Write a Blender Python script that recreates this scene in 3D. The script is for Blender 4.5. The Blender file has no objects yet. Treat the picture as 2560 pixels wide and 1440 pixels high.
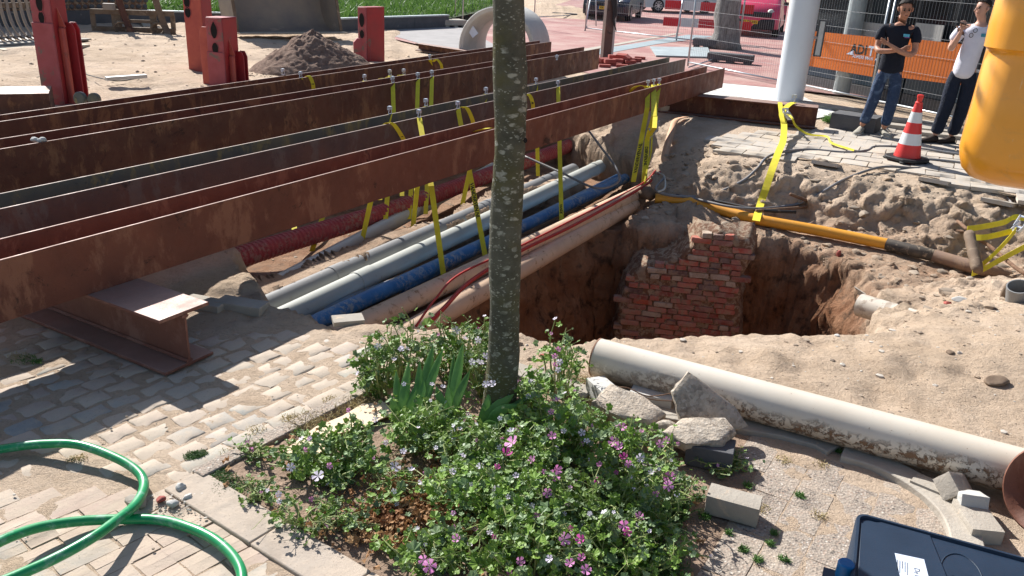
import bpy, math, random
import numpy as np
from mathutils import Vector, Matrix
random.seed(7); rng = np.random.default_rng(7)
SC = bpy.context.scene
COL = SC.collection
rad = math.radians

# ------------------------------------------------------------------ camera
FPX, PITCH, ROLL, CAMH = 2080., rad(21.5), rad(3.0), 2.0
_f = np.array([0, math.cos(PITCH), -math.sin(PITCH)]); _r = np.array([1., 0, 0]); _u = np.cross(_r, _f)
CR = _r*math.cos(ROLL)+_u*math.sin(ROLL); CU = -_r*math.sin(ROLL)+_u*math.cos(ROLL); CF = _f
CAM = np.array([0, 0, CAMH])
cd = bpy.data.cameras.new('camera'); cam = bpy.data.objects.new('camera', cd); COL.objects.link(cam)
cd.sensor_width = 36; cd.lens = FPX/2560*36; cd.clip_start = .05; cd.clip_end = 600
cam.matrix_world = Matrix(((CR[0], CU[0], -CF[0], 0), (CR[1], CU[1], -CF[1], 0), (CR[2], CU[2], -CF[2], CAMH), (0, 0, 0, 1)))
SC.camera = cam
cd.dof.use_dof = False
# ------------------------------------------------------------------ light
SUNV = np.array([-.79, 1.055, 1.0]); SUNV /= np.linalg.norm(SUNV)
w = bpy.data.worlds.new('World'); SC.world = w; w.use_nodes = True
nt = w.node_tree; bg = nt.nodes['Background']
sky = nt.nodes.new('ShaderNodeTexSky'); sky.sky_type = 'NISHITA'; sky.sun_disc = False
sky.sun_elevation = math.asin(SUNV[2]); sky.sun_rotation = math.atan2(SUNV[0], SUNV[1])
nt.links.new(sky.outputs[0], bg.inputs[0]); bg.inputs[1].default_value = .078
sl = bpy.data.lights.new('sun', 'SUN'); sl.energy = 5.0; sl.angle = rad(.5); sl.color = (1, .97, .93)
so = bpy.data.objects.new('sun', sl); COL.objects.link(so)
so.rotation_euler = Vector(SUNV).to_track_quat('Z', 'Y').to_euler(); so.location = (0, 0, 30)
SC.view_settings.view_transform = 'Standard'; SC.view_settings.look = 'None'
SC.view_settings.exposure = .84; SC.view_settings.gamma = 1
SC.view_settings.use_curve_mapping = False

# ------------------------------------------------------------------ maths
def G(x, y, z=0.):
    """point at height z that the photograph shows at pixel (x, y) of 2560x1440"""
    d = CF+CR*(x-1280)/FPX-CU*(y-720)/FPX
    return CAM+d*((z-CAMH)/d[2])
def GY(x, y, Y):
    d = CF+CR*(x-1280)/FPX-CU*(y-720)/FPX
    return CAM+d*(Y/d[1])
def VT(x, y, base):
    """height at which a vertical through base reaches pixel (x,y)"""
    d = CF+CR*(x-1280)/FPX-CU*(y-720)/FPX; b = np.array(base[:2])
    return float((CAM+d*((d[:2]@b)/(d[:2]@d[:2])))[2])
def nrm(v):
    v = np.array(v, float); return v/max(np.linalg.norm(v), 1e-9)
_perm = np.random.default_rng(3).permutation(256); _perm = np.concatenate([_perm, _perm])
_gr = np.random.default_rng(4).normal(size=(256, 3)); _gr /= np.linalg.norm(_gr, axis=1)[:, None]
def perlin(p):
    p = np.asarray(p, float); i = np.floor(p).astype(int); f = p-i; i &= 255
    u = f*f*f*(f*(f*6-15)+10); out = 0; flat = not np.any(f[..., 2])
    for a in (0, 1):
        for b in (0, 1):
            for c in ((0,) if flat else (0, 1)):
                h = _perm[_perm[_perm[(i[..., 0]+a) & 255]+((i[..., 1]+b) & 255)]+((i[..., 2]+c) & 255)]
                g = _gr[h]; d = f-np.array([a, b, c])
                wt = (u[..., 0] if a else 1-u[..., 0])*(u[..., 1] if b else 1-u[..., 1])*(u[..., 2] if c else 1-u[..., 2])
                out = out+wt*(g*d).sum(-1)
    return out
def fbm(p, o=4, lac=2.03, gain=.5):
    p = np.asarray(p, float); s = 0; a = 1
    for k in range(o):
        s = s+a*perlin(p+17.*k); p = p*lac; a *= gain
    return s
def smooth(a, b, x):
    t = np.clip((x-a)/(b-a), 0, 1); return t*t*(3-2*t)
def sdpoly(x, y, P):
    """signed distance to polygon, positive inside"""
    P = np.asarray(P, float); d = np.full(x.shape, 1e9); ins = np.zeros(x.shape, bool)
    for k in range(len(P)):
        a = P[k]; b = P[(k+1) % len(P)]; e = b-a
        t = np.clip(((x-a[0])*e[0]+(y-a[1])*e[1])/(e@e), 0, 1)
        d = np.minimum(d, np.hypot(x-a[0]-t*e[0], y-a[1]-t*e[1]))
        c = ((a[1] > y) != (b[1] > y)) & (x < (b[0]-a[0])*(y-a[1])/(b[1]-a[1]+1e-12)+a[0])
        ins ^= c
    return np.where(ins, d, -d)

# ------------------------------------------------------------------ mesh builder
class MB:
    def __init__(s): s.v = []; s.f = []; s.m = []; s.mi = 0
    def add(s, V, F):
        o = len(s.v); s.v.extend([tuple(map(float, p)) for p in V])
        s.f.extend([tuple(int(i)+o for i in f) for f in F]); s.m.extend([s.mi]*len(F)); return s
    def bar(s, A, B, w, h, up=(0, 0, 1), off=0.):
        """box from A to B, width w sideways, height h along up, chamfer-free"""
        A = np.array(A, float); B = np.array(B, float); d = nrm(B-A); up = np.array(up, float)
        sd = nrm(np.cross(d, up)); u = nrm(np.cross(sd, d))
        V = [P+sd*a*w/2+u*(b*h/2+off) for P in (A, B) for a, b in ((-1, -1), (1, -1), (1, 1), (-1, 1))]
        return s.add(V, [(3, 2, 1, 0), (4, 5, 6, 7), (0, 1, 5, 4), (1, 2, 6, 5), (2, 3, 7, 6), (3, 0, 4, 7)])
    def box(s, c, size, rz=0., rx=0., ry=0., ch=0.):
        c = np.array(c, float); hx, hy, hz = [q/2 for q in size]
        R = np.array((Matrix.Rotation(rz, 3, 'Z') @ Matrix.Rotation(ry, 3, 'Y') @ Matrix.Rotation(rx, 3, 'X')))
        if ch <= 0:
            V = [(a*hx, b*hy, e*hz) for e in (-1, 1) for a, b in ((-1, -1), (1, -1), (1, 1), (-1, 1))]
            F = [(3, 2, 1, 0), (4, 5, 6, 7), (0, 1, 5, 4), (1, 2, 6, 5), (2, 3, 7, 6), (3, 0, 4, 7)]
        else:
            V = []
            for e, q in ((-1, 1), (-1, 0), (1, 0), (1, 1)):
                z = e*hz-(e*ch if not q else 0)
                ix = hx-(ch if q else 0); iy = hy-(ch if q else 0)
                V += [(a*ix, b*iy, z) for a, b in ((-1, -1), (1, -1), (1, 1), (-1, 1))]
            F = [(3, 2, 1, 0), (12, 13, 14, 15)]
            for l in range(3):
                for k in range(4):
                    F.append((l*4+k, l*4+(k+1) % 4, l*4+4+(k+1) % 4, l*4+4+k))
        return s.add([c+R@np.array(p) for p in V], F)
    def tube(s, P, r, n=12, cap=True, closed=False):
        P = [np.array(p, float) for p in P]; N = len(P)
        R = r if hasattr(r, '__len__') else [r]*N
        V = []; F = []; up = None
        for i in range(N):
            if closed: d = P[(i+1) % N]-P[i-1]
            else: d = P[min(i+1, N-1)]-P[max(i-1, 0)]
            d = nrm(d)
            if up is None:
                up = np.array([0, 0, 1.]) if abs(d[2]) < .9 else np.array([0, 1., 0])
            sd = nrm(np.cross(d, up)); up = nrm(np.cross(sd, d))
            for k in range(n):
                a = 2*math.pi*k/n; V.append(P[i]+(sd*math.cos(a)+up*math.sin(a))*R[i])
        for i in range(N if closed else N-1):
            j = (i+1) % N
            for k in range(n):
                F.append((i*n+k, j*n+k, j*n+(k+1) % n, i*n+(k+1) % n))
        if cap and not closed:
            F.append(tuple(range(n))); F.append(tuple((N-1)*n+k for k in range(n-1, -1, -1)))
        return s.add(V, F)
    def pipe(s, A, B, r, t=.005, n=20):
        """hollow pipe with wall thickness t, from A to B"""
        A = np.array(A, float); B = np.array(B, float); d = nrm(B-A)
        up = np.array([0, 0, 1.]) if abs(d[2]) < .9 else np.array([0, 1., 0]); sd = nrm(np.cross(d, up)); up = np.cross(sd, d)
        V = []
        for P, q in ((A, r), (B, r), (B, r-t), (A, r-t)):
            for k in range(n):
                a = 2*math.pi*k/n; V.append(P+(sd*math.cos(a)+up*math.sin(a))*q)
        F = []
        for l in range(4):
            m = (l+1) % 4
            for k in range(n): F.append((l*n+k, m*n+k, m*n+(k+1) % n, l*n+(k+1) % n))
        return s.add(V, F)
    def lathe(s, prof, O, n=24, axis=(0, 0, 1), squash=1.):
        """profile of (radius, height) pairs"""
        ax = nrm(axis); t = np.array([1., 0, 0]) if abs(ax[0]) < .9 else np.array([0, 1., 0])
        a1 = nrm(np.cross(ax, t)); a2 = np.cross(ax, a1); O = np.array(O, float)
        V = []; F = []
        for r, h in prof:
            for k in range(n):
                a = 2*math.pi*k/n; V.append(O+ax*h+(a1*math.cos(a)+a2*math.sin(a)*squash)*r)
        for l in range(len(prof)-1):
            for k in range(n): F.append((l*n+k, l*n+(k+1) % n, (l+1)*n+(k+1) % n, (l+1)*n+k))
        F.append(tuple(range(n-1, -1, -1))); F.append(tuple((len(prof)-1)*n+k for k in range(n)))
        return s.add(V, F)
    def prism(s, pts, ext):
        """polygon (3D points in a plane) extruded by vector ext"""
        pts = [np.array(p, float) for p in pts]; e = np.array(ext, float); n = len(pts)
        V = pts+[p+e for p in pts]
        F = [tuple(range(n-1, -1, -1)), tuple(range(n, 2*n))]+[(k, (k+1) % n, n+(k+1) % n, n+k) for k in range(n)]
        return s.add(V, F)
    def ribbon(s, P, W, th=.003, roll=None):
        """flat strap along P, width vectors W (one or per point)"""
        P = [np.array(p, float) for p in P]; N = len(P); V = []; F = []
        for i in range(N):
            d = nrm(P[min(i+1, N-1)]-P[max(i-1, 0)]); wv = np.array(W[i] if hasattr(W[0], '__len__') else W, float)
            nn = nrm(np.cross(d, wv))*th/2
            V += [P[i]-wv/2-nn, P[i]+wv/2-nn, P[i]+wv/2+nn, P[i]-wv/2+nn]
        for i in range(N-1):
            for k in range(4): F.append((i*4+k, i*4+(k+1) % 4, i*4+4+(k+1) % 4, i*4+4+k))
        F += [(0, 3, 2, 1), tuple(N*4-4+k for k in range(4))]
        return s.add(V, F)
    def build(s, name, mat, parent=None, smooth=False, loc=None, rec=True):
        if not s.v: return None
        V = np.array(s.v)
        if parent is not None: L = np.array(parent.location)
        elif loc is not None: L = np.array(loc, float)
        else: L = np.array([V[:, 0].mean(), V[:, 1].mean(), V[:, 2].min()])
        if parent is not None and parent.parent is not None: L = L+np.array(parent.parent.location)
        me = bpy.data.meshes.new(name); me.from_pydata([tuple(p) for p in V-L], [], s.f)
        ms = mat if isinstance(mat, (list, tuple)) else [mat]
        for m in ms: me.materials.append(m)
        if len(ms) > 1: me.polygons.foreach_set('material_index', s.m)
        if smooth: me.polygons.foreach_set('use_smooth', [True]*len(s.f))
        o = bpy.data.objects.new(name, me); COL.objects.link(o)
        if parent is not None: o.parent = parent
        else: o.location = L
        if rec: fixn(me)
        return o
import bmesh
def fixn(me):
    bm = bmesh.new(); bm.from_mesh(me); bmesh.ops.recalc_face_normals(bm, faces=bm.faces); bm.to_mesh(me); bm.free()
def autosm(o, ang=35):
    me = o.data; me.polygons.foreach_set('use_smooth', [True]*len(me.polygons))
    me.set_sharp_from_angle(angle=rad(ang)); return o
def bevel(o, wd=.004, seg=2, ang=40):
    m = o.modifiers.new('bevel', 'BEVEL'); m.width = wd; m.segments = seg; m.limit_method = 'ANGLE'; m.angle_limit = rad(ang)
    return autosm(o)
def tag(o, label=None, cat=None, group=None, kind=None):
    if label: o['label'] = label
    if cat: o['category'] = cat
    if group: o['group'] = group
    if kind: o['kind'] = kind
    return o
def thing(name, loc, label, cat, group=None):
    o = bpy.data.objects.new(name, None); COL.objects.link(o); o.location = tuple(float(q) for q in loc)
    o.empty_display_size = .1
    return tag(o, label, cat, group)
def copy_tree(o, parent=None):
    c = o.copy(); COL.objects.link(c); c.parent = parent
    for ch in list(o.children): copy_tree(ch, c)
    return c
def inst(name, me, loc, rz=0., parent=None, scale=(1, 1, 1), rx=0., ry=0.):
    o = bpy.data.objects.new(name, me); COL.objects.link(o); L = np.array(loc, float)
    if parent is not None: o.parent = parent; L = L-np.array(parent.location)
    o.location = L; o.rotation_euler = (rx, ry, rz); o.scale = scale
    return o
_font = None
def text_on(mb, txt, O, U, Vv, size, lift=.0008, cx=True, bold=0.):
    """flat lettering: O baseline origin, U reading direction, Vv up direction"""
    cu = bpy.data.curves.new('t', 'FONT'); cu.body = txt; cu.size = size; cu.resolution_u = 2; cu.offset = bold
    if cx: cu.align_x = 'CENTER'
    ob = bpy.data.objects.new('t', cu); COL.objects.link(ob)
    dg = bpy.context.evaluated_depsgraph_get(); me = bpy.data.meshes.new_from_object(ob.evaluated_get(dg))
    U = nrm(U); Vv = nrm(Vv); n = np.cross(U, Vv); O = np.array(O, float)
    mb.add([O+U*q.co.x+Vv*q.co.y+n*lift for q in me.vertices], [tuple(p.vertices) for p in me.polygons])
    bpy.data.objects.remove(ob); bpy.data.curves.remove(cu); bpy.data.meshes.remove(me)
def spline(P, n=8):
    P = [np.array(p, float) for p in P]; out = []
    Q = [2*P[0]-P[1]]+P+[2*P[-1]-P[-2]]
    for i in range(1, len(Q)-2):
        a, b, c, d = Q[i-1:i+3]
        for k in range(n):
            t = k/n; out.append(.5*((2*b)+(-a+c)*t+(2*a-5*b+4*c-d)*t*t+(-a+3*b-3*c+d)*t**3))
    out.append(P[-1]); return out

# ------------------------------------------------------------------ materials
def lin(c): return tuple(((q/255)/12.92 if q/255 <= .04045 else ((q/255+.055)/1.055)**2.4) for q in c)
class N:
    """tiny node-tree helper"""
    def __init__(s, name):
        s.mat = bpy.data.materials.new(name); s.mat.use_nodes = True; s.t = s.mat.node_tree
        s.b = s.t.nodes['Principled BSDF']; s.tc = s.t.nodes.new('ShaderNodeTexCoord')
        s.b.inputs['Specular IOR Level'].default_value = .35
    def n(s, ty, **k):
        o = s.t.nodes.new(ty)
        for a, b in k.items(): setattr(o, a, b)
        return o
    def l(s, a, b): s.t.links.new(a, b)
    def co(s, scale=(1, 1, 1), kind='Object', rnd=False, rot=(0, 0, 0)):
        m = s.n('ShaderNodeMapping'); m.inputs['Scale'].default_value = scale; m.inputs['Rotation'].default_value = rot
        if kind == 'World':
            g = s.n('ShaderNodeNewGeometry'); s.l(g.outputs['Position'], m.inputs[0])
        else: s.l(s.tc.outputs[kind], m.inputs[0])
        if rnd:
            oi = s.n('ShaderNodeObjectInfo'); v = s.n('ShaderNodeVectorMath', operation='SCALE'); v.inputs[0].default_value = (31, 57, 83)
            s.l(oi.outputs['Random'], v.inputs['Scale']); s.l(v.outputs[0], m.inputs['Location'])
        return m.outputs[0]
    def noise(s, sc, det=5, ro=.6, vec=None, dist=0.):
        o = s.n('ShaderNodeTexNoise'); o.inputs['Scale'].default_value = sc; o.inputs['Detail'].default_value = det
        o.inputs['Roughness'].default_value = ro; o.inputs['Distortion'].default_value = dist
        s.l(vec if vec is not None else s.co(), o.inputs['Vector']); return o.outputs['Fac']
    def vor(s, sc, vec=None, feat='F1', out='Distance', rnd=1.):
        o = s.n('ShaderNodeTexVoronoi', feature=feat); o.inputs['Scale'].default_value = sc; o.inputs['Randomness'].default_value = rnd
        s.l(vec if vec is not None else s.co(), o.inputs['Vector']); return o.outputs[out]
    def ramp(s, fac, stops):
        r = s.n('ShaderNodeValToRGB'); e = r.color_ramp.elements
        while len(e) < len(stops): e.new(.5)
        for k, (p, c) in enumerate(stops):
            e[k].position = p; e[k].color = (c, c, c, 1) if not hasattr(c, '__len__') else (*c[:3], 1)
        s.l(fac, r.inputs[0]); return r.outputs[0]
    def mix(s, fac, a, b, mode='MIX'):
        m = s.n('ShaderNodeMix', data_type='RGBA', blend_type=mode)
        for sock, v in ((m.inputs[0], fac), (m.inputs[6], a), (m.inputs[7], b)):
            if hasattr(v, 'node'): s.l(v, sock)
            elif hasattr(v, '__len__'): sock.default_value = (*v[:3], 1)
            else: sock.default_value = v
        return m.outputs[2]
    def math(s, op, a, b=0.):
        m = s.n('ShaderNodeMath', operation=op)
        for sock, v in ((m.inputs[0], a), (m.inputs[1], b)):
            if hasattr(v, 'node'): s.l(v, sock)
            else: sock.default_value = v
        return m.outputs[0]
    def sep(s, vec, ax):
        o = s.n('ShaderNodeSeparateXYZ'); s.l(vec, o.inputs[0]); return o.outputs[ax]
    def rnd(s):
        o = s.n('ShaderNodeObjectInfo'); return o.outputs['Random']
    def bump(s, h, dist=.01, st=1.):
        b = s.n('ShaderNodeBump'); b.inputs['Distance'].default_value = dist; b.inputs['Strength'].default_value = st
        prev = s.b.inputs['Normal'].links
        if prev: s.l(prev[0].from_socket, b.inputs['Normal'])
        s.l(h, b.inputs['Height']); s.l(b.outputs[0], s.b.inputs['Normal'])
    def fin(s, col=None, rough=.8, metal=0., spec=None):
        if col is not None:
            if hasattr(col, 'node'): s.l(col, s.b.inputs['Base Color'])
            else: s.b.inputs['Base Color'].default_value = (*col[:3], 1)
        if hasattr(rough, 'node'): s.l(rough, s.b.inputs['Roughness'])
        else: s.b.inputs['Roughness'].default_value = rough
        s.b.inputs['Metallic'].default_value = metal
        if spec is not None: s.b.inputs['Specular IOR Level'].default_value = spec
        return s.mat
def simple(name, c, rough=.7, var=.25, sc=6., bsc=60., bd=.002, metal=0., c2=None, dirt=None, dth=.6, spec=None, rnd=0., kind='Object'):
    """base colour c varied with noise; optional dirt colour in patches"""
    m = N(name); v = m.co(kind=kind, rnd=True)
    c2 = c2 or tuple(q*(1-var) for q in c)
    col = m.mix(m.ramp(m.noise(sc, 6, .65, v), [(.35, 0), (.68, 1)]), c, c2)
    if rnd: col = m.mix(1., col, m.ramp(m.rnd(), [(0, 1-rnd), (1, 1+rnd*.6)]), 'MULTIPLY')
    if dirt:
        col = m.mix(m.ramp(m.noise(sc*1.7, 8, .7, v, .6), [(dth, 0), (dth+.07, 1)]), col, dirt)
    m.bump(m.noise(bsc, 5, .65, v), bd)
    return m.fin(col, rough, metal, spec)
MT = {}
def mat_ground():
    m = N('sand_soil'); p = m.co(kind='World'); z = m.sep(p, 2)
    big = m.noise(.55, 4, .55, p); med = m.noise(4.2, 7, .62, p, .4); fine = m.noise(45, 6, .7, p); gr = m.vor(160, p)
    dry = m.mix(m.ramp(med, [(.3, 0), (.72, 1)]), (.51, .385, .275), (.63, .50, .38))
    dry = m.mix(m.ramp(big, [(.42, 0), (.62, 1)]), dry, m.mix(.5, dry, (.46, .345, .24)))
    wet_shade = m.mix(m.ramp(med, [(.3, 0), (.7, 1)]), (.20, .085, .042), (.34, .18, .10))
    wet_shade = m.mix(m.ramp(m.noise(9, 5, .6, p), [(.52, 0), (.66, 1)]), wet_shade, (.085, .045, .028))
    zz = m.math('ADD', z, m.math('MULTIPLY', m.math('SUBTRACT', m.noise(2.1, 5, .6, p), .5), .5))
    f = m.ramp(m.math('ADD', m.math('MULTIPLY', zz, .7), .8), [(.08, 0), (.30, .18), (.52, .75), (.70, 1)])  # darker by depth: damp brown subsoil, plus pit-wall shade put into the colour
    col = m.mix(f, wet_shade, dry)
    col = m.mix(m.ramp(fine, [(.52, 0), (.72, .5)]), col, m.mix(.6, col, (.12, .08, .05)))
    col = m.mix(m.ramp(m.vor(38, p), [(.0, .55), (.14, 0)]), col, (.30, .23, .17))
    m.bump(m.noise(5, 8, .7, p), .06, .7); m.bump(m.noise(16, 8, .7, p), .035, .8); m.bump(fine, .014, .9); m.bump(m.noise(100, 4, .8, p), .006, .8); m.bump(gr, .003, .6)
    return m.fin(col, .95, 0, .1)
def mat_rust(name, a, b, c, dark=(.035, .014, .010), thr=.6, rough=.62):
    m = N(name); v = m.co((1, 1, 1), 'World'); vs = m.co((1.7, 1.7, .8), 'World')
    col = m.mix(m.ramp(m.noise(2.2, 7, .65, v, .3), [(.3, 0), (.7, 1)]), a, b)
    col = m.mix(m.ramp(m.noise(2.6, 9, .72, vs, .3), [(.52, 0), (.60, .8)]), col, c)
    col = m.mix(m.ramp(m.noise(5.5, 9, .75, v, .5), [(thr, 0), (thr+.06, .8)]), col, dark)
    col = m.mix(m.ramp(m.noise(60, 4, .7, v), [(.62, 0), (.72, .5)]), col, dark)
    g_ = m.n('ShaderNodeNewGeometry'); up_ = m.ramp(m.sep(g_.outputs['Normal'], 2), [(.75, 0), (.92, 1)])
    col = m.mix(m.math('MULTIPLY', up_, .55), col, (.42, .30, .25))
    m.bump(m.noise(70, 6, .7, v), .0025, .8); m.bump(m.noise(9, 4, .6, v), .004, .5)
    return m.fin(col, m.ramp(m.noise(8, 5, .6, v), [(.3, rough-.12), (.7, rough+.2)]), .15, .45)
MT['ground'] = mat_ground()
MT['rust1'] = mat_rust('rust_orange', (.215, .070, .041), (.13, .044, .029), (.29, .125, .075))
MT['rust2'] = mat_rust('rust_slate', (.080, .060, .056), (.135, .072, .054), (.14, .12, .105), (.02, .018, .02))
MT['rust2b'] = mat_rust('steel_slate_green', (.07, .085, .085), (.13, .125, .085), (.24, .20, .08), (.02, .022, .025))
MT['rust3'] = mat_rust('rust_dark_brown', (.085, .028, .018), (.14, .046, .026), (.24, .11, .055), (.03, .012, .009), .58)
MT['rust4'] = mat_rust('rust_brown', (.12, .045, .026), (.085, .034, .022), (.24, .11, .05), (.03, .014, .01))
MT['rustS'] = mat_rust('rust_primer_red', (.17, .065, .048), (.20, .085, .062), (.27, .14, .11), (.07, .03, .022), .68, .5)
def mat_pipe(name, c, c2, dirt, d0=.55, rough=.4, sc=3., stretch=(1, 1, 1)):
    m = N(name); v = m.co(stretch, 'World')
    col = m.mix(m.ramp(m.noise(sc, 6, .6, v), [(.3, 0), (.7, 1)]), c, c2)
    d = m.ramp(m.noise(sc*4, 9, .75, v, .4), [(d0, 0), (d0+.05, 1)])
    d2 = m.ramp(m.noise(sc*.8, 3, .5, v), [(.40, 0), (.6, 1)])
    dd = m.math('MULTIPLY', d, d2); col = m.mix(dd, col, dirt)
    m.bump(dd, .003, .6)
    return m.fin(col, m.math('ADD', m.math('MULTIPLY', dd, .4), rough), 0, .4)
MT['pvc_grey'] = mat_pipe('pvc_grey', (.25, .25, .245), (.20, .205, .205), (.24, .165, .11), .60, .45)
MT['pvc_pale'] = mat_pipe('pvc_pale_grey', (.50, .51, .46), (.42, .43, .39), (.30, .22, .15), .63, .4)
MT['pvc_blue'] = mat_pipe('pvc_blue', (.03, .15, .36), (.08, .25, .50), (.40, .42, .42), .49, .4, 5.)
MT['pvc_blueold'] = mat_pipe('pvc_blue_dusty', (.16, .22, .28), (.25, .27, .28), (.28, .20, .14), .5, .6, 5.)
MT['pvc_tan'] = mat_pipe('pvc_sandy', (.66, .47, .32), (.55, .38, .26), (.26, .14, .07), .56, .55, 4.)
MT['pvc_brown'] = mat_pipe('pipe_brown_dusty', (.25, .16, .11), (.19, .12, .085), (.30, .2, .13), .5, .8)
MT['pipe_cream'] = mat_pipe('pvc_cream', (.62, .575, .49), (.54, .47, .38), (.22, .14, .085), .50, .32, 3.4)
def mat_sewer():
    m = N('sewer_pvc_muddy'); v = m.co(kind='World'); z = m.sep(v, 2)
    col = m.mix(m.ramp(m.noise(3, 5, .6, v), [(.3, 0), (.7, 1)]), (.66, .61, .52), (.58, .52, .43))
    col = m.mix(m.ramp(z, [(.06, .75), (.12, 0)]), col, (.50, .40, .29))
    band = m.ramp(m.math('ADD', z, m.math('MULTIPLY', m.math('SUBTRACT', m.noise(2.2, 4, .6, v), .5), .16)), [(.02, .25), (.05, 1), (.11, 1), (.15, 0)])
    x = m.ramp(m.math('MULTIPLY', m.sep(v, 0), .5), [(.28, .35), (.50, 1)])
    sp = m.ramp(m.noise(26, 9, .8, v, .3), [(.50, 0), (.535, 1)]); f = m.math('MULTIPLY', m.math('MULTIPLY', sp, band), x)
    col = m.mix(f, col, (.20, .12, .07)); sc_ = m.ramp(m.noise(48, 6, .7, v), [(.66, 0), (.68, .8)]); col = m.mix(sc_, col, (.30, .22, .15)); m.bump(f, .006, .8)
    return m.fin(col, m.math('ADD', m.math('MULTIPLY', f, .5), .30), 0, .45)
MT['sewer'] = mat_sewer()
MT['yellow_gas'] = mat_pipe('gas_pipe_yellow', (.72, .33, .03), (.62, .27, .03), (.40, .25, .11), .60, .45, 3.)
MT['red_duct'] = mat_pipe('duct_red', (.36, .055, .06), (.28, .045, .05), (.36, .19, .16), .50, .55, 6.)
MT['red_cable'] = simple('cable_red', (.48, .04, .03), .5, .2)
MT['grey_cable'] = simple('cable_grey', (.17, .18, .20), .55, .3, 10, c2=(.24, .21, .18))
MT['black_rub'] = simple('rubber_black', (.022, .022, .024), .6, .3, 8, dirt=(.16, .12, .09), dth=.62)
MT['rusty_cable'] = simple('cable_rusty', (.12, .06, .035), .9, .4, 20, c2=(.24, .15, .09), bd=.006)
MT['green_cable'] = simple('cable_green', (.13, .22, .16), .6, .3, 20)
MT['strap'] = simple('webbing_yellow', (.72, .62, .03), .7, .15, 14, 300, .001, c2=(.62, .50, .03))
MT['ink'] = simple('print_black', (.02, .02, .02), .7, .1)
MT['steel'] = simple('zinc_steel', (.62, .66, .74), .35, .2, 20, 80, .001, .35)
MT['galv'] = simple('galvanised', (.48, .51, .53), .42, .2, 5, 80, .001, .75)
MT['cobble'] = None
def mat_stone(name, cols, dust, dth=.5, rough=.9, bs=26, bd=.006, sc=7.):
    m = N(name); v = m.co(kind='Object', rnd=True); W = m.co(kind='World')
    r = m.n('ShaderNodeValToRGB'); r.color_ramp.interpolation = 'CONSTANT'; e = r.color_ramp.elements
    while len(e) < len(cols): e.new(.5)
    for k, c in enumerate(cols): e[k].position = k/len(cols); e[k].color = (*c, 1)
    m.l(m.rnd(), r.inputs[0]); col = r.outputs[0]
    col = m.mix(m.ramp(m.noise(sc, 6, .65, v), [(.3, 0), (.7, .6)]), col, m.mix(.6, col, (.62, .55, .47)))
    col = m.mix(m.ramp(m.noise(1.7, 6, .65, W, .5), [(dth-.12, 0), (dth+.1, .93)]), col, dust)
    col = m.mix(m.ramp(m.noise(14, 7, .7, W), [(.5, 0), (.6, .75)]), col, dust)
    col = m.mix(m.ramp(m.noise(110, 3, .7, v), [(.62, 0), (.7, .45)]), col, (.10, .085, .07))
    m.bump(m.noise(bs, 7, .7, v), bd, .7); m.bump(m.noise(180, 3, .7, v), .0012, .8)
    return m.fin(col, rough, 0, .15)
MT['cobble'] = mat_stone('cobble_stone', [(.27, .30, .29), (.42, .33, .27), (.36, .40, .36), (.45, .36, .29), (.42, .34, .28), (.22, .25, .26), (.40, .30, .25)], (.46, .385, .305), .44)
MT['paver'] = mat_stone('paver_old', [(.38, .27, .22), (.36, .33, .28), (.42, .34, .28), (.27, .26, .24), (.40, .30, .24)], (.47, .385, .30), .47)
MT['grey_tile'] = mat_stone('tile_grey', [(.40, .36, .31), (.44, .40, .35), (.37, .34, .30), (.42, .38, .32)], (.50, .41, .31), .62, .85)
MT['conc'] = simple('concrete_light', (.42, .38, .32), .9, .2, 5, 60, .004, c2=(.34, .30, .25), dirt=(.5, .4, .3), dth=.60, rnd=.1)
MT['conc_new'] = simple('concrete_pale', (.50, .49, .46), .85, .14, 3, 80, .003, dirt=(.40, .35, .29), dth=.66)
MT['conc_dark'] = simple('concrete_dark', (.11, .11, .115), .85, .25, 5, 60, .004, dirt=(.3, .27, .23), dth=.62)
def mat_agg():
    m = N('aggregate_concrete'); v = m.co(kind='World')
    g = m.n('ShaderNodeTexVoronoi'); g.inputs['Scale'].default_value = 105; m.l(v, g.inputs['Vector'])
    gr = m.ramp(m.sep(g.outputs['Color'], 0), [(.0, (.09, .08, .075)), (.25, (.25, .21, .18)), (.5, (.42, .36, .30)), (.8, (.32, .23, .18)), (1., (.56, .52, .46))])
    col = m.mix(m.ramp(g.outputs['Distance'], [(.3, 0), (.75, 1)]), gr, (.30, .255, .21))
    dust = m.ramp(m.noise(3.2, 7, .65, v, .4), [(.42, 0), (.72, .75)])
    col = m.mix(dust, col, (.44, .365, .29))
    m.bump(g.outputs['Distance'], .0035, .8); m.bump(m.noise(12, 5, .6, v), .006, .6)
    return m.fin(col, .92, 0, .12)
MT['agg'] = mat_agg()
def mat_rubble():
    m = N('broken_concrete'); v = m.co(rnd=True); g = m.n('ShaderNodeTexVoronoi'); g.inputs['Scale'].default_value = 75; m.l(v, g.inputs['Vector'])
    gr = m.ramp(m.sep(g.outputs['Color'], 0), [(.0, (.14, .12, .10)), (.3, (.30, .26, .21)), (.6, (.42, .36, .29)), (1., (.56, .51, .44))])
    col = m.mix(m.ramp(m.noise(5, 6, .65, v), [(.42, 0), (.56, 1)]), m.mix(.45, gr, (.40, .35, .29)), m.mix(.75, gr, (.52, .44, .35)))
    col = m.mix(m.ramp(m.noise(14, 8, .75, v), [(.56, 0), (.64, .8)]), col, (.19, .15, .12))
    m.bump(m.noise(30, 8, .75, v), .012, .9); m.bump(g.outputs['Distance'], .004, .6); return m.fin(col, .95, 0, .1)
MT['rubble'] = mat_rubble()
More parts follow.
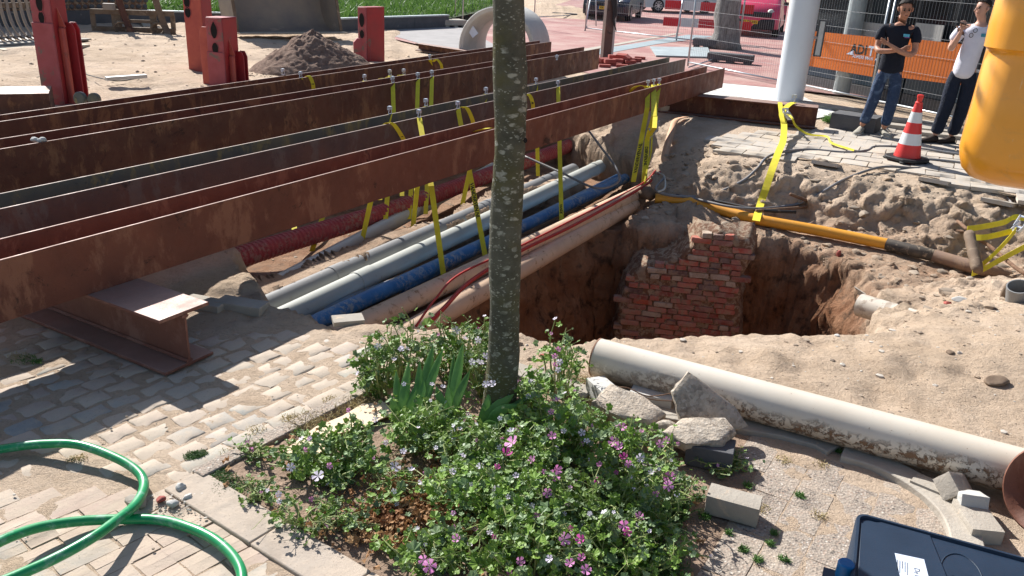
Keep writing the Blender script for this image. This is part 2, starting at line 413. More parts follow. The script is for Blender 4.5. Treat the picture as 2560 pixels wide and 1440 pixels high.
MT['old_brick'] = mat_stone('brick_red_old', [(.40, .060, .035), (.30, .05, .03), (.44, .085, .045), (.25, .05, .035), (.38, .065, .038), (.12, .05, .045), (.45, .34, .26)], (.36, .25, .175), .64, .9, 40, .01)
MT['mortar'] = simple('mortar_lime', (.40, .31, .22), .95, .3, 10, 50, .012, c2=(.27, .185, .12), dirt=(.19, .10, .06), dth=.46)
MT['new_brick'] = simple('brick_red_clean', (.38, .095, .075), .85, .25, 8, rnd=.25)
MT['red_paint'] = simple('paint_red_worn', (.36, .026, .030), .5, .2, 3, 50, .002, c2=(.27, .03, .034), dirt=(.13, .085, .07), dth=.63)
MT['red_face'] = simple('paint_red_faded', (.36, .085, .095), .6, .25, 3, 50, .002, c2=(.29, .055, .06), dirt=(.16, .115, .095), dth=.56)
MT['red_orange'] = simple('paint_red_orange', (.46, .10, .065), .55, .2, 3, 50, .002, c2=(.34, .06, .05), dirt=(.20, .07, .05), dth=.62)
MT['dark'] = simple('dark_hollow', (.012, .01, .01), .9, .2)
MT['wood'] = simple('plank_pale', (.52, .44, .33), .8, .2, 4, 40, .002, c2=(.40, .33, .24))
MT['board'] = simple('board_tan', (.72, .56, .38), .75, .08, 3, 40, .001)
MT['foam'] = simple('strip_peach', (.62, .37, .23), .7, .15, 3, 40, .002, dirt=(.5, .32, .2), dth=.6)
MT['bucket'] = simple('bucket_steel_worn', (.36, .29, .22), .6, .3, 1.2, 30, .004, .0, c2=(.22, .195, .18), dirt=(.46, .37, .28), dth=.62)
MT['fork'] = simple('fork_rust_dust', (.13, .085, .055), .8, .3, 4, 30, .004, c2=(.22, .16, .11), dirt=(.30, .23, .16), dth=.58)
MT['yellow'] = None
# ------------------------------------------------------------------ ground
TRENCH = [(-.25, 4.50), (-.6, 4.43), (-1.1, 4.45), (-1.42, 4.62), (-1.72, 5.05), (-1.95, 5.5), (-2.5, 6.4), (-3.3, 7.8), (-2.6, 8.9), (-1.2, 10.4), (0, 11.9),
          (.62, 11.75), (1.0, 11.1), (1.38, 10.55), (1.62, 9.9), (1.66, 9.3), (1.2, 8.5), (.6, 7.4), (.05, 6.5), (-.35, 5.6)]
PIT = [(-.72, 4.56), (-.85, 5.4), (-.36, 6.6), (.22, 7.65), (.78, 8.50), (1.10, 8.55), (1.5, 8.42), (2.0, 8.46), (2.45, 8.25), (2.95, 8.12), (3.2, 7.6), (3.2, 7.0), (3.04, 6.4),
       (2.84, 5.9), (2.52, 5.25), (2.30, 4.74), (1.4, 4.60), (.66, 4.42), (.33, 4.28), (.06, 4.38), (-.25, 4.45)]
CTRL = [  # x, y, z : lie of the dug-over land round the excavation
    (1.25, 8.45, -.5), (1.6, 8.65, -.52), (2.0, 8.72, -.5), (2.5, 8.55, -.50), (2.85, 8.6, -.5), (3.1, 8.35, -.52), (3.7, 7.9, -.52), (4.2, 7.4, -.54), (4.35, 7.0, -.5),
    (3.15, 7.75, -.55), (3.15, 7.1, -.52), (2.95, 6.4, -.48), (3.4, 7.2, -.50),
    (2.6, 8.95, -.42), (3.2, 8.75, -.42), (3.8, 8.4, -.42), (4.5, 8.0, -.42), (5.0, 7.9, -.40), (5.2, 7.4, -.40), (4.7, 7.2, -.45),
    (2.35, 9.35, -.12), (2.75, 9.2, -.12), (3.3, 9.1, -.10), (3.9, 8.85, -.08), (4.35, 8.65, -.08), (4.9, 8.5, -.10), (5.5, 8.2, -.1),
    (2.2, 9.7, -.05), (2.6, 9.7, -.04), (3.3, 9.6, -.03), (4.2, 9.3, -.03), (4.7, 8.9, -.03), (5.3, 8.6, -.03), (5.9, 8.2, -.03), (6.3, 7.4, -.05), (6.3, 6.4, -.03),
    (1.75, 9.4, -.35), (1.75, 10.0, -.32), (1.45, 10.8, -.25), (1.7, 11.3, -.06), (2.2, 10.4, -.10), (1.95, 10.0, -.24), (2.3, 11.2, -.04), (1.15, 11.4, -.1), (.9, 12.0, -.06), (1.6, 12.1, -.03),
    (2.6, 5.8, -.36), (2.75, 6.2, -.38), (2.5, 5.2, -.14), (2.9, 5.6, -.26), (3.2, 6.1, -.30), (3.6, 6.5, -.36), (4.1, 6.6, -.36), (4.6, 6.7, -.3), (3.0, 5.2, -.08), (3.5, 5.65, -.08), (4.0, 6.0, -.08), (4.8, 6.3, -.06), (5.4, 6.6, -.2),
    (2.28, 4.66, -.01), (2.6, 4.8, 0), (3.1, 5.0, .01), (3.8, 5.4, .02), (4.5, 5.7, .0), (5.4, 6.0, 0),
    (1.4, 4.4, 0), (.66, 4.2, 0), (0, 4.2, 0), (-.6, 4.3, -.01), (-1.2, 4.3, -.02), (-1.6, 4.6, .02), (-2.1, 5.4, .05), (-2.6, 6.0, .05), (-3.5, 7.5, 0), (-3.0, 9, 0), (-1.4, 10.8, 0), (0, 12.3, 0),
    (2, 3.6, 0), (3.5, 4.2, 0), (5.2, 5, 0), (0, 3.4, 0), (-2, 3.5, 0), (-4, 5, 0), (-5, 8, 0), (-2, 13, 0), (1, 14, 0), (3, 12, 0), (3.6, 10.6, -.01), (5, 10.0, -.01), (6.6, 8.8, -.01), (8, 7, 0), (7, 5, 0), (5, 12, 0), (8, 10, 0)]
_C = np.array(CTRL); _n = len(_C)
def _tps(r2): return np.where(r2 > 1e-12, .5*r2*np.log(np.maximum(r2, 1e-12)), 0)
_K = _tps(((_C[:, None, :2]-_C[None, :, :2])**2).sum(-1))+np.eye(_n)*.02
_A = np.zeros((_n+3, _n+3)); _A[:_n, :_n] = _K; _A[:_n, _n] = 1; _A[:_n, _n+1:] = _C[:, :2]; _A[_n:, :_n] = _A[:_n, _n:].T
_W = np.linalg.solve(_A, np.concatenate([_C[:, 2], [0, 0, 0]]))
def base_z(x, y):
    x = np.asarray(x, float); y = np.asarray(y, float)
    reg = smooth(0, 1.2, np.minimum(np.minimum(x+4.5, 6.6-x), np.minimum(y-4.05+.9, 12.6-y))); out = np.zeros(x.shape); m = reg > 0; X, Y = x[m], y[m]
    z = _W[_n]+_W[_n+1]*X+_W[_n+2]*Y
    for k in range(_n): z += _W[k]*_tps((X-_C[k, 0])**2+(Y-_C[k, 1])**2)
    out[m] = np.clip(z, -.58, .07); return out*reg
def pave_mask(x, y):
    """1 where paving lies on the sand (ground kept a little lower and flat)"""
    n = .10*perlin(np.stack([x*1.3, y*1.3, x*0], -1))
    a = sdpoly(x, y, [(-6, 1), (-6, 6.2), (-3.4, 6.2), (-2.3, 4.9), (-1.5, 4.25), (-.7, 4.1), (.2, 4.0), (.9, 3.62), (1.55, 3.0), (1.7, 2.4), (1.9, 1)])
    b = sdpoly(x, y, [(2.25, 10.4), (2.6, 9.75), (3.4, 9.7), (4.2, 9.45), (4.9, 8.75), (5.4, 8.2), (9, 4), (16, 10), (9, 15), (6, 14), (3.5, 13)])
    c = sdpoly(x, y, [(-2.6, 17.2), (1.6, 16.6), (4.4, 12.2), (7, 13), (30, 20), (30, 90), (-8, 90), (-3.4, 22)])
    return smooth(-.05, .25, np.maximum(np.maximum(a, b), c)+n)
def worley(x, y, sc, seed=0):
    X = x*sc; Y = y*sc; ix = np.floor(X).astype(int); iy = np.floor(Y).astype(int); f1 = np.full(X.shape, 9.); f2 = f1.copy(); r1 = np.zeros(X.shape)
    for a in (-1, 0, 1):
        for b in (-1, 0, 1):
            h = _perm[(_perm[(ix+a+seed) & 255]+iy+b) & 511 & 255]; h2 = _perm[(h+71) & 255]; h3 = _perm[(h+133) & 255]
            d = np.hypot(ix+a+.1+.8*h/255-X, iy+b+.1+.8*h2/255-Y); n = d < f1
            f2 = np.where(n, f1, np.minimum(f2, d)); r1 = np.where(n, h3/255., r1); f1 = np.where(n, d, f1)
    return f1, f2, r1
def clod(x, y):
    q = np.stack([x, y, 0*x], -1); wx = x+.16*perlin(q*2.3)+.05*perlin(q*7); wy = y+.16*perlin(q*2.3+31)+.05*perlin(q*7+31)
    f1, f2, r = worley(wx, wy, 1.9); a = (r-.45)*smooth(0, .16, f2-f1)
    g1, g2, s = worley(wx, wy, 5.2, 40); b = (s-.5)*smooth(0, .25, g2-g1)
    return .62*a+.16*b+.62*fbm(q*1.5, 4)+.16*fbm(q*9, 3)
GAS = [G(1630, 494, -.42), G(1720, 503, -.42), G(1800, 525, -.44), G(1890, 548, -.45), G(2050, 577, -.45), G(2225, 612, -.45), G(2450, 672, -.46), G(2600, 720, -.5)]
def gasd(x, y):
    d = np.full(x.shape, 9.)
    for a, b in zip(GAS[:-1], GAS[1:]):
        e = (b-a)[:2]; t = np.clip(((x-a[0])*e[0]+(y-a[1])*e[1])/(e@e), 0, 1); d = np.minimum(d, np.hypot(x-a[0]-t*e[0], y-a[1]-t*e[1]))
    return d
def height(x, y, rough=True):
    z = base_z(x, y); pm = pave_mask(x, y)
    disturbed = smooth(.0, -.10, z)*(x > 1) + smooth(.6, 0, np.abs(sdpoly(x, y, TRENCH)))*.5
    disturbed = np.clip(disturbed, 0, 1)
    if rough:
        q = np.stack([x, y, 0*x], -1)
        m = disturbed > .001; cl = np.zeros(x.shape); cl[m] = clod(x[m], y[m])*smooth(.02, .30, gasd(x[m], y[m]))
        m = (pm < .999)&(y < 60); bs_ = np.zeros(x.shape); bs_[m] = .020*fbm(q[m]*1.9, 5)+.010*fbm(q[m]*9, 3); z = z+(1-pm)*bs_+disturbed*.15*cl
        # ripples of shovelled sand beyond the beams
        far = smooth(9, 12, y)*smooth(3.0, 0.5, x)*(1-pm)
        m = far > .001; fz = np.zeros(x.shape); fz[m] = .085*fbm(q[m]*.55, 4)+.045*(1-np.abs(fbm(q[m]*1.7+3, 3))*2); z = z+far*fz
    gd = gasd(x, y); z = np.minimum(z, -.50+1.4*np.maximum(gd-.05, 0))
    z = z-.028*pm
    # tracks and mounds on the near right sand
    # ridge of old asphalt between the red duct and the grey pipes
    nx = .12*perlin(np.stack([x*2.1, y*2.1, x*0+4], -1))
    sT = sdpoly(x, y, TRENCH)+nx*.8
    tz = -.66+.03*perlin(np.stack([x*3, y*3, x*0+2], -1))
    A = np.array(G(640, 705, -.36)[:2]); B = np.array(G(1400, 425, -.36)[:2]); e = nrm(B-A); L = np.linalg.norm(B-A)
    t = (x-A[0])*e[0]+(y-A[1])*e[1]; dd = np.abs(-(x-A[0])*e[1]+(y-A[1])*e[0]+.05*np.sin(t*3.1))
    tz = tz+.24*smooth(.15, .09, dd+nx*.25)*smooth(-.5, -.1, t)*smooth(L+.8, L-.2, t)
    z = z+(tz-z)*smooth(-.07, .13, sT)*(z > tz)
    sP = sdpoly(x, y, PIT)+.09*fbm(np.stack([x*1.7, y*1.7, x*0+7], -1), 3)*smooth(.2, .9, y-4.4)
    z = z+(-1.95-z)*smooth(-.05, .30, sP)
    return z
def grow(a, b, d0, f=1.25, mx=8):
    out = [a]; d = d0; s = 1 if b > a else -1
    while (b-out[-1])*s > 0: out.append(out[-1]+s*d); d = min(d*f, mx)
    return out[1:]
gx = sorted(grow(-13, -150, .15))+list(np.arange(-13, -2.6, .085))+list(np.arange(-2.6, 5.0, .024))+list(np.arange(5.0, 7.0, .06))+grow(7.0, 150, .1)
gy = sorted(grow(1.5, -20, .1))+list(np.arange(1.5, 4.0, .035))+list(np.arange(4.0, 9.9, .024))+list(np.arange(9.9, 12.6, .045))+list(np.arange(12.6, 25, .085))+grow(25, 220, .12)
gx = np.array(gx); gy = np.array(gy)
XX, YY = np.meshgrid(gx, gy, indexing='xy'); ZZ = height(XX, YY)
heap = [(-8.0, 22.0, 1.5, .15), (1.8, 36.5, 2.8, .55), (0.3, 39.5, 2.5, .45), (3.0, 4.35, .35, .05), (2.1, 4.3, .25, .04), (1.45, 4.22, .2, .035)]
for _a, _b in ((1860, 905), (2005, 925), (2150, 880), (2290, 940), (2420, 930), (2050, 850), (1750, 870), (2200, 1000), (2330, 860)):
    _q = G(_a, _b); heap += [(_q[0], _q[1], .15, -.028), (_q[0]+.11, _q[1]+.05, .12, .020), (_q[0]-.12, _q[1]+.02, .10, .016)]
for hx, hy, hr, hh in heap:
    m = np.hypot(XX-hx, YY-hy) < hr*1.4; X, Y = XX[m], YY[m]
    r = np.hypot(X-hx, (Y-hy))*(1+.22*perlin(np.stack([X*1.1, Y*1.1, X*0+1], -1)))
    ZZ[m] += hh*np.clip(1-r/hr, 0, 1)*(1+.25*fbm(np.stack([X*3, Y*3, X*0], -1), 4))
P3 = np.stack([XX, YY, ZZ], -1)
gyz = np.gradient(ZZ, gy, axis=0); gxz = np.gradient(ZZ, gx, axis=1)
Nn = np.stack([-gxz, -gyz, np.ones_like(ZZ)], -1); Nn /= np.linalg.norm(Nn, axis=-1)[..., None]
steep = smooth(.45, 1.3, np.hypot(gxz, gyz))*(XX > -3)*(XX < 6)*(YY < 13)
amp = steep[..., None]
amp = amp*(.25+.75*smooth(4.8, 5.6, YY))[..., None]
m = amp[..., 0] > .002; Q = P3[m]; P3[m] = Q+Nn[m]*amp[m]*(.15*fbm(Q*np.array([2.6, 2.6, 3.6]), 4)[..., None]+.05*(1-2*np.abs(perlin(Q*6.1)))[..., None]+.02*fbm(Q*15, 2)[..., None])
ny, nx_ = ZZ.shape
me = bpy.data.meshes.new('ground'); idx = np.arange(ny*nx_).reshape(ny, nx_)
q = np.stack([idx[:-1, :-1], idx[:-1, 1:], idx[1:, 1:], idx[1:, :-1]], -1).reshape(-1, 4)
me.vertices.add(ny*nx_); me.vertices.foreach_set('co', P3.reshape(-1))
me.loops.add(q.size); me.loops.foreach_set('vertex_index', q.reshape(-1).astype(np.int32))
me.polygons.add(len(q)); me.polygons.foreach_set('loop_start', np.arange(0, q.size, 4, dtype=np.int32))
me.update(calc_edges=True); me.polygons.foreach_set('use_smooth', [True]*len(q))
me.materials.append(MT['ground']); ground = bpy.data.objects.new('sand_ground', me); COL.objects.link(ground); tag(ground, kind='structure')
def gz(x, y):
    i = np.clip(np.searchsorted(gx, x), 1, len(gx)-1); j = np.clip(np.searchsorted(gy, y), 1, len(gy)-1)
    tx = (x-gx[i-1])/(gx[i]-gx[i-1]); ty = (y-gy[j-1])/(gy[j]-gy[j-1])
    return float(ZZ[j-1, i-1]*(1-tx)*(1-ty)+ZZ[j-1, i]*tx*(1-ty)+ZZ[j, i-1]*(1-tx)*ty+ZZ[j, i]*tx*ty)
def drape(px, py, dz=0.):
    """ground point seen at a pixel"""
    z = 0.
    best = None
    d = CF+CR*(px-1280)/FPX-CU*(py-720)/FPX
    for s in np.arange(1.5, 60, .02):
        p = CAM+d*s
        if p[2] < gz(p[0], p[1])+dz: return p
    return G(px, py, 0)

# heap of brown earth behind the long beams
_m = N('heap_earth'); _p = _m.co(kind='World'); _c = _m.mix(_m.ramp(_m.noise(11, 7, .7, _p), [(.35, 0), (.65, 1)]), (.19, .125, .095), (.33, .235, .185)); _m.bump(_m.noise(22, 8, .75, _p), .06, 1.); MT['heap'] = _m.fin(_c, .95, 0, .1)
na, nr = 120, 60; aa, rr_ = np.meshgrid(np.linspace(0, 2*np.pi, na, endpoint=False), np.linspace(0, 1, nr)**.8); hc_ = np.array([-3.62, 14.75])
hx = hc_[0]+rr_*1.15*np.cos(aa)*(1+.25*perlin(np.stack([np.cos(aa)*1.5, np.sin(aa)*1.5, aa*0], -1))); hy = hc_[1]+rr_*1.0*np.sin(aa)
hq = np.stack([hx, hy, hx*0], -1); hz_ = .70*np.clip(1-rr_, 0, 1)**.9*(1+.12*fbm(hq*2, 3))+.05*(1-rr_)**.3*(1-2*np.abs(fbm(hq*6, 3)))+.02*fbm(hq*20, 2)-.05*(rr_ > .98)
f1, f2, wr_ = worley(hx, hy, 9.); hz_ = hz_+.045*(wr_-.4)*smooth(0, .3, f2-f1)*(rr_ < .95)
mb = MB(); ii = np.arange(na*nr).reshape(nr, na); jj = np.roll(ii, -1, 1); mb.add(np.stack([hx, hy, hz_], -1).reshape(-1, 3), np.stack([ii[:-1], ii[1:], jj[1:], jj[:-1]], -1).reshape(-1, 4))
o = mb.build('earth_heap', MT['heap'], smooth=True); tag(o, 'heap of crumbly brown earth behind the long beams, before the big bucket', 'earth heap')
# ------------------------------------------------------------------ long H beams across the trench
def hbeam_flat(A, B, wd, mats, label, h=.30, z0=.30):
    """H beam lying so both flanges stand upright; A-B is the near flange line at the top"""
    A = np.array([A[0], A[1], z0+h/2]); B = np.array([B[0], B[1], z0+h/2]); d = nrm(B-A); n = np.array([-d[1], d[0], 0])
    A = A-d*.9
    t = thing('steel_beam', (*((A+B)/2)[:2], z0), label, 'steel beam', 'long steel beams lying across the trench')
    for k, (off, mt) in enumerate(((0, mats[0]), (wd, mats[1]))):
        mb = MB(); mb.bar(A+n*(off+.008*(1 if k == 0 else -1)), B+n*(off+.008*(1 if k == 0 else -1)), .017, h)
        o = mb.build('flange', mt, t); bevel(o, .004, 2)
    mb = MB(); mb.bar(A+n*.0175, B+n*.0175, .001, .001)
    mb = MB(); a = A+n*wd/2; b = B+n*wd/2; mb.bar(a, b, wd-.036, .011); mb.build('web', mats[2], t)
    return t, A, B, d, n
bm = []
bm.append(hbeam_flat((-2.36, 3.564), (3.128, 13.338), .30, [MT['rust1'], MT['rust1'], MT['rust3']], 'long rusty orange brown steel beam nearest the camera over the trench'))
bm.append(hbeam_flat((-2.812, 4.327), (2.712, 14.442), .30, [MT['rust2'], MT['rust2b'], MT['rust3']], 'long slate grey steel beam with greenish rear flange, second from the camera'))
bm.append(hbeam_flat(G(0, 373, .645)[:2], G(1500, 121, .645)[:2], .31, [MT['rust3'], MT['rust3'], MT['rust3']], 'long dark brown steel beam with white blob on its flange, third from the camera', h=.345))
bm.append(hbeam_flat((-4.154, 6.592), (.504, 16.353), .26, [MT['rust4'], MT['rust3'], MT['rust3']], 'long brown steel beam farthest from the camera, beside the sand heap'))
def ibeam(A, B, wd, h, mt, label, z0=.0, tf=.019, tw=.011, name='support_beam', group='steel beams laid crossways under the long beams'):
    """upright I beam: A-B is the near bottom edge"""
    A = np.array([*A[:2], z0], float); B = np.array([*B[:2], z0], float); d = nrm(B-A); n = np.array([-d[1], d[0], 0])
    if n[1] < 0: n = -n
    c = n*wd/2
    t = thing(name, (*((A+B)/2+c)[:2], z0), label, 'steel beam', group)
    for z in (tf/2, h-tf/2):
        o = MB().bar(A+c+(0, 0, z), B+c+(0, 0, z), wd, tf).build('flange', mt, t); bevel(o, .004)
    mb = MB(); mb.bar(A+c+(0, 0, h/2), B+c+(0, 0, h/2), tw, h-2*tf)
    for s in (1, -1):   # fillets
        for z in (tf+.008, h-tf-.008):
            mb.bar(A+c+n*s*.011+(0, 0, z), B+c+n*s*.011+(0, 0, z), .016, .016, up=(n*s+np.array([0, 0, 1])))
    mb.build('web', mt, t)
    return t
near = np.array([-1.69, 3.64]); dS = np.array([-.872, .489])
_e = nrm(np.array([.489, .872]))
ibeam(near, near+dS*4.5, .30, .30, MT['rustS'], 'short red brown steel beam laid crossways on the cobbles under the near beam ends', z0=.0)
ibeam((4.12, 11.75), (1.62, 12.62), .30, .295, MT['rust3'], 'dark brown steel beam laid crossways by the white column, strap over it', z0=.0)
ibeam((-2.45, 19.3), (-.9, 17.9), .2, .16, MT['rust4'], 'brown steel beam on the sand behind the long beams, beside the concrete ring', name='spare_beam', group=None)
# white blob of foam on the third beam
mb = MB(); c = G(100, 350, .655)
for k in range(9):
    a = rng.uniform(-1, 1, 3); mb.lathe([(0.001, -.012), (.018, -.008), (.022, 0), (.012, .012), (.001, .014)], c+a*np.array([.05, .02, .006]), 9)
tag(mb.build('foam_blob', MT['conc_new'], smooth=True), 'small white blob of foam sitting on the third long beam', 'foam')
# timber wedge at the beam ends
o = MB().box(G(1662, 272, .04), (.22, .12, .10), .4).build('timber_block', MT['wood']); tag(o, 'pale timber block tucked beside the far crossways beam', 'timber'); bevel(o)

# ------------------------------------------------------------------ pipes in the trench
def pipeobj(name, pts, r, mat, label, cat='pipe', collars=(), n=20, group=None, hollow=False, cmat=None, wob=0.):
    pts = [np.array(p, float) for p in pts]
    mb = MB()
    if hollow: mb.pipe(pts[0], pts[-1], r, .008, n)
    else:
        P = spline(pts, 6) if len(pts) > 2 else [pts[0]+(pts[1]-pts[0])*k/10 for k in range(11)]
        if wob: P = [p+np.array([0, 0, wob*math.sin(k*1.7)]) for k, p in enumerate(P)]
        mb.tube(P, r, n)
    if collars:
        t = thing(name, pts[0], label, cat, group); autosm(mb.build('pipe_wall', mat, t))
        for s, ln in collars:
            a = pts[0]+(pts[-1]-pts[0])*s; d = nrm(pts[-1]-pts[0])
            m2 = MB(); m2.tube([a, a+d*.004, a+d*(ln-.004), a+d*ln], [r+.002, r+.007, r+.007, r+.002], n); autosm(m2.build('collar', cmat or mat, t))
        return t
    o = mb.build(name, mat); autosm(o); return tag(o, label, cat, group)
def ext(a, b, e0, e1):
    d = nrm(b-a); return a-d*e0, b+d*e1
g1 = ext(G(735, 782, -.47), G(1503, 415, -.47), .5, 0)
pipeobj('grey_pipe', g1, .085, MT['pvc_pale'], 'pale grey pipe in the trench with sunlit stripe, open end on the sand', collars=((.19, .22), (.955, .10)), group='grey drain pipes in the trench')
g2 = ext(G(692, 755, -.47), G(1400, 440, -.47), .5, .4)
pipeobj('grey_pipe', g2, .085, MT['pvc_grey'], 'dull blue grey pipe lying shaded behind the pale one', collars=((.19, .2), (.6, .2)), group='grey drain pipes in the trench')
g3 = ext(G(660, 728, -.55), G(1230, 530, -.55), .5, .6)
pipeobj('buried_pipe', g3, .075, MT['pvc_brown'], 'half buried sandy brown pipe behind the two grey pipes')
b1 = ext(G(812, 796, -.5), G(1555, 450, -.5), .5, .1)
pipeobj('blue_pipe', b1, .062, MT['pvc_blue'], 'bright blue pipe nearest the sandy pipes, scuffed pale on top', group='blue water pipes in the trench')
b2 = ext(G(1000, 718, -.53), G(1540, 448, -.53), 0, .1)
pipeobj('blue_pipe', b2, .055, MT['pvc_blue'], 'dark blue pipe running behind the bright blue one', group='blue water pipes in the trench')
b3 = ext(G(785, 783, -.52), G(1030, 690, -.52), .4, 0)
pipeobj('blue_pipe', b3, .040, MT['pvc_blueold'], 'thin dusty blue grey pipe beside the bright blue one', group='blue water pipes in the trench')
t1 = ext(G(925, 800, -.44), G(1598, 480, -.44), .5, 0)
pipeobj('sandy_pipe', t1, .080, MT['pvc_tan'], 'upper sand covered pipe hanging in yellow straps over the pit', group='sandy pipes slung over the pit')
t2 = ext(G(1050, 815, -.55), G(1582, 512, -.55), .5, 0)
pipeobj('sandy_pipe', t2, .088, MT['pvc_tan'], 'lower sand covered pipe slung under its twin over the pit', group='sandy pipes slung over the pit')
t3 = ext(G(880, 812, -.56), G(1085, 722, -.56), .5, .3)
pipeobj('buried_pipe', t3, .060, MT['pvc_tan'], 'short buried sandy pipe with a flared socket beside the blue pipe', collars=((.70, .12),))
# red corrugated duct
def corr(A, B, r, label, name='corrugated_duct'):
    A = np.array(A); B = np.array(B); L = np.linalg.norm(B-A); n = int(L/.0235); P = []; Rr = []
    for k in range(n+1):
        s = k/n; p = A+(B-A)*s+np.array([.02*math.sin(s*9), .02*math.sin(s*7), -.05*math.sin(s*math.pi)+.012*math.sin(s*11)])
        P.append(p)
    d_ = (B-A)/n*.3; Q = []
    for k, p in enumerate(P): Q += [p-d_, p+d_]; Rr += [r+.004]*2 if k % 2 else [r-.006]*2
    mb = MB(); mb.tube(Q, Rr, 22); o = mb.build(name, MT['red_duct']); autosm(o, 18); return tag(o, label, 'duct')
corr(*ext(G(605, 640, -.36), G(1392, 372, -.36), .45, .5), .088, 'fat red corrugated cable duct slung under the near beam')
pipeobj('grey_pipe', ext(G(900, 600, -.5), G(1180, 450, -.5), 2.0, .8), .075, MT['pvc_pale'], 'pale pipe mostly hidden behind the red corrugated duct', group='grey drain pipes in the trench')
pipeobj('conduit', [G(560, 700, -.5), G(730, 690, -.55), G(900, 620, -.56)], .06, MT['pvc_brown'], 'dusty pinkish pipe stub below the red duct at the trench end')
# thin red lines beside the sandy pipes
def cable(name, pts, r, mat, label, cat='cable', group=None, n=8, seg=8):
    mb = MB(); mb.tube(spline(pts, seg), r, n); return tag(mb.build(name, mat, smooth=True), label, cat, group)
cable('red_cable', [G(1040, 815, -.38), G(1090, 745, -.34), G(1150, 685, -.34), G(1290, 620, -.36), G(1420, 555, -.36), G(1600, 462, -.36), G(1640, 425, -.30)], .009, MT['red_cable'], 'thin red cable draped over the sandy pipes, rear one', group='red cables over the sandy pipes')
cable('red_cable', [G(1065, 815, -.34), G(1110, 770, -.30), G(1180, 700, -.32), G(1300, 628, -.35), G(1440, 560, -.36), G(1605, 468, -.34), G(1650, 430, -.30)], .016, MT['red_cable'], 'thicker red conduit draped over the sandy pipes, front one', group='red cables over the sandy pipes')
# yellow gas pipe
yp = [G(1638, 496, -.42), G(1720, 503, -.42), G(1800, 525, -.44), G(1890, 548, -.45), G(2050, 577, -.45), G(2225, 612, -.45)]
t = thing('gas_pipe', yp[0], 'yellow gas pipe running along the far side of the pit into a taped brown joint', 'pipe')
mb = MB(); mb.tube(spline(yp, 8), .056, 20); autosm(mb.build('yellow_sleeve', MT['yellow_gas'], t))
mb = MB(); mb.tube(spline([yp[-1]-nrm(yp[-1]-yp[-2])*.03, G(2290, 628, -.45), G(2340, 640, -.46)], 6), .060, 18); autosm(mb.build('tar_wrap', simple('tar_tape_dusty', (.035, .032, .03), .7, .3, 8, c2=(.12, .095, .07), dirt=(.30, .23, .16), dth=.55), t))
mb = MB(); mb.tube(spline([G(2335, 639, -.46), G(2390, 655, -.46), G(2450, 672, -.46), G(2520, 690, -.50)], 6), .062, 18); autosm(mb.build('pipe_end', MT['pvc_brown'], t))
mb = MB(); a = G(1632, 492, -.42); mb.tube([a, a+(-.05, .06, .03), a+(-.13, .13, 0)], [.06, .075, .07], 16); mb.build('rusty_joint', MT['fork'], t, smooth=True)
# drain pipe stub in the side of the pit
a, b = G(2150, 762, -.22), G(2300, 808, -.20); d = nrm(b-a)
t = thing('drain_stub', a, 'cream drain pipe stub with broken socket sticking out of the pit side', 'pipe')
autosm(MB().pipe(a, b+d*.3, .084, .006, 24).build('pipe_wall', MT['pipe_cream'], t))
mb = MB(); up = np.array([0, 0, 1.]); sd = np.cross(d, up)
for k in range(5): 
    q0 = a-d*(.10-.015*k); an = rad(120+k*22); an2 = rad(142+k*22)
    pr = lambda A_, q, r_: q+sd*math.cos(A_)*r_+up*math.sin(A_)*r_
    mb.prism([pr(an, a, .086), pr(an2, a, .086), pr(an2, q0, .115), pr(an, q0, .115)], pr(an, q0, .006)-q0)
mb.build('broken_socket', MT['pipe_cream'], t)
# big cream sewer pipe in front
A = G(1492, 893, .115); B = G(2545, 1178, .115); d = nrm(B-A)
t = thing('sewer_pipe', (*A[:2], 0), 'long cream plastic sewer pipe splashed with mud lying beside the pit', 'pipe')
autosm(MB().pipe(A, B+d*.5, .1, .006, 40).build('pipe_wall', MT['sewer'], t))
m2 = MB(); m2.pipe(A-d*.003, A+d*.004, .1012, .010, 40); autosm(m2.build('cut_end', simple('burnt_rim', (.28, .14, .08), .7), t))
m2 = MB(); m2.lathe([(.092, 0), (.092, .003)], A+d*.05, 30, d); m2.build('soil_plug', MT['rubble'], t)
# open grey standpipe at right edge
c = G(2548, 724, .05)
t = thing('standpipe', c-(0, 0, .15), 'open grey pipe mouth standing in the sand at the right edge', 'pipe')
ax = nrm((-.35, -.25, 1)); autosm(MB().pipe(c-ax*.25, c+ax*.03, .080, .008, 28).build('pipe_wall', MT['pvc_grey'], t))
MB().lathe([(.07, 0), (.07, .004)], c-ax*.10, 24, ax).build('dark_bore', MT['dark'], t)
# rusty tube hanging on the gas pipe joint
a, b = G(2422, 582, -.12), G(2445, 680, -.36)
t = tag(MB().tube([a+(b-a)*k/9 for k in range(10)], [.042, .050, .046, .051, .047, .052, .047, .051, .050, .040], 16).build('rusty_tube', MT['fork'], smooth=True), 'flaky rusty tube piece standing against the taped gas pipe', 'tube')
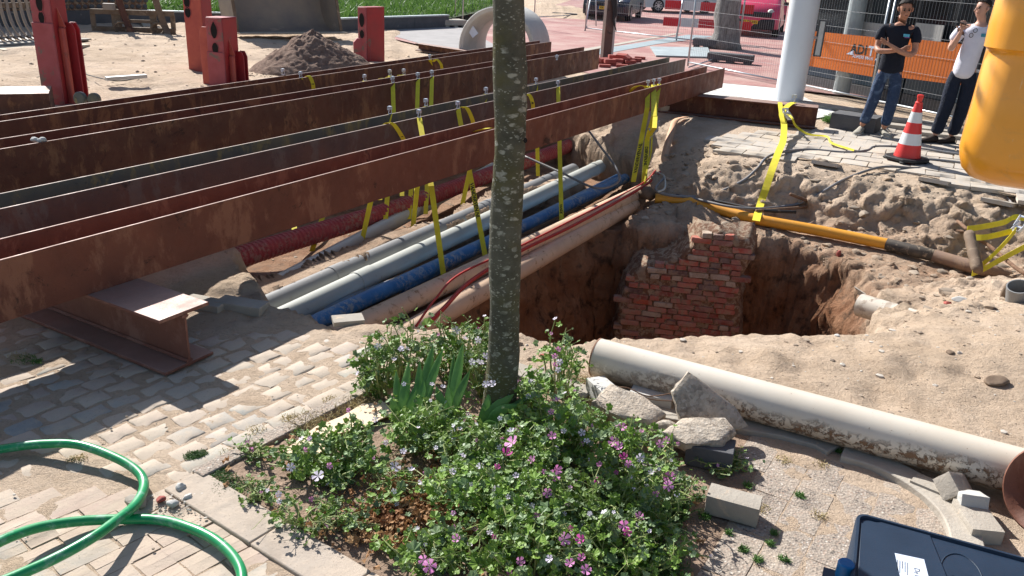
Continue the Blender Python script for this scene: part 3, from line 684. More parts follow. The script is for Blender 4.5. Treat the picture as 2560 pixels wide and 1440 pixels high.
# ------------------------------------------------------------------ paving, kerbs and the old brick wall
def stone_mesh(name, L, W, H, mat, ch=.006, jit=.004, dome=.0, seed=0, sub=2):
    """roughly rectangular block, top at z=0, edges worn"""
    r = np.random.default_rng(seed); bm2 = bmesh.new()
    bmesh.ops.create_grid(bm2, x_segments=sub+2, y_segments=sub+2, size=.5)
    for v in bm2.verts:
        x, y = v.co.x, v.co.y; e = max(abs(x), abs(y))*2
        cx = np.sign(x)*(1 if abs(x) > .49 else .90 if abs(x) > .25 else 0); v.co.x = x*L if abs(x) > .49 else np.sign(x)*(L/2-ch*2.2)*(abs(x) > .2)
        v.co.y = y*W if abs(y) > .49 else np.sign(y)*(W/2-ch*2.2)*(abs(y) > .2)
        edge = abs(x) > .49 or abs(y) > .49
        v.co.z = (-ch if edge else 0)+dome*(1-min(1, (x*x+y*y)*3.2))+r.normal()*jit*.35
        v.co.x += r.normal()*jit*.8; v.co.y += r.normal()*jit*.8
    ed = [e for e in bm2.edges if e.is_boundary]
    ret = bmesh.ops.extrude_edge_only(bm2, edges=ed)
    for v in [g for g in ret['geom'] if isinstance(g, bmesh.types.BMVert)]: v.co.z = -H
    me = bpy.data.meshes.new(name); bmesh.ops.recalc_face_normals(bm2, faces=bm2.faces); bm2.to_mesh(me); bm2.free()
    me.materials.append(mat); me.polygons.foreach_set('use_smooth', [True]*len(me.polygons)); me.set_sharp_from_angle(angle=rad(55))
    return me
def grid_fill(name, parent, poly, O, ang, L, W, jx, jy, meshes, z, zj=.004, offs=.5, ja=.01, jp=.003, skip=0., zfun=None, maxn=300, srt=True, stagger=None):
    u = np.array([math.cos(ang), math.sin(ang)]); v = np.array([-u[1], u[0]]); O = np.array(O[:2], float)
    Pp = np.array([p[:2] for p in poly]); rel = Pp-O; a0, a1 = (rel@u).min(), (rel@u).max(); b0, b1 = (rel@v).min(), (rel@v).max()
    out = []
    for j in range(int(math.floor(b0/(W+jy)))-1, int(b1/(W+jy))+2):
        sh = (offs*(j % 2)+(rng.uniform(-.06, .06) if stagger is None else rng.uniform(-stagger, stagger)))*(L+jx)
        for i in range(int(math.floor(a0/(L+jx)))-2, int(a1/(L+jx))+3):
            p = O+u*(i*(L+jx)+sh+L/2)+v*(j*(W+jy)+W/2)
            if sdpoly(np.array(p[0]), np.array(p[1]), Pp) < -.01 or rng.random() < skip: continue
            out.append(p)
    out.sort(key=lambda p: p[0]**2+p[1]**2)
    objs = []
    for k, p in enumerate(out):
        zz = z+rng.uniform(-zj, zj)+(zfun(p) if zfun else 0)
        o = bpy.data.objects.new(name, meshes[int(rng.integers(len(meshes)))])
        o.location = (p[0]+rng.normal()*jp, p[1]+rng.normal()*jp, zz); o.rotation_euler = (rng.normal()*ja, rng.normal()*ja, ang+rng.normal()*ja*1.6)
        o.scale = (1+rng.normal()*.02, 1+rng.normal()*.02, 1)
        if k < maxn: COL.objects.link(o); o.parent = parent; o.location = Vector(o.location)-parent.location
        objs.append(o)
    if len(objs) > maxn:
        bm2 = bmesh.new()
        for o in objs[maxn:]:
            t_ = o.data.copy(); t_.transform(Matrix.LocRotScale(o.location, o.rotation_euler, o.scale)); bm2.from_mesh(t_); bpy.data.meshes.remove(t_); bpy.data.objects.remove(o)
        m = bpy.data.meshes.new(name+'_rest'); bm2.to_mesh(m); bm2.free(); m.transform(Matrix.Translation(-parent.location)); m.materials.append(meshes[0].materials[0])
        m.polygons.foreach_set('use_smooth', [True]*len(m.polygons)); m.set_sharp_from_angle(angle=rad(55))
        r = bpy.data.objects.new(name+'_rest', m); COL.objects.link(r); r.parent = parent; tag(r, kind='stuff')
    return len(objs)
def sheet(name, pts, z, mat):
    me = bpy.data.meshes.new(name); me.from_pydata([(float(p[0]), float(p[1]), z) for p in pts], [], [tuple(range(len(pts)))]); me.materials.append(mat)
    o = bpy.data.objects.new(name, me); COL.objects.link(o); fixn(me)
    if me.polygons[0].normal.z < 0: me.flip_normals()
    return tag(o, kind='structure')
def sandbed(name, poly, z, amp, step=.02, sc=6., rimdrop=True):
    Pp = np.array([p[:2] for p in poly]); X, Y = np.meshgrid(np.arange(Pp[:, 0].min(), Pp[:, 0].max()+step, step), np.arange(Pp[:, 1].min(), Pp[:, 1].max()+step, step))
    s_ = sdpoly(X, Y, Pp); q = np.stack([X, Y, X*0], -1); Z = z+amp*(fbm(q*sc, 4)+.6*fbm(q*sc*.28+4, 3))-.03*smooth(.0, -.05, s_)
    ny_, nx2 = X.shape; ii = np.arange(ny_*nx2).reshape(ny_, nx2); F = np.stack([ii[:-1, :-1], ii[:-1, 1:], ii[1:, 1:], ii[1:, :-1]], -1).reshape(-1, 4); F = F[(s_.reshape(-1)[F] > -.04).any(1)]
    used = np.unique(F); rm = np.full(ny_*nx2, -1); rm[used] = np.arange(len(used)); me = bpy.data.meshes.new(name); me.from_pydata([tuple(p) for p in np.stack([X, Y, Z], -1).reshape(-1, 3)[used]], [], [tuple(f) for f in rm[F].tolist()])
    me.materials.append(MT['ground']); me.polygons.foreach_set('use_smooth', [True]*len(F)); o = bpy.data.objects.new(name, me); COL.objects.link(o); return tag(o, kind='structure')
UA = rad(55.5); uK = np.array([math.cos(UA), math.sin(UA), 0]); vK = np.array([-uK[1], uK[0], 0])
K0 = G(480, 1180)
# cobbled area left of the kerb (v > .0 from the kerb line)
cob = sandbed('cobble_paving', [(-4.2, 2.95), (-1.75, 2.78), K0[:2]+vK[:2]*.02, K0[:2]+uK[:2]*1.25+vK[:2]*.02, (-.45, 4.2), (-1.0, 4.25), (-1.5, 4.45), (-2.2, 5.0), (-3.2, 5.6), (-4.6, 5.4)], -.0085, .0085)
cob.location.z -= 0
cm = [stone_mesh('cobble', .148+rng.uniform(-.012, .012), .107+rng.uniform(-.008, .008), .05, MT['cobble'], .005, .0052, .0, 20+k, 2) for k in range(7)]
def cz(p): return -.016*float(smooth(-.55, -.1, np.array(p[0]+.55*(p[1]-4.0))))-.012*float(smooth(4.0, 4.5, np.array(p[1])))
n1 = grid_fill('cobble', cob, [(-4.3, 2.7), K0[:2]-uK[:2]*.02+vK[:2]*.03, K0[:2]+uK[:2]*1.2+vK[:2]*.03, (-.62, 4.02), (-1.0, 4.17), (-1.5, 4.35), (-2.0, 4.85), (-3.0, 5.3), (-4.5, 4.6)], K0+vK*.10, UA, .150, .109, .010, .009, cm, -.0065, .0022, ja=.014, jp=.005, zfun=cz, stagger=.2)
# big edge stones along the kerb
em = [stone_mesh('edge_stone', .205, .092, .05, MT['cobble'], .006, .003, .0, 50+k, 2) for k in range(3)]
for k in range(5):
    p = K0+uK*(.10+k*.222)+vK*(.052+.004*(k % 2)); o = inst('edge_stone', em[k % 3], (p[0], p[1], -.001), UA+rng.normal()*.03, cob)
# old pavers in the corner by the hose
pav = sandbed('paver_paving', [(-3.2, 1.2), (-.25, 1.2), (-.35, 1.95), G(735, 1345)[:2], K0[:2], (-1.9, 2.95), (-3.2, 3.1)], -.0095, .0065)
pm2 = [stone_mesh('paver', .205, .100, .05, MT['paver'], .0025, .002, 0, 70+k, 1) for k in range(6)]
grid_fill('paver', pav, [(-3.0, 1.5), (-.45, 1.5), G(700, 1330)[:2]-np.array([.09, .0]), K0[:2]-uK[:2]*.12, (-1.9, 2.72), (-3.0, 2.8)], K0-uK*.2, rad(51), .207, .101, .006, .006, pm2, -.0035, .0022, ja=.010, jp=.0015)
# kerbs
def kerb(name, pts, wdt, h, mat, zt, parent=None, n=1):
    P = [np.array([p[0], p[1], 0.]) for p in pts]; V = []; F = []
    L = []
    for i, p in enumerate(P):
        d = nrm(P[min(i+1, len(P)-1)]-P[max(i-1, 0)]); s_ = np.array([-d[1], d[0], 0])*wdt/2
        V += [p+s_+(0, 0, zt-h), p+s_+(0, 0, zt), p-s_+(0, 0, zt), p-s_+(0, 0, zt-h)]
    for i in range(len(P)-1):
        for k in range(4): F.append((i*4+k, i*4+(k+1) % 4, i*4+4+(k+1) % 4, i*4+4+k))
    F += [(0, 3, 2, 1), tuple(len(V)-4+k for k in range(4))]
    mb = MB(); mb.add(V, F); o = mb.build(name, mat, parent); bevel(o, .006, 2, 60); return o
MT['kerb_old'] = mat_stone('kerb_old', [(.34, .28, .225), (.36, .30, .24), (.32, .265, .215)], (.47, .39, .31), .50)
bed = thing('bed_kerb', (*K0[:2], 0), 'flat concrete kerb stones framing the planted tree bed', 'kerb')
a = K0-vK*.035
for s0, s1 in ((0, .50), (.504, 1.0), (1.004, 1.5)): kerb('kerb_stone', [a+uK*s0, a+uK*s1], .075, .1, MT['agg'], .012, bed)
b = K0-uK*.055-vK*.08
nK = -vK
for s0, s1 in ((-.06, .46), (.464, .90), (.904, 1.2)): kerb('kerb_stone', [b-vK*s0, b-vK*s1], .17, .1, MT['kerb_old'], .006, bed)
# rear kerb running from behind the trunk to the right
kk = [G(1225, 895), G(1300, 915), G(1475, 985)]; kerb('kerb_stone', [G(1150, 880), G(1475, 990)], .13, .1, MT['conc'], .018, bed)
kerb('kerb_stone', [G(1490, 1000), G(1830, 1062)], .17, .1, MT['conc'], .02, bed)
kerb('kerb_stone', [G(1840, 1062), G(1960, 1082), G(2050, 1108), G(2088, 1128)], .14, .1, MT['conc'], .022, bed)
arc = [G(2105, 1138), G(2200, 1168), G(2290, 1215), G(2370, 1280), G(2410, 1350), G(2420, 1440)]
kerb('kerb_stone', spline(arc, 5), .12, .1, MT['conc'], .030, bed)
# aggregate pavers on the right
agp = sandbed('aggregate_paving', [G(1775, 1400)[:2], (.62, 1.2), (2.6, 1.2), (1.62, 2.2), G(2400, 1350)[:2], G(2250, 1200)[:2], G(2090, 1150)[:2], G(1930, 1118)[:2]], -.0045, .005)
am = [stone_mesh('aggregate_paver', .297, .141, .05, MT['agg'], .003, .0012, 0, 90+k, 1) for k in range(5)]
grid_fill('aggregate_paver', agp, [G(1790, 1400)[:2]-np.array([.06, 0]), (.55, 1.7), (1.55, 1.7), (1.72, 2.3), G(2370, 1350)[:2], G(2230, 1215)[:2], G(2070, 1160)[:2], G(1900, 1130)[:2]], G(1855, 1262), rad(58), .30, .143, .003, .004, am, .0, .0018, ja=.004, jp=.001)
# grey tile pavement by the men
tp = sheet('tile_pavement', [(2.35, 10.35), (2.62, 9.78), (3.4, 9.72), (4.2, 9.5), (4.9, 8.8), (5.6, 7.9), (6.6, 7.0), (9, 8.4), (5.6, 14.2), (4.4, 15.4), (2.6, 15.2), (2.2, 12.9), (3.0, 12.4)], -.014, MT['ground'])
tm = [stone_mesh('paving_tile', .295, .295, .045, MT['grey_tile'], .004, .0015, 0, 120+k, 1) for k in range(5)]
grid_fill('paving_tile', tp, [(2.45, 10.9), (2.30, 10.4), (2.62, 9.74), (3.3, 9.72), (3.6, 9.6), (4.25, 9.42), (4.6, 9.05), (4.95, 8.65), (5.5, 8.05), (6.6, 7.0), (8.0, 8.4), (5.2, 12.8), (4.6, 12.2), (4.2, 11.7)], (2.62, 9.8), rad(-26), .30, .30, .004, .005, tm, .001, .004, ja=.012, jp=.002)
for p, rz, rx in (((2.52, 10.05), .1, -.10), ((3.55, 9.50), -.3, -.25), ((4.55, 8.95), -.5, -.2), ((5.0, 8.45), -.7, -.18)):
    inst('paving_tile', tm[0], (p[0], p[1], gz(*p)+.03), rad(-26)+rz*.4, tp, rx=rx)
pale = sheet('pale_pavement', [(2.9, 12.9), (3.9, 12.2), (5.0, 13.2), (4.9, 16.9), (2.6, 17.9), (2.0, 14.6)], .006, simple('pale_paving', (.68, .66, .62), .85, .1, 3, kind='World'))
for k in range(9):
    d = np.array([.82, -.57, 0]); p = np.array([2.0, 14.0, .011])+np.array([.57, .82, 0])*(k*.4-.6)
    inst('joint_line', MB().bar((0, 0, 0), tuple(d*3.0), .012, .004).build('joint_line', MT['conc'], pale).data, p, 0, pale) if False else MB().bar(p+d*.4, p+d*2.6, .012, .003).build('joint_line', MT['conc'], pale)
# far red brick street
m = N('street_brick'); v = m.co((1, 1, 1), 'World', rot=(0, 0, rad(-30))); br = m.n('ShaderNodeTexBrick'); m.l(v, br.inputs[0])
br.inputs['Scale'].default_value = 1; br.inputs['Brick Width'].default_value = .21; br.inputs['Row Height'].default_value = .072; br.inputs['Mortar Size'].default_value = .006
br.inputs['Color1'].default_value = (.36, .15, .14, 1); br.inputs['Color2'].default_value = (.29, .115, .105, 1); br.inputs['Mortar'].default_value = (.36, .25, .21, 1)
col = m.mix(m.ramp(m.noise(.9, 7, .65, v), [(.42, 0), (.68, .8)]), br.outputs['Color'], (.46, .33, .28)); m.bump(br.outputs['Fac'], -.004, .5)
MT['street'] = m.fin(col, .85)
st = sheet('brick_street', [(-.9, 18.6), (.5, 17.6), (2.5, 15.4), (2.9, 16.6), (5.0, 15.9), (7.5, 14.5), (30, 20), (34, 60), (4, 60), (-.6, 31), (-1.6, 26.5), (-3.8, 22.4), (-2.4, 20.4)], .010, MT['street'])
sheet('grey_pavement', [(-5.2, 23.4), (-5.6, 22.3), (-3.4, 22.4), (-2.3, 20.4), (-1.0, 18.7), (-.4, 20), (-1.9, 26.4), (-2.9, 27.2)], .016, simple('grey_paving', (.33, .31, .30), .85, .2, 2, kind='World'))
sheet('street_band', [G(1440, 133)[:2], G(1575, 112)[:2], G(1720, 88)[:2], G(1790, 92)[:2], G(1640, 112)[:2], G(1500, 138)[:2]], .017, simple('blue_stone', (.30, .36, .38), .8, .2, 1, kind='World'))
sheet('street_band', [G(1440, 127)[:2], G(1690, 84)[:2], G(1710, 84)[:2], G(1445, 132)[:2]], .018, MT['conc'])
# curb bricks at the sand edge
row = thing('brick_edging', (-3.4, 22.3, 0), 'row of upright grey bricks edging the far pavement by the sand', 'edging')
bme = MB().box((0, 0, .03), (.24, .10, .16), ch=.008).build('edging_brick', MT['conc'], row).data
bpy.data.objects.remove([o for o in row.children][0])
q0 = G(858, 95); q1 = G(1145, 132)
for k in range(16):
    p = q0+(q1-q0)*k/15; inst('edging_brick', bme, p, math.atan2((q1-q0)[1], (q1-q0)[0])+rng.normal()*.02, row, scale=(1.4, 1, 1))

# old brick wall in the pit
W0 = np.array([1.10, 8.04, 0]); W1 = np.array([2.50, 7.80, 0]); wd_ = nrm(W1-W0); wn = np.array([wd_[1], -wd_[0], 0])
wall = thing('brick_wall', (*((W0+W1)/2)[:2], -1.95), 'old red brick wall remains with lime mortar in the pit side', 'wall')
def onwall(px, py):
    d = CF+CR*(px-1280)/FPX-CU*(py-720)/FPX; t_ = ((W0-CAM)@wn)/(d@wn); p = CAM+d*t_; return np.array([(p-W0)@wd_, p[2]])
WP = [onwall(*p) for p in [(1752, 585), (1800, 580), (1830, 590), (1876, 602), (1880, 625), (1866, 660), (1850, 720), (1852, 845)]]+[np.array([onwall(1850, 845)[0], -1.95]), np.array([onwall(1540, 845)[0]-.05, -1.95])]+[onwall(*p) for p in [(1535, 845), (1546, 780), (1566, 706), (1600, 668), (1650, 662), (1700, 650), (1735, 610)]]
WPa = np.array(WP)
# mortar body : lumpy slab
nu, nv = 60, 70; a0, a1 = WPa[:, 0].min()-.05, WPa[:, 0].max()+.05; z0_, z1_ = -1.95, WPa[:, 1].max()+.03
uu, vv = np.meshgrid(np.linspace(a0, a1, nu), np.linspace(z0_, z1_, nv)); sd_ = sdpoly(uu, vv, WPa)+.06*fbm(np.stack([uu*5, vv*5, uu*0], -1), 3)
dep = -.016+.012*fbm(np.stack([uu*14, vv*14, uu*0+3], -1), 3)-.36*smooth(.02, -.10, sd_)
Pm = W0[None, None]+wd_*uu[..., None]+wn*dep[..., None]; Pm[..., 2] = vv
mb = MB(); ii = np.arange(nu*nv).reshape(nv, nu); Fm = np.stack([ii[:-1, :-1], ii[:-1, 1:], ii[1:, 1:], ii[1:, :-1]], -1).reshape(-1, 4); mb.add(Pm.reshape(-1, 3), Fm[(sd_.reshape(-1)[Fm] > -.11).all(1)])
mo = mb.build('mortar', MT['mortar'], wall, smooth=True, rec=False)
def brick_mesh(L, k):
    r = np.random.default_rng(200+k); bm2 = bmesh.new(); bmesh.ops.create_cube(bm2, size=1)
    bmesh.ops.subdivide_edges(bm2, edges=bm2.edges[:], cuts=1, use_grid_fill=True)
    for v in bm2.verts:
        c = v.co; e = sum(abs(q) > .45 for q in c); c *= (1-.03*(e >= 2)-.04*(e == 3)); c.x *= L; c.y *= .09; c.z *= .052
        c.x += r.normal()*.003; c.y += r.normal()*.003; c.z += r.normal()*.0022
    me = bpy.data.meshes.new('brick'); bm2.to_mesh(me); bm2.free(); me.materials.append(MT['old_brick']); me.polygons.foreach_set('use_smooth', [True]*len(me.polygons)); me.set_sharp_from_angle(angle=rad(42)); return me
bl = [brick_mesh(.195, k) for k in range(5)]; bs = [brick_mesh(.095, 9+k) for k in range(4)]
wa = math.atan2(wd_[1], wd_[0]); cnt = []
for j in range(26):
    z = z1_-.02-j*.0605; header = j % 2; x = a0-.1+rng.uniform(0, .03)+(.05 if header else 0)
    while x < a1:
        short = rng.random() < (.75 if header else .22); L = .095 if short else .195
        cx = x+L/2; x += L+.012+rng.uniform(0, .004)
        s_ = float(sdpoly(np.array(cx), np.array(z), WPa))
        if s_ < .0 or rng.random() < .15+(.45 if s_ < .05 else 0)*(cx < WPa[:, 0].mean()): continue
        p = W0+wd_*cx+wn*(-.040+rng.normal()*.006); p[2] = z+rng.normal()*.002
        cnt.append(inst('brick', (bs if short else bl)[int(rng.integers(4))], p, wa+rng.normal()*.02, wall, ry=rng.normal()*.012))
# ------------------------------------------------------------------ loose stones, rubble, cables
def rock_mesh(name, mat, seed, size=(1, 1, 1), sub=2, rough=.35, flat=None):
    bm2 = bmesh.new(); bmesh.ops.create_icosphere(bm2, subdivisions=sub, radius=.5); V = np.array([v.co[:] for v in bm2.verts])
    r = np.random.default_rng(seed); pl = r.normal(size=(9, 3)); pl /= np.linalg.norm(pl, axis=1)[:, None]; of = r.uniform(.28, .45, 9)
    for a, o_ in zip(pl, of):
        d = V@a-o_; V = V-np.where(d > 0, d, 0)[:, None]*a
    V = V*(1+rough*.35*fbm(V*2.5+seed, 3))[:, None]
    for v, p in zip(bm2.verts, V): v.co = Vector(p*np.array(size))
    me = bpy.data.meshes.new(name); bm2.to_mesh(me); bm2.free(); me.materials.append(mat); me.polygons.foreach_set('use_smooth', [True]*len(me.polygons)); me.set_sharp_from_angle(angle=rad(38)); return me
def one_rock(name, px, py, size, mat, label, cat, rz=0., rx=0., ry=0., seed=1, sub=3, sink=.25, rough=.35, z=None, group=None):
    p = drape(px, py) if z is None else G(px, py, z)
    o = inst(name, rock_mesh(name, mat, seed, size, sub, rough), p+np.array([0, 0, size[2]*(.5-sink)]), rz, rx=rx, ry=ry); return tag(o, label, cat, group)
def block(name, c, size, mat, label, cat, rz=0., rx=0., ry=0., group=None, bv=.004, wear=0.):
    bm2 = bmesh.new(); bmesh.ops.create_cube(bm2, size=1)
    if wear:
        bmesh.ops.subdivide_edges(bm2, edges=bm2.edges[:], cuts=7, use_grid_fill=True)
    for v in bm2.verts:
        e = sum(abs(q) > .49 for q in v.co); v.co = Vector([v.co[k]*size[k] for k in range(3)])
        if wear: v.co *= 1; nn_ = perlin(np.array(v.co)*22+hash(name) % 7); v.co += v.co.normalized()*wear*float(nn_)-v.co.normalized()*(wear*.7 if e >= 2 else 0)
    me = bpy.data.meshes.new(name); bm2.to_mesh(me); bm2.free(); me.materials.append(mat)
    o = inst(name, me, c, rz, rx=rx, ry=ry); tag(o, label, cat, group)
    if not wear: bevel(o, bv)
    else: autosm(o, 40)
    return o
def slab_piece(name, outline, thick, mat, label, cat, rot, loc, amp=.007):
    """broken flat piece of concrete: outline (x,y) list, with rough edge"""
    P = []; n = len(outline)
    for i in range(n):
        a = np.array(outline[i], float); b = np.array(outline[(i+1) % n], float)
        for k in range(5): P.append(a+(b-a)*k/5)
    P = np.array(P); c = P.mean(0); rings = []
    q3 = lambda s_, z: np.stack([c[0]+(P[:, 0]-c[0])*s_, c[1]+(P[:, 1]-c[1])*s_, np.full(len(P), z)], -1)
    for s_, z in ((.001, thick/2), (.5, thick/2), (.90, thick/2), (1., thick*.36), (1.03, 0), (.97, -thick*.38), (.86, -thick/2), (.001, -thick/2)):
        R_ = q3(s_, z); R_ = R_+amp*np.stack([fbm(R_*28+k, 3) for k in (1, 5, 9)], -1)*(1.6 if .9 < s_ else .8); rings.append(R_)
    V = np.concatenate(rings); m_ = len(P); F = [(l*m_+k, l*m_+(k+1) % m_, (l+1)*m_+(k+1) % m_, (l+1)*m_+k) for l in range(7) for k in range(m_)]
    me = bpy.data.meshes.new(name); me.from_pydata([tuple(p) for p in V], [], F); me.materials.append(mat)
    o = bpy.data.objects.new(name, me); COL.objects.link(o); o.location = loc; o.rotation_euler = rot; fixn(me); autosm(o, 42); return tag(o, label, cat)
# the little rubble heap by the tree bed
slab_piece('concrete_chunk', [(-.16, -.06), (-.02, -.10), (.13, -.07), (.17, .02), (.05, .08), (-.12, .09)], .07, MT['rubble'], 'flat broken concrete slab with sandy top, leftmost of the rubble by the sewer pipe', 'rubble', (rad(14), rad(6), rad(-22)), G(1570, 1020, .10))
slab_piece('concrete_chunk', [(-.13, -.05), (.05, -.13), (.16, -.13), (.13, -.03), (-.03, .17), (-.13, .10)], .055, MT['rubble'], 'triangular broken concrete slab leaning upright against the sewer pipe', 'rubble', (rad(52), rad(-12), rad(12)), G(1762, 1018, .14))
slab_piece('concrete_chunk', [(-.17, 0), (-.09, -.08), (.06, -.10), (.15, -.03), (.13, .05), (-.05, .08)], .065, MT['rubble'], 'flat broken concrete piece bridging the dark block and the round lump', 'rubble', (rad(10), rad(-6), rad(8)), G(1748, 1082, .11))
one_rock('concrete_lump', 1655, 1110, (.19, .15, .15), MT['rubble'], 'dark rough round lump of concrete under the rubble slabs', 'rubble', .4, seed=5, sink=.25, z=0)
block('black_block', G(1775, 1130, .05), (.20, .13, .10), MT['conc_dark'], 'black plastic block shaded under the rubble slab', 'block', rad(-18))
block('paver_block', G(1833, 1262, .045), (.205, .10, .085), MT['conc'], 'grey concrete paver block lying alone on the aggregate paving', 'paver block', rad(-22), wear=.0035)
block('paver_block', G(1512, 985, .05), (.10, .24, .09), MT['conc_new'], 'pale grey concrete block standing left of the rubble slabs', 'paver block', rad(20), rx=rad(-6), wear=.003)
block('paver_block', G(1630, 992, .035), (.21, .105, .06), MT['conc_new'], 'pale flat paver lying behind the rubble slabs under the wire', 'paver block', rad(-20), wear=.003)
block('paver_block', G(1640, 1196, .05), (.22, .06, .10), MT['conc'], 'grey kerb block half hidden by the mallow leaves', 'paver block', rad(-26), wear=.003)
block('paver_block', G(2385, 1218, .06), (.13, .10, .08), MT['conc'], 'grey paver tipped on its edge beside the sewer pipe', 'paver block', rad(30), rx=rad(35), ry=rad(20), wear=.004)
block('paver_block', G(2425, 1255, .05), (.105, .105, .08), MT['conc_new'], 'pale paver with bright white side standing on stained paver', 'paver block', rad(-10), rx=rad(-20), wear=.003)
block('paver_block', G(2440, 1308, .02), (.12, .20, .08), MT['conc'], 'stained dusty paver lying flat below the white sided one', 'paver block', rad(-5), wear=.003)
block('paver_block', G(2335, 1228, .01), (.18, .09, .06), MT['conc'], 'long thin kerb fragment beside the curved kerb', 'paver block', rad(-42), wear=.003)
block('stone_slab', G(605, 765, .02), (.30, .12, .06), MT['conc'], 'dark kerb stone at the trench edge, right one of two', 'kerb stone', rad(-14), wear=.006)
block('stone_slab', G(512, 760, .02), (.26, .12, .05), MT['conc'], 'dusty kerb stone at the trench edge, left one of two', 'kerb stone', rad(-16), wear=.006)
block('grey_tile', G(870, 800, .0), (.18, .11, .03), MT['conc'], 'grey stone flake at the trench rim beside the sandy pipe', 'stone', rad(20), wear=.003)
# wire over the rubble
cable('wire', [G(1490, 975, .08), G(1560, 968, .12), G(1620, 990, .10), G(1690, 982, .12), G(1715, 985, .16)], .0028, MT['rusty_cable'], 'thin rusty wire running from the pale block to the leaning slab', n=5, group=None)
cable('wire', [G(1560, 985, .11), G(1640, 1000, .07), G(1700, 1005, .07), G(1745, 1028, .06)], .0025, MT['rusty_cable'], 'thin rusty wire lying across the flat paver', n=5)
# rubble beside the green hose
for k, (px, py, s_, mt, lb) in enumerate([(340, 1262, .075, 'conc', 'greenish grey lump beside the green hose crossing'), (402, 1253, .036, 'new_brick', 'small red brick fragment beside the green hose'), (452, 1222, .042, 'conc_new', 'white mortar lump farthest from the hose'), (432, 1262, .040, 'conc_new', 'white mortar lump beside the red fragment'), (470, 1246, .035, 'conc_new', 'white mortar lump right of the others')]):
    one_rock('mortar_lump', px, py, (s_*1.2, s_, s_*.8), MT[mt], lb, 'rubble', k, seed=30+k, z=0, group='lumps beside the green hose')
def scatter(name, pts, sizes, mats, label, cat, kind='stuff', seed=0, sink=.3):
    r = np.random.default_rng(seed); base = [rock_mesh(name+'_m', MT['conc'], seed+k, (1, .8, .6), 1, .4) for k in range(3)]
    V, F, M_, o_ = [], [], [], 0
    for p, s_ in zip(pts, sizes):
        b = base[int(r.integers(3))]; co = np.array([v.co[:] for v in b.vertices]); a = r.uniform(0, 6.28); c_, q_ = math.cos(a), math.sin(a)
        co = np.stack([co[:, 0]*c_-co[:, 1]*q_, co[:, 0]*q_+co[:, 1]*c_, co[:, 2]], -1)*s_+np.array(p)+np.array([0, 0, s_*(.3-sink)])
        V.append(co); mi = int(r.integers(len(mats)))
        for f in b.polygons: F.append(tuple(i+o_ for i in f.vertices)); M_.append(mi)
        o_ += len(co)
    me = bpy.data.meshes.new(name); me.from_pydata([tuple(q) for q in np.concatenate(V)], [], F)
    for m_ in mats: me.materials.append(m_)
    me.polygons.foreach_set('material_index', M_); me.polygons.foreach_set('use_smooth', [True]*len(F)); me.set_sharp_from_angle(angle=rad(40))
    o = bpy.data.objects.new(name, me); COL.objects.link(o); tag(o, label, cat, kind=kind); return o
peb = simple('pebble', (.36, .29, .22), .9, .4, 3); peb2 = simple('clod', (.42, .32, .23), .95, .3, 9, bd=.01); peb3 = simple('pebble_pale', (.55, .50, .43), .9, .2, 3)
pts, sz = [], []
for k in range(2600):
    x, y = rng.uniform(-1.2, 6), rng.uniform(3.2, 5.6)
    if y < 4.0-.42*(x-.4)*(x > .4) or sdpoly(np.array(x), np.array(y), PIT) > -.03 or sdpoly(np.array(x), np.array(y), TRENCH) > 0: continue
    pts.append((x, y, gz(x, y))); sz.append(.006+.05*rng.random()**9+.012*rng.random()**2)
scatter('sand_pebbles', pts, sz, [peb, peb2, peb3], 'small pebbles and clods scattered on the near sand', 'pebbles', seed=3)
pts, sz = [], []
for k in range(9000):
    x, y = rng.uniform(1.3, 6.2), rng.uniform(4.8, 10.4); z = gz(x, y)
    if z < -.7 or z > -.02: continue
    pts.append((x, y, z)); sz.append((.012+.15*rng.random()**8+.03*rng.random()**2) if k < 3600 else .008+.022*rng.random()**2)
for k in range(1100):
    x, y = rng.uniform(-2.2, 1.5), rng.uniform(4.6, 10.4)
    if sdpoly(np.array(x), np.array(y), TRENCH) < -.1 or sdpoly(np.array(x), np.array(y), PIT) > 0: continue
    pts.append((x, y, gz(x, y))); sz.append(.01+.05*rng.random()**6)
scatter('bank_clods', pts, sz, [peb2, peb2, peb], 'crumbled clods of sand on the dug banks', 'clods', seed=7)
pts, sz = [], []
for k in range(1500):
    a = rng.uniform(0, 6.28); r_ = rng.random()**.6
    if k < 500: x, y = -3.85+1.0*r_*math.cos(a), 14.4+.9*r_*math.sin(a); s_ = rng.uniform(.02, .06)
    else: x, y = rng.uniform(-9, 1), rng.uniform(10.5, 20); s_ = .02+.07*rng.random()**5
    if sdpoly(np.array(x), np.array(y), TRENCH) > 0: continue
    pts.append((x, y, gz(x, y))); sz.append(s_)
scatter('far_clods', pts, sz, [peb2, peb2, peb], 'clods of sand scattered behind the long beams', 'clods', seed=9)
pts, sz = [], []
for k in range(1300):
    if k < 500: x, y = rng.uniform(-3, -.3), rng.uniform(1.9, 4.3)
    elif k < 900: q_ = G(440+rng.normal()*45, 1262+rng.normal()*22); x, y = q_[:2]
    else: x, y = rng.uniform(.3, 2.4), rng.uniform(2.0, 3.3)
    pts.append((x, y, 0.0)); sz.append(.003+.016*rng.random()**7)
scatter('paving_grit', pts, sz, [peb, peb3, peb3], 'grit and tiny stones strewn over the paving', 'grit', seed=11, sink=.1)
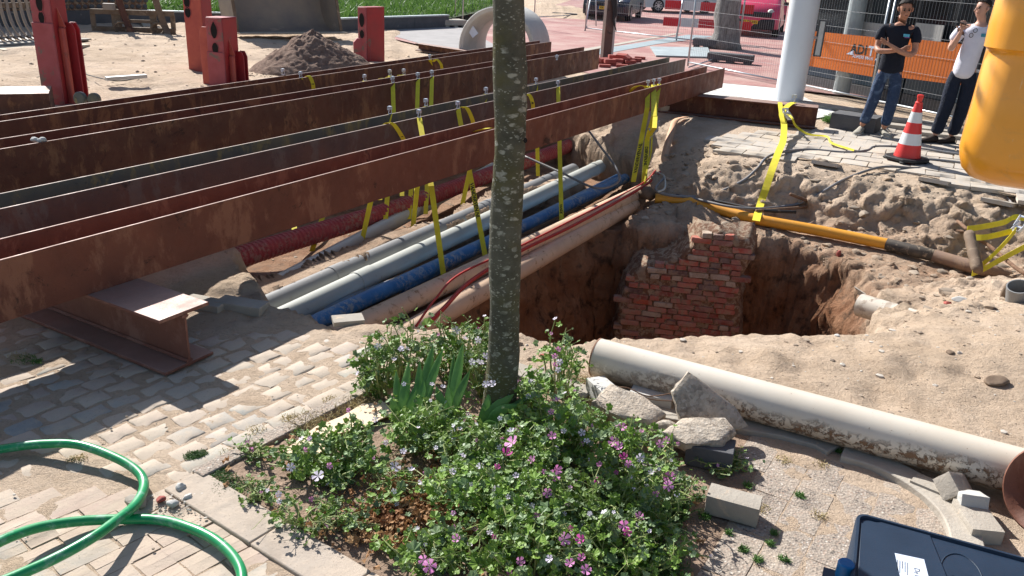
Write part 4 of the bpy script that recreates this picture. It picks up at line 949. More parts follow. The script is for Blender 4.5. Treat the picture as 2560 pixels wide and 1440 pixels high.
# marked stones
for k, (px, py, sx, mt, lb) in enumerate([(2400, 752, (.13, .08, .05), 'conc_new', 'whitish broken brick on the right sand slope'), (2370, 762, (.09, .07, .04), 'new_brick', 'red brick shard beside the whitish brick'), (2508, 745, (.06, .05, .16), 'fork', 'rust brown stump beside the open standpipe'),
        (2095, 640, (.05, .05, .09), 'new_brick', 'red brick fragment in the pit edge'), (1612, 548, (.09, .05, .05), 'conc', 'grey brick piece on the lip below the rusty joint'), (2490, 960, (.15, .10, .06), 'fork', 'dark crumbly clod on the right sand'), (2375, 885, (.06, .05, .03), 'fork', 'small dark clod on the right sand'),
        (2005, 842, (.035, .03, .025), 'new_brick', 'small reddish pebble on the pit rim'), (2094, 842, (.04, .03, .025), 'conc_new', 'small pale pebble on the pit rim'), (1355, 893, (.04, .03, .03), 'new_brick', 'reddish crumb beside the tree on the sand'), (1985, 1285, (.035, .025, .02), 'conc_dark', 'dark blue grey pebble on the aggregate paving')]):
    one_rock('stone', px, py, sx, MT[mt], lb, 'stone', k*.7, seed=60+k)
# ---------------- cables over the far bank
def dr(px, py, dz=.01): p = drape(px, py); return p+np.array([0, 0, dz+.026 if p[2] > -.06 else dz])
cable('grey_cable', [G(1660, 445, -.25), G(1640, 475, -.30), G(1690, 490, -.36), dr(1770, 492, .02), dr(1850, 462, .03), dr(1890, 430, .03), dr(1925, 400, .03), dr(2010, 383, .02), dr(2110, 390, .02), dr(2165, 385, .02), dr(2190, 375, .02), dr(2280, 378, .02), dr(2400, 395, .02), dr(2460, 400, .02)], .016, MT['grey_cable'], 'grey cable from the strap cluster over the bank past the cone', group='grey cables over the bank')
cable('grey_cable', [G(1700, 488, -.38), G(1850, 520, -.36), dr(1975, 520, .03), dr(2040, 495, .03), dr(2110, 455, .03), dr(2200, 430, .03), dr(2290, 430, .02), dr(2318, 420, .02), dr(2310, 408, .02), dr(2370, 412, .02), dr(2470, 425, .02)], .015, MT['grey_cable'], 'grey cable looping up the bank and round the cone base', group='grey cables over the bank')
cable('grey_cable', [G(1310, 390, -.2), G(1400, 430, -.28), G(1490, 470, -.33), G(1545, 455, -.33), G(1540, 420, -.2), G(1500, 365, -.05), G(1478, 335, .03), G(1450, 300, .1)], .014, MT['grey_cable'], 'pale grey cable looped over the open pale pipe end', group='grey cables over the bank')
cable('grey_cable', [G(2490, 470, -.05), G(2515, 490, -.06), G(2532, 512, -.1)], .012, MT['grey_cable'], 'short grey cable end under the yellow machine', group='grey cables over the bank')
cable('black_cable', [G(1690, 488, -.40), G(1800, 505, -.38), G(1900, 525, -.37), G(1990, 530, -.36)], .018, MT['black_rub'], 'black cable lying just above the yellow gas pipe')
cable('rusty_cable', [G(1890, 527, -.37), G(1990, 520, -.36), G(2060, 510, -.34), G(2200, 521, -.34), G(2330, 522, -.32), G(2370, 535, -.28), G(2420, 575, -.22)], .018, MT['rusty_cable'], 'rusty cable running above the gas pipe to the rusty tube', group='rusty cables along the bank')
cable('rusty_cable', [G(1975, 485, -.22), G(2040, 510, -.32), G(2130, 540, -.36), G(2280, 565, -.38), G(2430, 582, -.30)], .017, MT['rusty_cable'], 'rusty cable crossing diagonally along the hollow', group='rusty cables along the bank')
cable('rusty_cable', [G(1660, 470, -.40), G(1700, 478, -.42), G(1745, 470, -.32), G(1760, 462, -.3)], .014, MT['rusty_cable'], 'short rusty cable end right of the strap cluster', group='rusty cables along the bank')
cable('dirty_cable', [G(2435, 590, -.20), G(2480, 620, -.25), G(2540, 670, -.26), G(2590, 700, -.28)], .018, MT['rusty_cable'], 'mud covered cable slanting down past the ratchet straps')
cable('green_cable', [G(2278, 540, -.30), G(2330, 527, -.28), G(2410, 517, -.22), G(2470, 500, -.14), G(2515, 503, -.10)], .013, MT['green_cable'], 'pale green cable in the hollow below the cone')
cable('white_lead', [G(1640, 430, -.28), G(1660, 440, -.25), G(1662, 470, -.25), G(1645, 480, -.28)], .010, MT['pvc_pale'], 'pale lead curling beside the strap cluster')
# peach coloured strip hanging over the bank
mb = MB(); P = [G(1715, 292, .03), G(1690, 300, .04), G(1680, 325, -.02), G(1668, 365, -.12), G(1662, 400, -.22), G(1680, 408, -.25)]
mb.ribbon(spline(P, 5), np.array([.095, .02, .0]), .006); tag(mb.build('membrane_strip', MT['foam'], smooth=True), 'peach coloured flexible strip hanging down the bank behind the straps', 'strip')
# light wedge behind bank, boards
# ------------------------------------------------------------------ yellow lashing straps
BD = nrm([.489, .872, 0])
def hookmesh():
    mb = MB()
    mb.tube([(-.024, 0, -.055), (-.024, 0, -.05), (-.010, 0, .0), (0, 0, .006), (.010, 0, 0), (.024, 0, -.05), (.024, 0, -.055)], .0035, 6)
    mb.tube([(-.024, 0, -.055), (.024, 0, -.055)], .004, 6)
    mb.bar((-.014, .004, .012), (.014, .004, .012), .034, .012); mb.bar((-.012, .024, -.004), (.012, .024, -.004), .008, .036)
    mb.bar((-.012, -.014, .0), (.012, -.014, .0), .008, .026)
    return mb
_hk = hookmesh().build('hook', MT['steel']); HOOK = _hk.data; bpy.data.objects.remove(_hk)
HA = math.atan2(BD[1], BD[0])
def faceV(p, U, Vv):
    n = np.cross(nrm(U), nrm(Vv)); return Vv if n@(CAM-p) > 0 else -np.array(Vv)
def strap(label, path, w=.046, hooks=(), texts=(), wv=None, tails=(), group='yellow lashing straps on the beams', name='lashing_strap', dangle=0):
    path = [np.array(p, float) for p in path]
    t = thing(name, path[0], label, 'strap', group)
    pv = nrm([path[0][1], -path[0][0], 0]); W = np.array(wv if wv is not None else nrm(pv*.75+BD*.25)*w, float)
    mb = MB(); mb.ribbon(path, W, .0028)
    for tl in tails:
        mb.ribbon(spline(tl, 6), W if wv is None else W, .0028)
    mb.build('webbing', MT['strap'], t)
    for h in hooks: inst('hook', HOOK, h, HA, t, scale=(.95, .95, .95))
    if texts:
        mt_ = MB()
        for (a, b, txt, flip, size, tw) in texts:
            A, B = np.array(a), np.array(b); U = (B-A) if not flip else (A-B); Wv = np.array(tw if tw is not None else W)
            Vv = faceV(A, U, Wv); mid = (A+B)/2; n = nrm(np.cross(nrm(U), nrm(Vv)))
            text_on(mt_, txt, mid-nrm(Vv)*size*.36+n*.003, U, Vv, size, .0005, True, .0018)
        mt_.build('lettering', MT['ink'], t)
    return t
Z = .612
def fl(px, py):
    z = .600
    yl = 121+(1500-px)*(373-121)/1500.   # the third beam stands a little taller
    return G(px, py, .645 if abs(py-yl-2) < 14 else z)
hang = [
    ('left rear leg strap from the fourth flange down behind the pale pipes', [fl(975, 285), G(900, 625, -.56)], [fl(975, 285)], ()),
    ('strap from the hook left of the middle, down in front of the bright blue pipe', [fl(1048, 294), G(1078, 465, .18), G(1110, 697, -.55)], [fl(1048, 294)], ()),
    ('rear leg strap that leans left over the pale and grey pipes', [fl(1065, 265), G(1030, 590, -.56)], [fl(1065, 265)], ()),
    ('printed strap that slants down to the blue pipe left of the trunk', [fl(1145, 272), G(1213, 640, -.52)], [fl(1145, 272)], [(G(1176, 440, .2), G(1199, 562, -.25), 'VANDERVEN.NL', False, .046, None)]),
    ('rear leg strap disappearing behind the grey pipe left of the trunk', [fl(1215, 235), G(1150, 540, -.54)], [fl(1215, 235)], ()),
    ('thin upright strap right of the trunk crossing the pale pipe', [fl(1395, 217), G(1404, 552, -.48)], [fl(1395, 217)], [(G(1402, 495, -.2), G(1404, 548, -.45), 'VANDE', False, .036, None)]),
    ('strap hooked on the grey beam just right of the trunk', [fl(1340, 210), G(1345, 440, -.45)], [fl(1340, 210)], ()),
    ('strap from the dark beam hook above the leftmost loop', [fl(982, 207), G(984, 280, .38), G(962, 575, -.50)], [fl(982, 207)], ()),
    ('strap hanging from the middle hook on the dark beam', [fl(1045, 197), G(1043, 268, .38), G(1022, 548, -.50)], [fl(1045, 197)], ()),
    ('strap hanging from the right hook on the dark beam', [fl(1080, 191), G(1078, 262, .38), G(1064, 535, -.50)], [fl(1080, 191)], ()),
    ('short strap below the farthest beams, left of the middle hooks', [fl(912, 202), G(780, 628, -.50)], [fl(912, 202)], ()),
    ('strap with a loose printed end on the farthest beam', [fl(752, 195), G(755, 232, .4), G(734, 600, -.50)], [fl(752, 195)], ()),
    ('strap on the farthest beam left of the trunk', [fl(1075, 149), G(1080, 180, .4), G(1040, 480, -.45)], [fl(1075, 149)], ()),
    ('loop strap over the dark beam edge, left one', [fl(975, 189), G(950, 500, -.45)], [fl(975, 189)], ()),
    ('loop strap over the dark beam edge, right one', [fl(1010, 187), G(1005, 490, -.45)], [fl(1010, 187)], ()),
]
for lb, path, hk, tx in hang:
    strap(lb, path, .048, hk, tx)
for px, py in ((708, 187), (1392, 150)): o = inst('strap_hook', HOOK, fl(px, py), HA, None, scale=(.95,)*3); tag(o, 'bare steel hook gripping the rear beam, %s' % ('left of the printed strap end' if px < 800 else 'half hidden behind the tree trunk'), 'hook', 'bare strap hooks')
# loose tails folded over the flanges
def tail(px, py, drop, side, label, txt=None, w=.044):
    p = fl(px, py); n = nrm([.872, -.489, 0])
    P = spline([p-n*.05+(0, 0, -.03), p+(0, 0, .012), p+n*.035+BD*side*.2+(0, 0, -.01), p+n*.06+BD*side*.6-np.array([0, 0, drop*.55]), p+n*.05+BD*side-np.array([0, 0, drop])], 6)
    tx = []
    if txt: a, b = P[-8], P[-1]; tx = [(a, b, txt, False, .040, None)]
    strap(label, P, w, (), tx, name='strap_tail', group='loose strap ends over the flanges')
tail(770, 192, .16, .03, 'loose strap end printed EN.N over the farthest beam', 'EN.N')
tail(1090, 150, .12, .08, 'loose strap end over the farthest beam beside its hook')
tail(953, 198, .10, .10, 'loose strap end over the dark beam, leftmost of three')
tail(970, 195, .09, .10, 'loose strap end over the dark beam, middle of three')
tail(1000, 190, .10, .10, 'loose strap end over the dark beam, rightmost of three')
tail(970, 310, .24, .22, 'long loose strap end with print curling over the slate beam, left', 'VANDER')
tail(1158, 270, .22, .14, 'loose strap end curling over the slate beam beside its hook')
tail(1318, 238, .18, .06, 'printed strap end just right of the tree trunk', 'ANDER')
# cluster at the right end of the nearest beam
nb = nrm([.872, -.489, 0])
c1 = [G(1620, 215, .60), G(1618, 270, .40), G(1605, 340, .1), G(1583, 455, -.38)]
strap('left strap of the bundle on the nearest beam, printed and reaching the sandy pipes', c1, .060, [c1[0]], [(c1[-1]+(c1[-2]-c1[-1])*.05, c1[-1]+(c1[-2]-c1[-1])*.98, 'VANDERVEN.NL', False, .055, None)])
c2 = [G(1634, 212, .60), G(1635, 290, .36), G(1618, 350, .05), G(1610, 460, -.40)]
strap('middle strap of the bundle on the nearest beam with twisted printed webbing', c2, .065, [c2[0]], [(c2[2]+(c2[3]-c2[2])*.0, c2[3]-(c2[3]-c2[2])*.25, 'DERVEN.NL', False, .050, None)])
c3 = [G(1648, 210, .60), G(1640, 260, .42), G(1636, 320, .30), G(1625, 335, .2)]
strap('short right strap of the bundle tied back on itself', c3, .055, [c3[0]])
strap('narrow strap edge hanging behind the bundle', [G(1632, 300, .25), G(1628, 380, -.1), G(1607, 470, -.40)], .02)
strap('flat strap lying in the trough of the nearest beam by the bundle', spline([G(1570, 232, .50), G(1592, 216, .60), G(1612, 216, .60), G(1622, 232, .52)], 5), .05, name='strap_tail', group='loose strap ends over the flanges')
strap('strap loop lying in the trough of the nearest beam left of the trunk', spline([G(1180, 332, .50), G(1200, 325, .56), G(1225, 320, .57), G(1250, 322, .5)], 5), .04, name='strap_tail', group='loose strap ends over the flanges')
mb = MB(); P = spline([G(1622, 320, .22), G(1630, 335, .2), G(1634, 322, .24), G(1648, 300, .3), G(1640, 330, .2), G(1625, 345, .15)], 5); mb.ribbon(P, BD*.03, .004)
tag(mb.build('knotted_cord', MT['conc_new'], smooth=True), 'white knotted cord tied in the strap bundle', 'cord')
# big strap over the far crossways beam
rtop = G(1955, 258, .31)
P = spline([G(1985, 256, .315), G(1972, 262, .31), G(1955, 282, .25), G(1960, 310, .16), G(1958, 350, .08), dr(1944, 400, .09), dr(1928, 440, .09), dr(1912, 490, .10), dr(1898, 530, .09), G(1890, 552, -.40)], 6)
t = strap('wide yellow strap with ratchet over the far crossways beam down to the gas pipe', P, .075, [], [(P[-9], P[-22], 'VEN.NL', False, .055, nrm([.8, -.3, 0])*.07)], wv=nrm([.9, -.35, 0])*.080, name='ratchet_strap', group=None)
mb = MB(); mb.ribbon(spline([G(1950, 256, .315), G(1952, 275, .28), G(1956, 300, .2), G(1962, 320, .12), G(1955, 345, .05)], 6), nrm([.9, -.35, 0])*.06, .003)
mb.ribbon(spline([G(1965, 282, .24), G(1980, 295, .24), G(1990, 315, .14), G(2020, 335, .05), G(2060, 340, .03), G(2072, 345, .04), G(2080, 358, .03), G(2135, 376, .02)], 6), nrm([.5, .8, .25])*.055, .003); mb.build('loose_end', MT['strap'], t)
def ratchet(t, c, ax, sc=1.):
    ax = nrm(ax); up = np.array([0, 0, 1.]); sd = nrm(np.cross(ax, up)); up = np.cross(sd, ax)
    mb = MB()
    for s_ in (-1, 1):
        mb.bar(c-ax*.05*sc+sd*.03*s_*sc, c+ax*.05*sc+sd*.03*s_*sc, .004, .03*sc, up=up)
        mb.bar(c-ax*.01+sd*.036*s_*sc+up*.012, c+ax*.075*sc+sd*.036*s_*sc+up*.045*sc, .004, .022*sc, up=up)
        mb.lathe([(.018*sc, -.003), (.020*sc, 0), (.018*sc, .003)], c+sd*.03*s_*sc, 12, sd)
    for q in (-.045, .0, .07): mb.tube([c+ax*q*sc-sd*.036*sc+up*(.04*sc if q > .05 else 0), c+ax*q*sc+sd*.036*sc+up*(.04*sc if q > .05 else 0)], .008*sc, 8)
    return mb.build('ratchet', MT['steel'], t)
ratchet(t, G(1965, 283, .26), nrm([.2, -.3, -.8]), 1.35); inst('hook', HOOK, G(1985, 255, .32), HA, t, scale=(1.4,)*3)
# ratchet strap pulling the rusty tube at the right edge
t = thing('ratchet_strap', G(2545, 570, -.1), 'yellow ratchet straps pulling the rusty tube towards the right edge', 'strap')
mb = MB(); rr = G(2548, 568, -.08)
for P in ([G(2418, 572, -.13), G(2450, 568, -.12), G(2510, 556, -.1), G(2535, 543, -.05), G(2560, 545, -.05), G(2600, 540, -.05)], [G(2432, 594, -.18), G(2470, 592, -.15), G(2530, 578, -.1)], [G(2540, 575, -.1), G(2510, 610, -.15), G(2480, 640, -.25), G(2452, 665, -.36)], [G(2430, 684, -.38), G(2460, 672, -.34), G(2500, 650, -.25), G(2560, 618, -.15), G(2620, 590, -.1)]):
    mb.ribbon(spline(P, 5), nrm([.1, .4, .9])*.055, .003)
mb.build('webbing', MT['strap'], t); ratchet(t, rr, nrm([.7, .3, .6]), 1.25)
# ------------------------------------------------------------------ street tree
def mat_bark():
    m = N('bark_lichen'); v = m.co((1, 1, 1), 'World'); vs = m.co((1, 1, 2.6), 'World')
    col = m.mix(m.ramp(m.noise(9, 8, .7, v), [(.3, 0), (.7, 1)]), (.065, .065, .05), (.15, .15, .12))
    col = m.mix(m.ramp(m.noise(3, 5, .6, v), [(.48, 0), (.62, .8)]), col, (.115, .11, .05))
    vv = m.co((1, 1, 1.9), 'World', rot=(0.1, 0, 0)); dv = m.n('ShaderNodeMixRGB'); 
    nz = m.n('ShaderNodeTexNoise'); nz.inputs['Scale'].default_value = 30; m.l(vv, nz.inputs['Vector']); m.l(vv, dv.inputs[1]); m.l(nz.outputs['Color'], dv.inputs[2]); dv.inputs[0].default_value = .035
    d1 = m.vor(16, dv.outputs[0]); sp = m.ramp(d1, [(.26, 1), (.33, 0)]); sel = m.ramp(m.noise(8, 2, .5, v), [(.40, 0), (.48, 1)])
    d2 = m.vor(52, dv.outputs[0]); sp2 = m.ramp(d2, [(.22, 1), (.32, 0)]); sel2 = m.ramp(m.noise(11, 2, .5, vs), [(.44, 0), (.52, 1)])
    f = m.math('MAXIMUM', m.math('MULTIPLY', sp, sel), m.math('MULTIPLY', sp2, sel2)); f = m.math('MULTIPLY', f, m.ramp(m.noise(55, 4, .7, v), [(.35, .25), (.55, 1)]))
    col = m.mix(f, col, (.35, .36, .31)); m.bump(m.noise(28, 8, .75, vs), .012, .9); m.bump(m.noise(120, 4, .7, v), .003, .8)
    return m.fin(col, .9, 0, .1)
MT['bark'] = mat_bark()
MT['leaf_tree'] = simple('leaf_tree', (.045, .10, .025), .6, .4, 3)
tb = G(1242, 1062); top_ = np.array([tb[0]-.006, tb[1]+.0, 1.72])
tree = thing('street_tree', tb, 'young tree with straight grey green lichen spotted trunk standing in the flower bed', 'tree')
hts = np.linspace(-.05, 3.3, 70); P = []; R_ = []
for z in hts:
    P.append(tb+np.array([.014*math.sin(z*2.3)-.008*z+.007*math.sin(z*5.5), .01*math.sin(z*1.7), z])); R_.append(.072*(1-.075*z)+.034*math.exp(-(z+.05)*11)+.0025*math.sin(z*9))
mb = MB(); mb.tube(P, R_, 28)
V = np.array(mb.v); c_ = V*0; ang_ = fbm(V*6, 3)*.009+fbm(V*24, 2)*.0026; ctr = np.array([P[i//28] for i in range(len(V))]); dd = V-ctr; dd /= np.linalg.norm(dd, axis=1)[:, None]
knob = np.exp(-((V-(tb+np.array([.062, -.03, 1.345])))**2).sum(1)/.0005)*.012
mb.v = [tuple(p) for p in V+dd*(ang_+knob)[:, None]]; autosm(mb.build('trunk', MT['bark'], tree), 80)
mb = MB()
kn = tb+np.array([.060, -.048, 1.335]); mb.lathe([(.001, .002), (.008, .003), (.011, 0), (.007, -.006)], kn, 10, (.75, -.6, .1)); mb.build('branch_scar', MT['dark'], tree)
mb = MB(); lv = MB()
for k in range(9):
    a = k*2.4; z0 = 2.5+k*.1; p0 = P[int((z0+.05)/3.35*69)]; q = [p0, p0+np.array([math.cos(a)*.35, math.sin(a)*.35, .35]), p0+np.array([math.cos(a)*.7, math.sin(a)*.7, .9])]
    mb.tube(spline(q, 4), list(np.linspace(.026, .008, 9)), 7)
mb.build('limb', MT['bark'], tree, smooth=True)
for k in range(2600):
    a, r_ = rng.uniform(0, 6.28), rng.random()**.6*1.0; z = 3.95+rng.normal()*.42
    if perlin(np.array([math.cos(a)*r_*2, math.sin(a)*r_*2, z*2])) < -.08: continue
    c = tb+np.array([math.cos(a)*r_, math.sin(a)*r_+.25, z]); u_ = nrm(rng.normal(size=3)); v_ = nrm(np.cross(u_, rng.normal(size=3))); s_ = rng.uniform(.03, .055)
    lv.add([c-u_*s_, c+v_*s_*.5, c+u_*s_, c-v_*s_*.5], [(0, 1, 2, 3)])
lv.build('crown', MT['leaf_tree'], tree, rec=False)
# ------------------------------------------------------------------ planting bed
def mat_leaf(name, a, b, rough=.5, tr=.25):
    m = N(name); v = m.co(kind='World'); col = m.mix(m.ramp(m.noise(9, 4, .6, v), [(.35, 0), (.65, 1)]), a, b)
    col = m.mix(1., col, m.ramp(m.rnd(), [(0, .75), (1, 1.3)]), 'MULTIPLY')
    t_ = m.n('ShaderNodeBsdfTranslucent'); mx = m.n('ShaderNodeMixShader'); mx.inputs[0].default_value = tr; m.l(col, t_.inputs[0]); m.fin(col, rough, 0, .4)
    out = m.t.nodes['Material Output']; m.l(m.b.outputs[0], mx.inputs[1]); m.l(t_.outputs[0], mx.inputs[2]); m.l(mx.outputs[0], out.inputs[0]); return m.mat
MT['mallow'] = mat_leaf('mallow_green', (.10, .20, .022), (.22, .34, .06))
MT['mallow2'] = mat_leaf('mallow_grey_green', (.12, .20, .075), (.23, .32, .15))
MT['stem'] = simple('stem_green', (.22, .30, .09), .6, .3, 10, c2=(.34, .34, .14))
MT['sword'] = mat_leaf('sword_green', (.08, .21, .045), (.17, .33, .08), .4, .2)
MT['dry'] = mat_leaf('dry_leaf', (.26, .12, .05), (.40, .25, .12), .8, .15)
MT['straw'] = mat_leaf('dry_grass', (.34, .27, .13), (.46, .38, .20), .8, .15)
MT['weed'] = mat_leaf('weed_green', (.05, .12, .02), (.10, .19, .05))
MT['pet_pink'] = mat_leaf('petal_pink', (.62, .20, .46), (.74, .34, .62), .6, .35)
MT['pet_lil'] = mat_leaf('petal_lilac', (.76, .66, .82), (.86, .80, .90), .6, .35)
MT['pet_mag'] = mat_leaf('petal_magenta', (.45, .05, .26), (.55, .10, .36), .6, .35)
MT['soil'] = simple('bed_soil', (.33, .235, .17), .95, .35, 6, 60, .012, c2=(.20, .135, .09), kind='World')
bedp = [K0[:2]+nK[:2]*.0+uK[:2]*.0+nK[:2]*.03, K0[:2]+nK[:2]*1.05, G(760, 1440)[:2], (.0, 1.4), (.62, 1.4), G(1775, 1400)[:2], G(1900, 1200)[:2], G(1925, 1125)[:2], G(1860, 1085)[:2], G(1490, 1035)[:2], G(1300, 960)[:2], G(1160, 905)[:2]]
# soil : lumpy sheet
bx, by = np.meshgrid(np.linspace(-1.4, 1.35, 150), np.linspace(1.35, 4.15, 150)); sd_ = sdpoly(bx, by, bedp); qq = np.stack([bx, by, bx*0], -1)
bz = -.006+.012*fbm(qq*6, 4)+.006*fbm(qq*30, 2)-.04*smooth(.02, -.05, sd_)
mb = MB(); ii = np.arange(150*150).reshape(150, 150); F = np.stack([ii[:-1, :-1], ii[:-1, 1:], ii[1:, 1:], ii[1:, :-1]], -1).reshape(-1, 4); keep = (sd_.reshape(-1)[F] > -.06).any(1)
mb.add(np.stack([bx, by, bz], -1).reshape(-1, 3), F[keep]); soil = mb.build('bed_soil', MT['soil'], smooth=True, rec=False); tag(soil, kind='structure')
def leafmesh(kind, k):
    r = np.random.default_rng(300+k+hash(kind) % 50 if False else 300+k); V = [(0, 0, 0)]; F = []
    if kind == 'mallow':
        n = 20; cup = r.uniform(.05, .5); dr_ = r.uniform(-.25, .3)
        for i in range(n+1):
            a = -2.75+5.5*i/n; lob = 1-.30*abs(math.sin(a*2.5*.5*1.02+math.pi/2*0))**.6*0-.28*(abs(((a/5.5*5+.5) % 1)-.5)*2)**1.4; rr = .5*lob*(1-.1*r.random())
            V.append((math.sin(a)*rr*.95, math.cos(a)*rr*.9+.16, cup*rr*rr*1.6+dr_*(math.cos(a)*rr)+.05*math.sin(a*5+k)+r.normal()*.02))
        F = [(0, i+1, i+2) for i in range(n)]
    elif kind == 'dry':
        n = 10
        for i in range(n): a = 6.28*i/n; rr = .5*(1-.35*r.random()); V.append((math.cos(a)*rr, math.sin(a)*rr*.7, .30*r.normal()*.6))
        F = [(0, i+1, (i+1) % n+1) for i in range(n)]
    me = bpy.data.meshes.new('leaf'); me.from_pydata(V, [], F); return me
def petalmesh(k, op):
    r = np.random.default_rng(400+k); V = []; F = []
    for p in range(5):
        a = p*1.2566; ca, sa = math.cos(a), math.sin(a); o = len(V)
        for (x, y) in ((.02, 0), (.22, -.10), (.44, -.19), (.50, -.06), (.46, .0), (.50, .06), (.44, .19), (.22, .10)):
            z = op*(x*x)*2.2+r.normal()*.015; V.append((x*ca-y*sa, x*sa+y*ca, z))
        F.append(tuple(range(o, o+8)))
    me = bpy.data.meshes.new('flower'); me.from_pydata(V, [], F); return me
ML = [leafmesh('mallow', k) for k in range(8)]; DL = [leafmesh('dry', 20+k) for k in range(5)]
for me_ in ML[:5]: me_.materials.append(MT['mallow'])
for me_ in ML[5:]: me_.materials.append(MT['mallow2'])
for me_ in DL: me_.materials.append(MT['dry'])
FL = []
for k, mt in enumerate(('pet_pink', 'pet_lil', 'pet_mag', 'pet_pink', 'pet_lil')): q_ = petalmesh(k, (.3, .1, .9, .7, .5)[k]); q_.materials.append(MT[mt]); FL.append(q_)
def rotm(n, a):
    n = nrm(n); t_ = nrm(np.cross(n, [.3, .9, .1])); b_ = np.cross(n, t_); c_, s_ = math.cos(a), math.sin(a)
    return np.stack([t_*c_+b_*s_, -t_*s_+b_*c_, n], 1)
def place(name, me, p, n, a, s_, parent):
    R_ = rotm(n, a); M_ = Matrix([[*R_[i]*s_, float(p[i]-parent.location[i])] for i in range(3)]+[[0, 0, 0, 1]])
    o = bpy.data.objects.new(name, me); COL.objects.link(o); o.parent = parent; o.matrix_local = M_; return o
def meshadd(mb, me, p, n, a, s_):
    R_ = rotm(n, a)*s_; mb.add([np.array(p)+R_@np.array(v.co) for v in me.vertices], [tuple(f.vertices) for f in me.polygons])
def mallow(px, py, rx, ry, hgt, nstem, nleaf, nbig, flowers, label, fcol=(0, 1, 1, 3, 4), seed=0, lsz=.04, droop=0.):
    hgt *= 1.35; rx *= 1.22; ry *= 1.22; nleaf = int(nleaf*1.08); nstem = int(nstem*1.5); lsz *= 1.22
    r = np.random.default_rng(seed); c = G(px, py); t = thing('mallow_plant', c, label, 'flowering plant', 'mallow plants in the tree bed')
    st = MB(); fo = MB(); fo2 = MB(); sites = []
    for k in range(nstem):
        a = r.uniform(0, 6.28); q = r.random()**.55; base = c+np.array([math.cos(a)*q*rx*.45, math.sin(a)*q*ry*.45, 0]); tip = c+np.array([math.cos(a)*q*rx, math.sin(a)*q*ry, hgt*(1-.55*q*q)*r.uniform(.55, 1.1)])
        mid = (base+tip)/2+np.array([*r.normal(size=2)*.03, hgt*.16]); S = spline([base, mid, tip], 5); st.tube(S, list(np.linspace(.0042, .002, len(S))), 5); sites.append(S)
    nn = 0
    for k in range(nleaf):
        S = sites[int(r.integers(nstem))]; u_ = r.random()**.7; i_ = min(int(u_*10), 10); p = S[i_]+r.normal(size=3)*np.array([.030, .030, .02]); p[2] = max(p[2], .008)
        n_ = nrm(np.array([r.normal()*.55, r.normal()*.55-.25, 1.0])); s_ = lsz*(.38+1.15*r.random()**1.7)*(1.15-.3*u_)
        me_ = ML[int(r.integers(8))]
        if k < nbig: place('leaf', me_, p, n_, r.uniform(0, 6.28), s_*1.1, t)
        else: meshadd(fo if r.random() < .65 else fo2, me_, p, n_, r.uniform(0, 6.28), s_*.85)
        if r.random() < .35: st.tube([S[i_], p], .0011, 3, cap=False)
    st.build('stems', MT['stem'], t, rec=False)
    if fo.v: tag(fo.build('foliage', MT['mallow'], t, rec=False), kind='stuff')
    if fo2.v: tag(fo2.build('foliage', MT['mallow2'], t, rec=False), kind='stuff')
    for k in range(int(nleaf/70)+1):
        S = sites[int(r.integers(nstem))]; place('flower', FL[fcol[int(r.integers(len(fcol)))]], S[-1]+np.array([0, 0, .008]), nrm(np.array([r.normal()*.5, -.5+r.normal()*.4, .8])), r.uniform(0, 6.28), r.uniform(.012, .026), t)
    for (fx, fy, fc, fs) in flowers:
        z = hgt*.72; fs *= 1.4; p = G(fx, fy, z); d_ = nrm(CAM-p); n_ = nrm(d_*.7+np.array([r.normal()*.35, r.normal()*.35, .5]))
        place('flower', FL[fc], p, n_, r.uniform(0, 6.28), fs, t)
        s2 = MB(); b_ = c+(p-c)*.55; b_[2] = p[2]*.35; s2.tube(spline([b_, (b_+p)/2+(0, 0, .01), p-n_*.002], 4), .0016, 4); s2.build('flower_stalk', MT['stem'], t, rec=False)
    return t
mallow(1150, 930, .22, .17, .26, 26, 420, 45, [(1140, 826, 1, .034), (1163, 845, 1, .02), (945, 866, 1, .026), (1003, 873, 4, .022), (1200, 905, 1, .03), (1215, 890, 1, .026), (1232, 960, 4, .024), (1107, 968, 4, .018), (1080, 960, 1, .016), (1010, 960, 1, .015)], 'tall mallow with pale lilac flowers just left of the trunk', seed=1)
mallow(945, 985, .10, .10, .25, 18, 260, 35, [(938, 1050, 4, .018), (1045, 1070, 4, .014)], 'leafy dark mallow beside the tan board', seed=2)
mallow(835, 1180, .23, .15, .12, 26, 460, 38, [(727, 1168, 1, .026), (795, 1190, 1, .036), (823, 1165, 0, .020), (988, 1167, 1, .034), (1008, 1128, 1, .020), (1028, 1175, 4, .020), (965, 1107, 4, .016), (1057, 1208, 1, .030), (697, 1235, 1, .018)], 'low sprawling mallow with white lilac flowers in front of the tan board', seed=3)
mallow(1070, 1110, .22, .18, .17, 26, 560, 45, [(1080, 1030, 4, .016), (1090, 1120, 4, .014), (1240, 1225, 4, .024), (1135, 1095, 1, .016)], 'dense mallow below the sword leaves', seed=4)
mallow(1400, 1130, .20, .20, .26, 24, 560, 45, [(1278, 1078, 4, .022), (1280, 1107, 0, .044), (1265, 1137, 2, .030), (1380, 1090, 0, .026), (1372, 1066, 0, .022), (1410, 1078, 4, .018), (1467, 1102, 1, .020), (1455, 1082, 4, .022), (1243, 1170, 2, .018)], 'bushy mallow right of the trunk base with bright pink flowers', seed=5)
mallow(1395, 985, .10, .12, .30, 12, 200, 25, [(1395, 875, 3, .020), (1388, 892, 3, .020), (1400, 905, 4, .022), (1385, 915, 3, .022), (1395, 925, 4, .020), (1392, 1003, 3, .024), (1378, 1030, 3, .018)], 'single tall mallow spike with stacked pink blooms right of the trunk', seed=6, lsz=.034)
